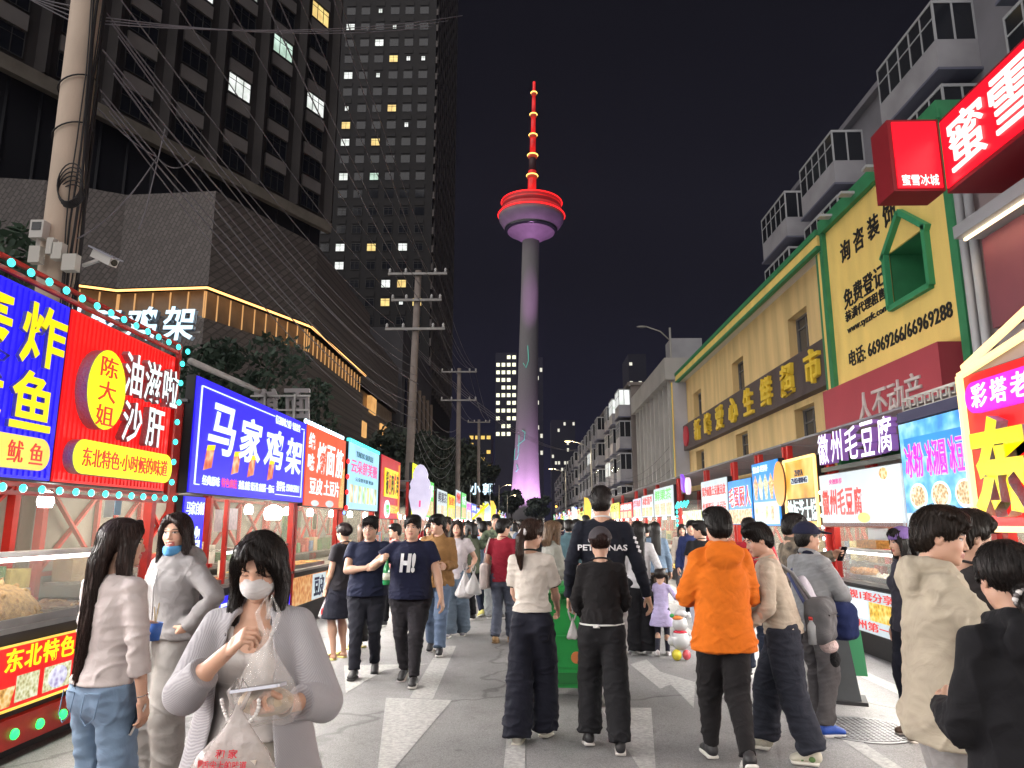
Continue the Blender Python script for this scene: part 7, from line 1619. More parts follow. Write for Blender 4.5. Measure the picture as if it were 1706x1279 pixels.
mb = MB(); w = P['W'][1]; mb.tube([(w + P['HM'][1] @ A_(.03 * math.cos(q), -.015, .026 * math.sin(q))) * sc for q in np.linspace(0, 6.29, 21)], .002, mat('silver_chain', (.6, .6, .6), .25, .8), 5); mb.build('bracelet', P['root'], True)
h = P['world'](P['palm'](-1, (0, .07, -.04))); t = thing('paper_cup', 'blue food cup with skewers held between the two chatting women', 'cup', h); mb = MB(); mb.lathe([(.030, -.05), (.042, .04), (.040, .04), (.028, -.045)], mat('blue_cup', (.04, .14, .50), .5), 16); mb.build('cup', t, True); mb = MB(); mb.tube([(0, 0, 0), (.01, .01, .14)], .003, mat('bamboo', (.55, .42, .22), .7), 5); mb.tube([(0.01, 0, 0), (-.015, .01, .12)], .003, MATS['bamboo'], 5); mb.build('skewer', t)
P = person('laughing woman in a grey zip tracksuit with a blue mask pulled under her chin', at(288, 4.85), 158, 1.70, 'f', 1.05, top=('hoodie', (.235, .225, .225)), bottom=('baggy', (.27, .26, .25)), shoes=SW, hair='long', haircol=(.028, .016, .014), fringe=False, head=(22, 4), res=.0075, hres=.0038, LH=(-.20, .06, 1.0), LP=(-1, -.35, .0), RH=(.17, .22, 1.05), RP=(.6, -.9, -.2), hp=('grip', 'relax'), smile=1, mask=((.10, .32, .60), 'chin'), hem=.93, shoulder=.15, lean=.02)
mb = MB(); sc = P['sc']; zp = mat('zip_grey', (.45, .44, .45), .4, .4); mb.tube([P['T'](p) * sc for p in ((0, .150, 1.0), (0, .152, 1.12), (0, .156, 1.25), (0, .130, 1.36))], .005, zp, 6); mb.build('zip', P['root'], True)
mb = MB()
for s in (-1, 1): mb.tube([np.array(p) * sc for p in ((s * .012, .155, .96), (s * .03, .17, .90), (s * .045, .165, .84), (s * .02, .165, .80))], .005, cloth('cord_grey', (.45, .44, .43)), 6)
mb.build('drawstring', P['root'], True)

# 4.. the couple in navy and the queue at the vermilion stall
P = person('woman in a black tee and short black skirt with hair in a bun', at(568, 9.35), 62, 1.64, 'f', 1.0, top=('tee', (.022, .020, .024)), bottom=('skirt', (.012, .013, .022)), shoes=((.62, .55, .16), (.62, .55, .16), 'slipper'), hair='bun', haircol=(.025, .015, .012), fringe=False, res=.009, hres=.0055, LH=(-.20, .10, .80), skirtlen=.52, bulk=1.1, hp=('grip', 'relax'))
h = P['world'](P['palm'](-1, (0, .07, -.06))); t = thing('carrier_bag', 'white and red carrier bag hanging from the woman in the short black skirt', 'bag', (h.x - .02, h.y - .02, h.z)); bag_shape(t, .15, .10, .28, bagmat('white_carrier', (.55, .52, .51), .85), 5); mb = MB(); mb.prism(oval(0, -.19, .045, .05), mat('red_print', (.55, .04, .04), .5), lambda a, b, k: (a, -.052 - k, b), .003); mb.build('print', t)
person('woman with loose brown hair queueing behind the woman in the short black skirt', at(603, 10.1), 75, 1.63, 'f', 1.05, top=('tee', (.30, .22, .18)), bottom=('pants', (.05, .05, .05)), shoes=((.62, .55, .16), (.62, .55, .16), 'slipper'), hair='long', haircol=(.10, .045, .022), res=.011, hres=.007)
P5 = person('stout man in a plain navy tee walking arm over shoulder with his friend', at(612, 8.35), 183, 1.70, 'm', 1.0, top=('tee', (.014, .018, .042)), bottom=('slim', (.020, .021, .030)), shoes=((.03, .03, .032), (.06, .06, .062)), hair='short', head=(-4, 2), res=.0085, hres=.0045, bulk=1.24, belly=.045, LH=(-.42, .02, 1.36), LP=(-.3, -.2, -1), RH=(-.02, .26, 1.17), RP=(1, .0, -.8), hp=('relax', 'grip'), feet=walk(.16, 1, 20))
mb = MB(); hc, MH, s_ = P5['hc'], P5['MH'], P5['sc']
for s in (-1, 1): mb.tube([(hc + MH @ A_(s * .033 + .024 * math.cos(q), .100, .004 + .018 * math.sin(q))) * s_ for q in np.linspace(0, 6.3, 17)], .002, mat('glasses_frame', (.03, .03, .03), .3), 5)
mb.tube([(hc + MH @ A_(s, .102, .006)) * s_ for s in (-.010, .010)], .002, MATS['glasses_frame'], 5); mb.build('glasses', P5['root'], True)
P6 = person('stout friend in a navy tee printed H! with black trousers and black white sneakers', at(684, 8.0), 178, 1.71, 'm', 1.02, top=('tee', (.010, .012, .034)), bottom=('slim', (.020, .020, .027)), shoes=SB, hair='short', fringe=False, haircol=(.02, .014, .012), head=(0, 0), res=.0085, hres=.0042, bulk=1.30, belly=.055, RH=(.26, .30, 1.27), RP=(1, -.3, -.8), LH=(-.34, .06, .86), hp=('relax', 'grip'), feet=walk(.17, -1, 18))
mb = MB(); write(mb, 'H!', -.085, .085, -.10, .10, 0, mat('print_white', (.66, .66, .68), .7), .006, .05, .12); mb.v = [tuple((P6['T']((-p[0] + .0, .232 - abs(p[0]) * .35 + .006 - p[1], 1.235 + p[2]))) * P6['sc']) for p in mb.v]; mb.build('print', P6['root'])
hb = P6['world'](P6['palm'](1, (0, .075, -.035))); t = thing('glass_bottle', 'green glass bottle held by the neck between the two friends in navy', 'bottle', (hb.x, hb.y, hb.z - .27)); mb = MB(); mb.lathe([(.0, 0), (.033, 0), (.036, .02), (.036, .15), (.030, .18), (.015, .22), (.0135, .28), (.0, .28)], mat('green_glass', (.02, .22, .07), .08, spec=.8), 18); mb.build('glass', t, True); mb = MB(); mb.lathe([(.0365, .05), (.0368, .05), (.0368, .12), (.0365, .12)], mat('bottle_label', (.6, .62, .5), .5), 18); mb.build('paper_label', t, True)
person('man in a tan jacket with dark collar and blue jeans looking across the street', at(727, 9.75), 178, 1.74, 'm', 1.0, top=('jacket', (.27, .145, .055)), bottom=('pants', (.13, .18, .27)), shoes=SB, hair='short', head=(-48, 4), res=.009, hres=.005, LH=(-.14, .25, 1.08), RH=(.22, .12, .98), feet=walk(.2, -1, 22), bulk=1.05)
P = person('woman in a white tee with faded jeans carrying pale plastic bags', at(760, 11.2), 176, 1.68, 'f', 1.08, top=('tee', (.52, .47, .485)), bottom=('wide', (.12, .16, .21)), shoes=((.3, .3, .32), (.68, .66, .62)), hair='bob', haircol=(.03, .018, .014), fringe=False, res=.010, hres=.0055, LH=(-.25, .14, 1.02), RH=(.24, .05, .9), hem=.84, bulk=1.08, feet=walk(.13, 1, 12))
for k, (dx, dz) in enumerate(((-.03, 0), (.10, -.02))):
    h = P['world'](P['palm'](-1, (0, .06, -.05))); t = thing('carrier_bag', ['larger pale plastic bag hanging from the woman in the white tee', 'smaller clear plastic bag beside the larger one of the woman in the white tee'][k], 'bag', (h.x + dx, h.y - .05 - .05 * k, h.z + dz)); bag_shape(t, .26, .18, .40 - .07 * k, bagmat('white_carrier', (.55, .52, .51), .85) if k == 0 else bagmat(), 11 + k)
person('woman with dark hair peeking out behind the man in the tan jacket', at(737, 12.6), 170, 1.55, 'f', 1.0, top=('tee', (.10, .04, .05)), hair='long', haircol=(.04, .02, .015), fringe=False, res=.012, hres=.007)
person('man with brown hair behind the woman in the white tee', at(742, 13.6), 172, 1.74, 'm', 1.0, top=('jacket', (.14, .15, .13)), hair='short', haircol=(.03, .02, .015), res=.013, hres=.008)
person('woman in an olive jacket walking past the left stalls', at(783, 13.0), 60, 1.66, 'f', .98, top=('jacket', (.10, .12, .08)), bottom=('pants', BLK), hair='bob', res=.012, hres=.008, shoes=SB)
P = person('young man in a pale blue shirt and navy trousers with yellow shoes', at(803, 13.6), 25, 1.66, 'm', 1.02, top=('long', (.36, .50, .70)), bottom=('slim', (.016, .022, .045)), shoes=((.62, .58, .15), (.6, .58, .5)), hair='messy', res=.012, hres=.007, feet=walk(.2, 1, 20), RH=(.2, .2, 1.1))
h = P['world']((-.27, -.05, .95)); t = thing('tote_bag', 'pale yellow cloth tote bag beside the young man in the blue shirt', 'bag', h); mb = MB(); mb.box((0, 0, -.1), (.10, .32, .40), cloth('yellow_cloth', (.56, .54, .30))); mb.tube([(0, -.1, .1), (.02, -.04, .48), (.02, .04, .48), (0, .1, .1)], .012, MATS['yellow_cloth'], 6); mb.build('bag', t)
person('man in a camouflage jacket facing the viewer with hands together', at(826, 13.4), 186, 1.80, 'm', 1.0, top=('jacket', (.09, .11, .07), mat('camouflage', (.10, .13, .08), .85, var=.9, vscale=14, dirt=(.02, .03, .02))), bottom=('wide', (.30, .32, .33)), shoes=((.12, .12, .12), (.6, .6, .58)), hair='crop', haircol=(.014, .012, .010), head=(0, 2), res=.011, hres=.006, LH=(-.05, .30, 1.25), RH=(.06, .30, 1.25), LP=(-1, -.2, -.5), RP=(1, -.2, -.5))
P = person('man in a dark red tee seen from behind with a pale tote on his shoulder', at(838, 10.6), -14, 1.69, 'm', 1.0, top=('tee', (.23, .012, .025)), bottom=('pants', (.075, .085, .115)), shoes=((.28, .17, .07), (.25, .16, .08)), hair='short', head=(-38, 4), res=.009, hres=.005, LH=(-.17, .20, 1.10), RH=(.18, .22, 1.05), hem=.84, feet=walk(.10, 1, 6))
h = P['world']((-.25, -.04, .98)); t = thing('tote_bag', 'grubby pale cloth tote bag hanging from the man in the dark red tee', 'bag', h, R(-14)); F = Field((-.10, -.20, -.30), (.10, .20, .22), .009); F.add(p_box((0, 0, -.06), (.055, .15, .18), .045), 0); V, Q = F.mesh(); V += vnormals(V, Q) * (vnoise(V, 24, 3) * .008)[:, None]; np_mesh('bag', V, Q, [cloth('canvas_pale', (.50, .43, .40))], t); mb = MB(); mb.tube([(0, -.10, .1), (.05, -.06, .40), (.06, .0, .47), (.05, .06, .40), (0, .10, .1)], .012, MATS['canvas_pale'], 6); mb.build('strap', t, True)
# the pair pushing the green bin
P = person('woman with a ponytail in a white ringer tee and wide black trousers', at(886, 5.95), -14, 1.665, 'f', 1.0, top=('tee', (.54, .495, .44)), bottom=('wide', (.014, .014, .020)), shoes=((.5, .48, .42), (.62, .60, .52)), hair='pony', haircol=(.045, .024, .016), fringe=True, head=(-26, 2), res=.0075, hres=.0042, cuff=(.012, .02, .018), RH=(.15, .30, .98), LH=(-.14, .28, .98), RP=(.35, -1, -.3), LP=(-.35, -1, -.3), hem=.985, sleeve=.72, feet=[((-.10, -.10), 4, 0), ((.07, .12), -4, 8)], bulk=.90, shoulder=.150)
mb = MB(); hc, MH = P['hc'], P['MH']; mb.tube([(hc + MH @ A_(.026 * math.cos(q), -.118 + .008 * math.sin(q), .015 + .026 * math.sin(q))) * P['sc'] for q in np.linspace(0, 6.29, 15)], .014, cloth('scrunchie', (.66, .64, .64)), 8); mb.build('scrunchie', P['root'], True)
person('person with fair hair in a grey green jacket walking ahead of the green bin', at(921, 8.6), -75, 1.66, 'f', 1.15, top=('jacket', (.24, .24, .21)), bottom=('pants', (.34, .33, .31)), hair='bob', haircol=(.16, .10, .06), head=(15, 6), res=.010, hres=.0055, RH=(.1, .28, 1.15), LH=(-.1, .28, 1.15))
def wheelie_bin():
    t = thing('wheelie_bin', 'green plastic wheeled bin pushed up the middle of the street', 'bin', at(943, 7.5), R(-4)); g = mat('bin_green', (.018, .27, .055), .42, var=.12, vscale=3, bump=.05); d = mat('bin_dark_green', (.010, .14, .03), .5)
    def ring(w, dd, z, r=.05): return [Vector((a, b, z)) for a, b in rrect(-w / 2, w / 2, -dd / 2, dd / 2, r, 3)]
    lv = [(.46, .50, .12), (.47, .52, .30), (.485, .54, .304), (.50, .58, .62), (.515, .59, .625), (.56, .68, .98)]; n = len(ring(1, 1, 0)); vs = []
    for w, dd, z in lv: vs += ring(w, dd, z)
    fs = [(i * n + j, i * n + (j + 1) % n, (i + 1) * n + (j + 1) % n, (i + 1) * n + j) for i in range(len(lv) - 1) for j in range(n)] + [tuple(range(n))[::-1], tuple(range((len(lv) - 1) * n, len(lv) * n))]
    mb = MB(); mb.add(vs, fs, g)
    for z, zz_ in ((.36, .60), (.68, .93)):
        for x in (-.17, .17): mb.bar((x, -.30 - (z - .3) * .08, z), (x, -.31 - (zz_ - .3) * .08, zz_), .015, .012, g)
        mb.bar((-.17, -.305 - (zz_ - .3) * .08, zz_), (.17, -.305 - (zz_ - .3) * .08, zz_), .015, .015, g)
    mb.build('body', t)
    mb = MB(); mb.bb((-.30, -.37, .984), (.30, .36, 1.02), g); mb.bb((-.27, -.33, 1.021), (.27, .32, 1.06), g)
    for i in range(8): mb.bb((-.26 + i * .072, -.375, .90), (-.245 + i * .072, -.345, .983), d)
    mb.build('lid', t); mb = MB(); mb.tube([(-.24, -.42, 1.0), (.24, -.42, 1.0)], .014, d, 8)
    for x in (-.24, 0, .24): mb.bar((x, -.42, 1.0), (x, -.33, .97), .02, .02, d)
    mb.build('handle', t)
    for x in (-.27, .27): mb = MB(); mb.tube([(x - .03, -.22, .10), (x + .03, -.22, .10)], .10, mat('rubber_black', (.02, .02, .02), .7), 22); mb.build('wheel', t, True)
    mb = MB(); mb.bb((-.10, -.272, .16), (.10, -.262, .26), d); mb.build('grip_recess', t)
    for x in (-.14, .10): mb = MB(); mb.lathe([(0, 0), (.055, 0), (.055, .006), (0, .006)], mat('orange_sticker', (.5, .16, .05), .5), 18); mb.v = [(x + p[0], -.283 - p[2], .40 + p[1]) for p in mb.v]; mb.build('sticker', t)
wheelie_bin()
P = person('woman in a dark cap with black top and wide black trousers walking away', at(1002, 5.78), -2, 1.60, 'f', .95, top=('long', (.013, .012, .013)), bottom=('baggy', (.014, .014, .016)), shoes=SB, hair='bun', fringe=False, haircol=(.03, .014, .012), cap=((.060, .054, .060), 'none'), head=(4, 4), res=.0075, hres=.0045, RH=(.13, .26, 1.0), LH=(-.14, .25, .98), RP=(.6, -1, -.1), LP=(-.6, -1, -.1), hem=.955, feet=[((-.12, .05), 5, 10), ((.11, -.16), -4, 0)], shoulder=.155, bulk=.96)
mb = MB(); sc = P['sc']; mb.tube([((.178 * math.cos(q)) * sc, .134 * math.sin(q) * sc, .955 * sc) for q in np.linspace(math.pi, 2 * math.pi, 15)], .007, cloth('white_cord', (.7, .7, .68)), 6); mb.tube([(-.06 * sc, -.132 * sc, .955 * sc), (-.03 * sc, -.150 * sc, .94 * sc), (-.08 * sc, -.15 * sc, .945 * sc)], .007, MATS['white_cord'], 6); mb.build('waist_cord', P['root'], True)
h = P['world']((-.235, .14, .98)); t = thing('carrier_bag', 'small white bag at the side of the woman in the dark cap', 'bag', h); bag_shape(t, .09, .08, .16, bagmat('white_carrier', (.55, .52, .51), .85), 21)
P = person('very tall man with close cropped hair in a black team jersey with white lettering', at(1006, 6.75), -6, 1.975, 'm', 1.0, top=('long', (.010, .012, .020)), bottom=('pants', (.36, .36, .36)), shoes=SW, hair='crop', haircol=(.016, .013, .012), head=(-8, 2), res=.0085, hres=.0045, RH=(.34, .06, .86), feet=walk(.2, -1, 30), shoulder=.182, bulk=1.0, cuff=(.6, .6, .6))
mb = MB(); wl_ = mat('jersey_white', (.62, .62, .64), .6); T = P['T']; sc = P['sc']
def onback(txt, x0, x1, z0, z1, b=.02):
    k = MB(); write(k, txt, x0, x1, z0, z1, 0, wl_, .003, b); mb.v += [tuple(T((p[0], -.148 + p[0] * p[0] * 1.1 + p[1], p[2])) * sc) for p in k.v]; o = len(mb.v) - len(k.v); mb.f += [tuple(i + o for i in f) for f in k.f]; mb.m += [mb.mi(wl_)] * len(k.f)
onback('PETRONAS', -.19, .19, 1.215, 1.26); onback('F', -.02, .01, 1.14, 1.17)
for i, (a, b, c_) in enumerate(((0, .0, .018), (.016, .0, .026), (.032, .0, .034))): mb.bar(T((-.02 + a * .9, -.140, 1.345)) * sc, T((-.028 + a * .9 + .004, -.138, 1.345 + c_)) * sc, .008, .004, wl_)
mb.tube([T((-.085 + .022 * math.cos(q), -.146, 1.295 + .022 * math.sin(q))) * sc for q in np.linspace(0, 6.29, 21)], .0022, wl_, 5)
for q in (90, 210, 330): mb.bar(T((-.085, -.147, 1.295)) * sc, T((-.085 + .02 * math.cos(R(q)), -.147, 1.295 + .02 * math.sin(R(q)))) * sc, .004, .003, wl_)
mb.bar(T((-.055, -.146, 1.295)) * sc, T((.01, -.146, 1.295)) * sc, .006, .003, wl_); mb.build('print', P['root'])
mb = MB(); E, S = P['E'][1], P['S'][1]
for i in range(4): c = S + (E - S) * (.25 + .12 * i) + A_(.045, -.045, 0); mb.box(c * sc, (.035, .004, .022), wl_, Euler((0, R(18), R(40))).to_matrix())
mb.build('sleeve_mark', P['root'])
person('woman with straight black hair in a white top and black wide trousers', at(1066, 9.7), -8, 1.66, 'f', 1.0, top=('long', (.50, .49, .50)), bottom=('wide', BLK), shoes=((.4, .4, .4), (.6, .6, .6)), hair='long', head=(0, 0), res=.009, hres=.006, RH=(.27, .04, .92))
G1 = person('little girl with pigtails in a lilac pleated dress and dark leggings', at(1101, 9.6), -16, 1.06, 'f', 1.1, top=('dress', (.46, .40, .62)), shoes=((.55, .5, .5), (.62, .6, .6)), hair='twin', haircol=(.02, .013, .012), fringe=False, headscale=1.32, res=.012, hres=.008, LH=(-.42, .12, 1.22), LP=(-.5, -.5, -1), RH=(.36, .26, 1.12), RP=(.5, -.6, -.8), feet=walk(.14, 1, 25), hem=.60)
F = Field((-.25, -.4, 0), (.25, .4, 1.0), .012)
for s in (-1, 1): F.add(p_tube([G1['HP'][s], G1['KN'][s], G1['AN'][s]], [.088, .06, .045]), .02)
V, Q = F.mesh(); np_mesh('leggings', V * G1['sc'], Q, [cloth('leggings_dark', (.03, .03, .045))], G1['root'])
t = thing('balloon_toy', 'white stacked balloon toy with an orange top and red band beside the little girl', 'balloon', at(1131, 9.35)); bw = mat('balloon_white', (.58, .58, .58), .2, spec=.6); 
mb = MB(); mb.ell((0, 0, .24), (.115, .11, .12), bw, 16, 12); mb.ell((0, 0, .43), (.095, .09, .095), bw, 16, 12); mb.ell((.02, 0, .55), (.075, .07, .05), bw, 14, 10); mb.ell((.11, 0, .23), (.05, .05, .06), bw, 10, 8); mb.ell((-.11, 0, .23), (.05, .05, .06), bw, 10, 8); mb.build('balloon', t, True)
for nm, c, r_, col in (('cap_balloon', (-.03, -.03, .505), (.07, .05, .03), (.75, .22, .04)), ('cap_tip', (-.10, -.03, .53), (.03, .03, .025), (.05, .35, .08)), ('foot_balloon', (-.06, -.03, .07), (.06, .07, .065), (.7, .6, .05)), ('foot_balloon', (.06, -.03, .07), (.05, .06, .06), (.7, .10, .12)), ('band', (0, 0, .335), (.085, .082, .025), (.6, .03, .05))):
    mb = MB(); mb.ell(c, r_, mat('balloon_%d_%d' % (int(col[0] * 99), int(col[1] * 99)), col, .2, spec=.6), 14, 10); mb.build(nm, t, True)
mb = MB(); mb.tube([(0, 0, .6), (-.05, .05, .72), (-.10, .10, .86)], .003, bw, 4); mb.build('string', t)
person('woman with long black hair in a denim waistcoat over a dark skirt', at(1096, 12.6), -5, 1.66, 'f', 1.0, top=('long', (.14, .20, .28)), bottom=('pants', (.10, .07, .05)), hair='long', res=.011, hres=.007, fringe=True)
person('man in a navy jacket standing at the orange lit stall facing the viewer', at(1157, 13.6), 168, 1.68, 'm', 1.0, top=('jacket', (.02, .03, .10)), bottom=('pants', BLK), hair='short', res=.011, hres=.006)
person('dark haired man in black just left of the orange jacket', at(1172, 10.5), 10, 1.66, 'm', 1.0, top=('tee', BLK), bottom=('pants', (.45, .48, .55)), hair='short', shoes=SW, res=.011, hres=.006, head=(60, 0))
P = person('man in a bright orange hooded jacket and black joggers walking away', at(1203, 5.35), 2, 1.735, 'm', 1.0, top=('hoodie', (.66, .155, .012)), bottom=('jogger', (.014, .014, .015)), shoes=SB, hair='short', head=(4, 4), res=.0075, hres=.004, LH=(-.15, .28, 1.06), RH=(.14, .29, 1.05), LP=(-.55, -1, -.1), RP=(.55, -1, -.1), feet=[((-.07, .20), 4, 0), ((.02, -.30, .02), -4, 42)], hem=.76, shoulder=.165, bulk=.95)
mb = MB(); AN = P['AN'][1]; M_ = rotz(R(-4)) @ rotx(R(-42))
for k in range(3): mb.box((AN + (A_(-.043, .02 + .03 * k, .055) - A_(0, -.025, .095)) @ M_.T) * P['sc'], (.006, .012, .05), mat('shoe_stripe', (.68, .66, .62), .5), Matrix(M_ @ rotx(R(25))))
mb.build('shoe_stripe', P['root'])
P = person('burly man in a dark red tee and jeans seen from behind at the right stalls', at(1256, 8.2), -12, 1.70, 'm', 1.0, top=('tee', (.36, .018, .03)), bottom=('pants', (.025, .032, .055)), shoes=((.05, .05, .06), (.05, .05, .05)), hair='crop', head=(-20, 2), res=.009, hres=.0055, bulk=1.15, feet=walk(.22, -1, 38), RH=(.16, .28, 1.15), LH=(-.2, .2, 1.05))
P = person('man in a beige sweater with a grey shoulder bag leaning towards the stalls', at(1302, 5.6), 66, 1.64, 'm', .98, top=('long', (.44, .38, .30)), bottom=('baggy', (.025, .028, .04)), shoes=((.58, .56, .46), (.70, .68, .62)), hair='short', fringe=False, head=(24, 10), lean=.20, res=.0075, hres=.0042, LH=(-.24, .26, .93), RH=(.12, .34, 1.0), feet=[((-.12, -.16), 6, 0), ((.10, .20), -6, 0)], bulk=1.04, hem=.89)
rt = P['root']; mb = MB(); sc = P['sc']
for s, col in ((-1, (.55, .16, .05)), (1, (.20, .32, .07))):
    an = P['AN'][s]
    for k, (dx, dy) in enumerate(((.036, .03), (-.036, .06), (.030, .09), (-.038, -.01))): mb.ell((an + A_(dx, dy + .02, -.05)) * sc, (.012, .024, .020), mat('shoe_patch_%d' % (k % 2 + (s > 0) * 2), [(.55, .16, .05), (.10, .20, .06), (.30, .42, .10), (.5, .48, .4)][k % 2 + (s > 0) * 2], .5), 10, 8)
mb.build('shoe_patch', rt, True)
def shoulder_bag(label, P, c, half, col, strap_from, strap_to, yaw, m2=None):
    p = P['world'](c); t = thing('shoulder_bag', label, 'bag', p, R(yaw)); h = half; F = Field([-x * 1.3 for x in h], [x * 1.3 for x in h], .009); F.add(p_box((0, 0, 0), h, min(h) * .75), 0); V, Q = F.mesh(); V += vnormals(V, Q) * (vnoise(V, 22, 6) * .009)[:, None]; np_mesh('bag', V, Q, [cloth('bag_%d_%d' % (int(col[0] * 255), int(col[2] * 255)), col)], t)
    mb = MB(); mb.box((0, -h[1] * 1.02, h[2] * .3), (h[0] * 1.3, .008, .012), mat('zip_black', BLK, .5)); mb.build('zip', t)
    M = Matrix.Rotation(-R(yaw), 3, 'Z'); mb = MB(); pts = [M @ (P['world'](q) - p) for q in strap_from]; mb.tube(pts, .014, cloth('strap_%d' % int(col[0] * 255), tuple(min(1, x * 1.5 + .05) for x in col)), 6); mb.build('strap', t, True); return t
T = P['T']
shoulder_bag('worn grey shoulder bag on the back of the man in the beige sweater', P, (.16, -.26, .98), (.15, .09, .16), (.10, .10, .105), [(.14, -.22, 1.10), T((.15, -.16, 1.30)), T((.03, -.03, 1.46)), T((-.12, .10, 1.30)), (-.14, .12, 1.05), (.02, -.14, .98)], None, 52)
p = P['world']((.26, -.30, .78)); t = thing('bag_charm', 'pale pink fluffy charm hanging below the grey shoulder bag', 'charm', p); mb = MB(); mb.ell((0, 0, 0), (.07, .05, .055), mat('pink_plush', (.66, .52, .50), .95, bump=.8, bscale=90), 14, 10); mb.tube([(0, 0, .04), (0, 0, .14)], .005, MATS['zip_black'], 5); mb.build('plush', t, True); mb = MB(); mb.ell((.05, .03, -.10), (.04, .03, .06), mat('black_plush', BLK, .95, bump=.8, bscale=90), 12, 8); mb.build('tassel', t, True)
p = P['world']((.02, -.20, .90)); t = thing('water_bottle', 'small clear bottle with a red cap tucked by the grey shoulder bag', 'bottle', p); mb = MB(); mb.lathe([(.0, -.08), (.03, -.08), (.032, .05), (.014, .08), (.014, .09), (0, .09)], bagmat('clear_bottle', (.75, .78, .8), .4), 14); mb.build('bottle', t, True); mb = MB(); mb.lathe([(.0, .088), (.017, .088), (.017, .112), (0, .112)], redf, 12); mb.build('cap', t, True)
p = P['world']((.24, -.20, 1.02)); t = thing('draped_jacket', 'pale lilac jacket draped over the grey shoulder bag', 'jacket', p, R(52)); F = Field((-.16, -.20, -.30), (.16, .16, .28), .009); F.add(p_tube([(-.04, .05, .24), (0, -.02, .08), (.05, -.06, -.08), (.08, -.06, -.24)], [(.05, .03), (.09, .035), (.10, .035), (.06, .03)]), .02); V, Q = F.mesh(); V += vnormals(V, Q) * (vnoise(V * A_(1, 1, .5), 26, 4) * .014)[:, None]; np_mesh('cloth', V, Q, [cloth('lilac_cloth', (.46, .44, .50))], t)
P = person('man in glasses and navy cap with grey jacket and blue shoes', at(1353, 6.25), -68, 1.635, 'm', .95, top=('jacket', (.26, .27, .28)), bottom=('pants', (.10, .095, .10)), shoes=((.02, .08, .42), (.6, .6, .6)), hair='crop', cap=((.014, .016, .04), 'brim'), head=(-16, 2), res=.0075, hres=.004, RH=(.04, .27, 1.07), LH=(-.06, .27, 1.05), RP=(1, -.4, -.4), LP=(-1, -.4, -.4), feet=[((-.10, .05), 10, 0), ((.10, -.05), -14, 0)])
mb = MB(); hc, MH, s_ = P['hc'], P['MH'], P['sc']
for s in (-1, 1): mb.tube([(hc + MH @ A_(s * .033 + .022 * math.cos(q), .098, .004 + .016 * math.sin(q))) * s_ for q in np.linspace(0, 6.3, 17)], .0018, MATS['glasses_frame'], 5); mb.tube([(hc + MH @ A_(s * .055, .095, .006)) * s_, (hc + MH @ A_(s * .078, .0, .010)) * s_], .0018, MATS['glasses_frame'], 5)
mb.build('glasses', P['root'], True)
mb = MB(); mb.tube([P['neck'] * s_ + A_(.07 * math.cos(q), .07 * math.sin(q) + .01, .01 - .02 * math.sin(q)) for q in np.linspace(0, 6.29, 21)], .018, cloth('navy_collar', (.012, .014, .03)), 7); mb.build('collar', P['root'], True)
shoulder_bag('navy shoulder bag slung on the hip of the man in the navy cap', P, (.20, .10, .92), (.13, .10, .15), (.016, .025, .09), [(.20, .12, 1.05), P['T']((.12, .14, 1.25)), P['T']((-.07, .03, 1.46)), P['T']((-.10, -.15, 1.28)), (.10, -.14, 1.0)], None, -68)
P = person('man in a camouflage jacket behind the navy cap holding a phone out', at(1330, 7.3), -80, 1.72, 'm', 1.0, top=('jacket', (.09, .08, .06), mat('camouflage_brown', (.13, .105, .075), .85, var=.9, vscale=14, dirt=(.03, .025, .02))), bottom=('pants', (.45, .44, .44)), shoes=SW, hair='messy', head=(-6, 8), res=.009, hres=.005, LH=(-.06, .44, 1.32), LP=(-1, -.3, -.6), hp=('pinch', 'relax')); h = P['world'](P['palm'](-1, (0, .09, -.03))); phone('black phone held out by the man in brown camouflage', h, Euler((R(60), R(0), R(-70))).to_matrix())
# right foreground group
P = person('young man in a pale beige hoodie with swept dark hair eating', at(1552, 3.35), -106, 1.70, 'm', 1.02, top=('hoodie', (.42, .37, .285)), bottom=('wide', (.30, .29, .285)), shoes=SW, hair='messy', haircol=(.020, .013, .009), head=(-14, 8), lean=.08, res=.007, hres=.0034, RH=(.10, .36, 1.20), LH=(-.02, .34, 1.10), RP=(1, -.3, -.8), LP=(-1, -.3, -.7), hp=('grip', 'grip'), hem=.76, bulk=1.06, shoulder=.17)
mb = MB(); sc = P['sc']; sm_ = cloth('hoodie_seam', (.40, .35, .28)); T = P['T']
mb.tube([T(p) * sc for p in ((-.205, .055, .79), (-.20, .075, .90), (-.185, .08, 1.02))], .004, sm_, 5); mb.tube([T(p) * sc for p in ((-.05, .172, .79), (-.12, .150, .90), (-.15, .13, 1.02))], .004, sm_, 5); mb.build('pocket_seam', P['root'], True)
h = P['world'](P['palm'](1, (0, .09, -.05))); t = thing('wrapped_snack', 'white paper wrapped snack held by the young man in the hoodie', 'snack', h); F = Field((-.08, -.08, -.12), (.08, .08, .1), .006); F.add(p_ell((0, 0, 0), (.055, .045, .075)), 0); V, Q = F.mesh(); V += vnormals(V, Q) * (vnoise(V, 60, 3) * .006)[:, None]; np_mesh('wrapper', V, Q, [mat('white_paper', (.70, .68, .64), .7)], t); mb = MB(); mb.tube([(-.03, -.03, .06), (.0, -.046, .055), (.03, -.03, .06)], .006, redf, 6); mb.build('print', t, True)
person('man in a dark shirt with side swept hair beside the young man in the hoodie', at(1625, 3.75), -80, 1.69, 'm', 1.0, top=('long', (.035, .031, .031)), bottom=('pants', BLK), shoes=((.16, .10, .07), (.5, .46, .4)), hair='short', haircol=(.022, .016, .012), head=(-12, 6), res=.008, hres=.004, RH=(.1, .3, 1.1), LH=(-.1, .3, 1.1), bulk=1.1)
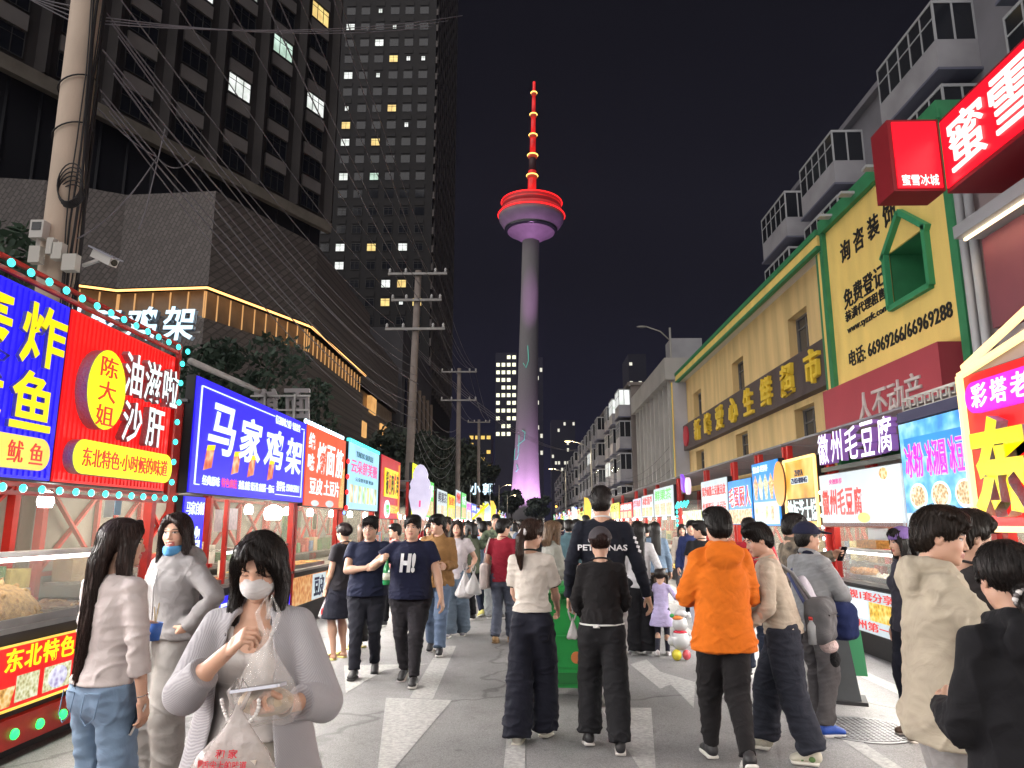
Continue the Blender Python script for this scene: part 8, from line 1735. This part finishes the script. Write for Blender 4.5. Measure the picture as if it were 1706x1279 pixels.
P = person('woman in a black sweatshirt with a beaded hair tie at the right edge', at(1684, 2.42), 8, 1.575, 'f', .98, top=('hoodie', (.010, .011, .013)), bottom=('pants', (.014, .014, .016)), shoes=SB, hair='lowtail', haircol=(.013, .010, .010), fringe=False, head=(-14, 8), res=.007, hres=.004, LH=(-.10, .26, 1.12), LP=(-.5, -.6, -1), RH=(.10, .26, 1.10), RP=(.5, -.6, -1), hem=.80, shoulder=.165, bulk=1.02)
mb = MB(); hc, MH = P['hc'], P['MH']
for i in range(14):
    q = i / 14 * 6.28; mb.ell((hc + MH @ A_(.036 * math.cos(q), -.108 + .004 * math.sin(2 * q), -.075 + .028 * math.sin(q))) * P['sc'], (.010,) * 3, mat('pearl_bead' if i % 2 else 'clear_bead', (.62, .60, .58) if i % 2 else (.12, .11, .11), .15), 8, 6)
mb.build('hair_tie', P['root'], True)
person('vendor in a purple cap working behind the tofu glass case', at(1513, 6.1), 88, 1.60, 'f', 1.0, top=('long', (.05, .05, .07)), bottom=('pants', (.02, .022, .035)), shoes=((.16, .10, .07), (.6, .55, .48)), hair='bob', cap=((.20, .13, .36), 'none'), head=(0, 6), res=.009, hres=.005)
# more of the crowd, each from a small kit of looks
crowd = [  # u, Y, yaw, H, sex, label, top, bottom, hair, head
 (872, 17, 5, 1.70, 'm', 'man in a grey blue tee walking away beyond the man in dark red', ('tee', (.15, .19, .27)), ('pants', BLK), 'short', (0, 0)),
 (901, 19, 0, 1.72, 'm', 'man in black far ahead of the ponytail woman', ('tee', BLK), ('pants', JEAN), 'short', (0, 0)),
 (935, 14.5, -4, 1.70, 'm', 'man in a dark plum jacket walking away beyond the green bin', ('jacket', (.035, .025, .04)), ('pants', BLK), 'short', (12, 0)),
 (950, 13.2, -2, 1.69, 'm', 'man in a teal waistcoat over a white shirt walking away', ('jacket', (.07, .13, .15)), ('slim', BLK), 'short', (0, 0)),
 (963, 14.0, 0, 1.70, 'm', 'man in a dark navy jacket next to the teal waistcoat', ('jacket', (.015, .02, .035)), ('pants', BLK), 'short', (-10, 0)),
 (1080, 16, 4, 1.62, 'm', 'dark haired person far behind the woman in the denim waistcoat', ('tee', (.05, .06, .06)), ('pants', BLK), 'short', (0, 0)),
 (1141, 15.5, 170, 1.62, 'f', 'woman in beige facing the viewer near the right stalls', ('long', (.40, .35, .30)), ('pants', DGREY), 'bob', (0, 0)),
 (773, 16.5, 178, 1.66, 'f', 'woman in black with a bob facing the viewer beyond the white tee', ('tee', BLK), ('pants', JEAN), 'bob', (10, 0)),
 (788, 17.5, 185, 1.64, 'f', 'woman in a red top facing the viewer deep in the crowd', ('tee', (.40, .03, .05)), ('pants', BLK), 'long', (0, 0)),
 (812, 18.5, 178, 1.68, 'm', 'man in grey facing the viewer deep in the crowd', ('tee', GREY), ('pants', JEAN), 'short', (-10, 0)),
 (846, 19, 175, 1.70, 'm', 'man in a pale shirt coming forward behind the camouflage jacket', ('tee', CREAM), ('pants', DGREY), 'short', (0, 0)),
 (858, 22, 4, 1.66, 'f', 'woman in lilac walking away in the far crowd', ('tee', (.40, .34, .5)), ('pants', BLK), 'long', (0, 0)),
 (712, 15, 176, 1.63, 'f', 'woman in a cream knit by the yellow lit stalls', ('long', CREAM), ('pants', BLK), 'long', (0, 0)),
 (655, 12.2, 120, 1.62, 'm', 'man in a straw hat colour cap near the red stall', ('tee', (.25, .10, .09)), ('pants', BLK), 'short', (0, 0)),
]
for u, Y, yw, H, sx_, lab, tp, bt, hr, hd in crowd:
    person(lab, at(u, Y), yw, H, sx_, 1.0, top=tp, bottom=bt, hair=hr, head=hd, res=.014, hres=.009, shoes=SW if sum(map(ord, lab)) % 2 else SB, feet=walk(.12, 1 if u % 2 else -1, 12))
rng = random.Random(21); protos = []
cols = [BLK, NAVY, WHT, GREY, (.36, .03, .04), (.10, .16, .26), CREAM, (.14, .15, .10), (.45, .20, .25), (.05, .05, .06)]
for k in range(15):
    sx_ = 'mf'[k % 2]; p = person('distant walker in the thick of the crowd', (0, 400 + k, -60), 0, 1.72 if sx_ == 'm' else 1.64, sx_, 1.0, top=(('tee', 'long', 'jacket', 'tee', 'hoodie')[k % 5], cols[(k * 7 + k // 10) % 10]), bottom=(('pants', 'wide', 'shorts', 'pants', 'skirt')[k % 5 if sx_ == 'f' else 0], (BLK, JEAN, DGREY, CREAM)[k % 4]), hair=('short', 'long', 'crop', 'bob', 'short', 'pony')[k % 6], res=.020, hres=.012, feet=walk(.12, 1 if k % 3 else -1, 12), group='far crowd', bulk=(1, .94, 1.15, 1.05)[k % 4], RH=((.1, .3, 1.15), None, (.2, .2, 1.0))[k % 3]); protos.append(p['root'])
def copy_tree(o, parent=None):
    c = o.copy(); COL.objects.link(c)
    if parent is not None: c.parent = parent
    for ch in o.children: copy_tree(ch, c)
    return c
used = set(); n = 0; pts = []
for k in range(230):
    Y = 18 + 70 * (k / 230) ** 1.15 + rng.random() * 2; x = rng.uniform(-2.9, 3.4)
    if Y < 26 and abs(x - .9) < .5: continue
    if any((x - a) ** 2 + (Y - b) ** 2 < .3 for a, b in pts): continue
    pts.append((x, Y)); q = rng.randrange(15); o = protos[q]
    if q in used: o = copy_tree(o)
    used.add(q); o.location = (x, Y, 0); o.rotation_euler = (0, 0, R((0 if rng.random() < .55 else 180) + rng.uniform(-25, 25))); n += 1
    s_ = rng.uniform(.95, 1.06); o.scale = (s_, s_, s_)
# leftovers: bags hung on stalls, folding floor sign
for o in bpy.data.objects:
    if o.name.startswith('plastic_bag') and o.type == 'EMPTY': bag_shape(o, .34, .22, .46 if o.name == 'plastic_bag' else .34, bagmat('white_carrier', (.55, .52, .51), .85), 31)
c = G(1398, 1168); t = thing('floor_sign', 'dark grey folding floor sign standing by the navy shoulder bag', 'sign', (c.x, c.y, 0), R(-20)); gm = mat('dark_plastic', (.055, .062, .068), .45, var=.15, vscale=4)
mb = MB()
for s in (-1, 1): mb.prism([(-.19, .03), (.19, .03), (.10, .74), (.06, .80), (-.06, .80), (-.10, .74)], gm, lambda a, b, k, s=s: (a, s * (.13 - b * .14) + k, b), .025)
mb.build('panel', t); mb = MB(); mb.bb((-.24, -.17, 0), (.24, .17, .035), mat('rubber_base', (.025, .025, .028), .6)); mb.build('base', t); mb = MB(); mb.prism([(-.12, .2), (.12, .2), (.09, .62), (-.09, .62)], mat('green_bin_liner', (.06, .30, .14), .5), lambda a, b, k: (a + .16, .20 + k, b), .02); mb.build('green_sheet', t)

# ------------------------------------------------------------------ smoky night air over the market
def haze():
    m = bpy.data.materials.new('haze'); m.use_nodes = True; N = m.node_tree.nodes; L = m.node_tree.links
    for n in list(N):
        if n.type == 'BSDF_PRINCIPLED': N.remove(n)
    v = N.new('ShaderNodeVolumePrincipled'); v.inputs['Color'].default_value = (.52, .54, .80, 1); v.inputs['Density'].default_value = HAZE; v.inputs['Anisotropy'].default_value = .2
    L.new(v.outputs[0], N['Material Output'].inputs['Volume'])
    mb = MB(); mb.bb((-700, -110, -1), (700, 700, 332), m); o = mb.build('haze'); o['kind'] = 'stuff'
HAZE = .00013
haze()
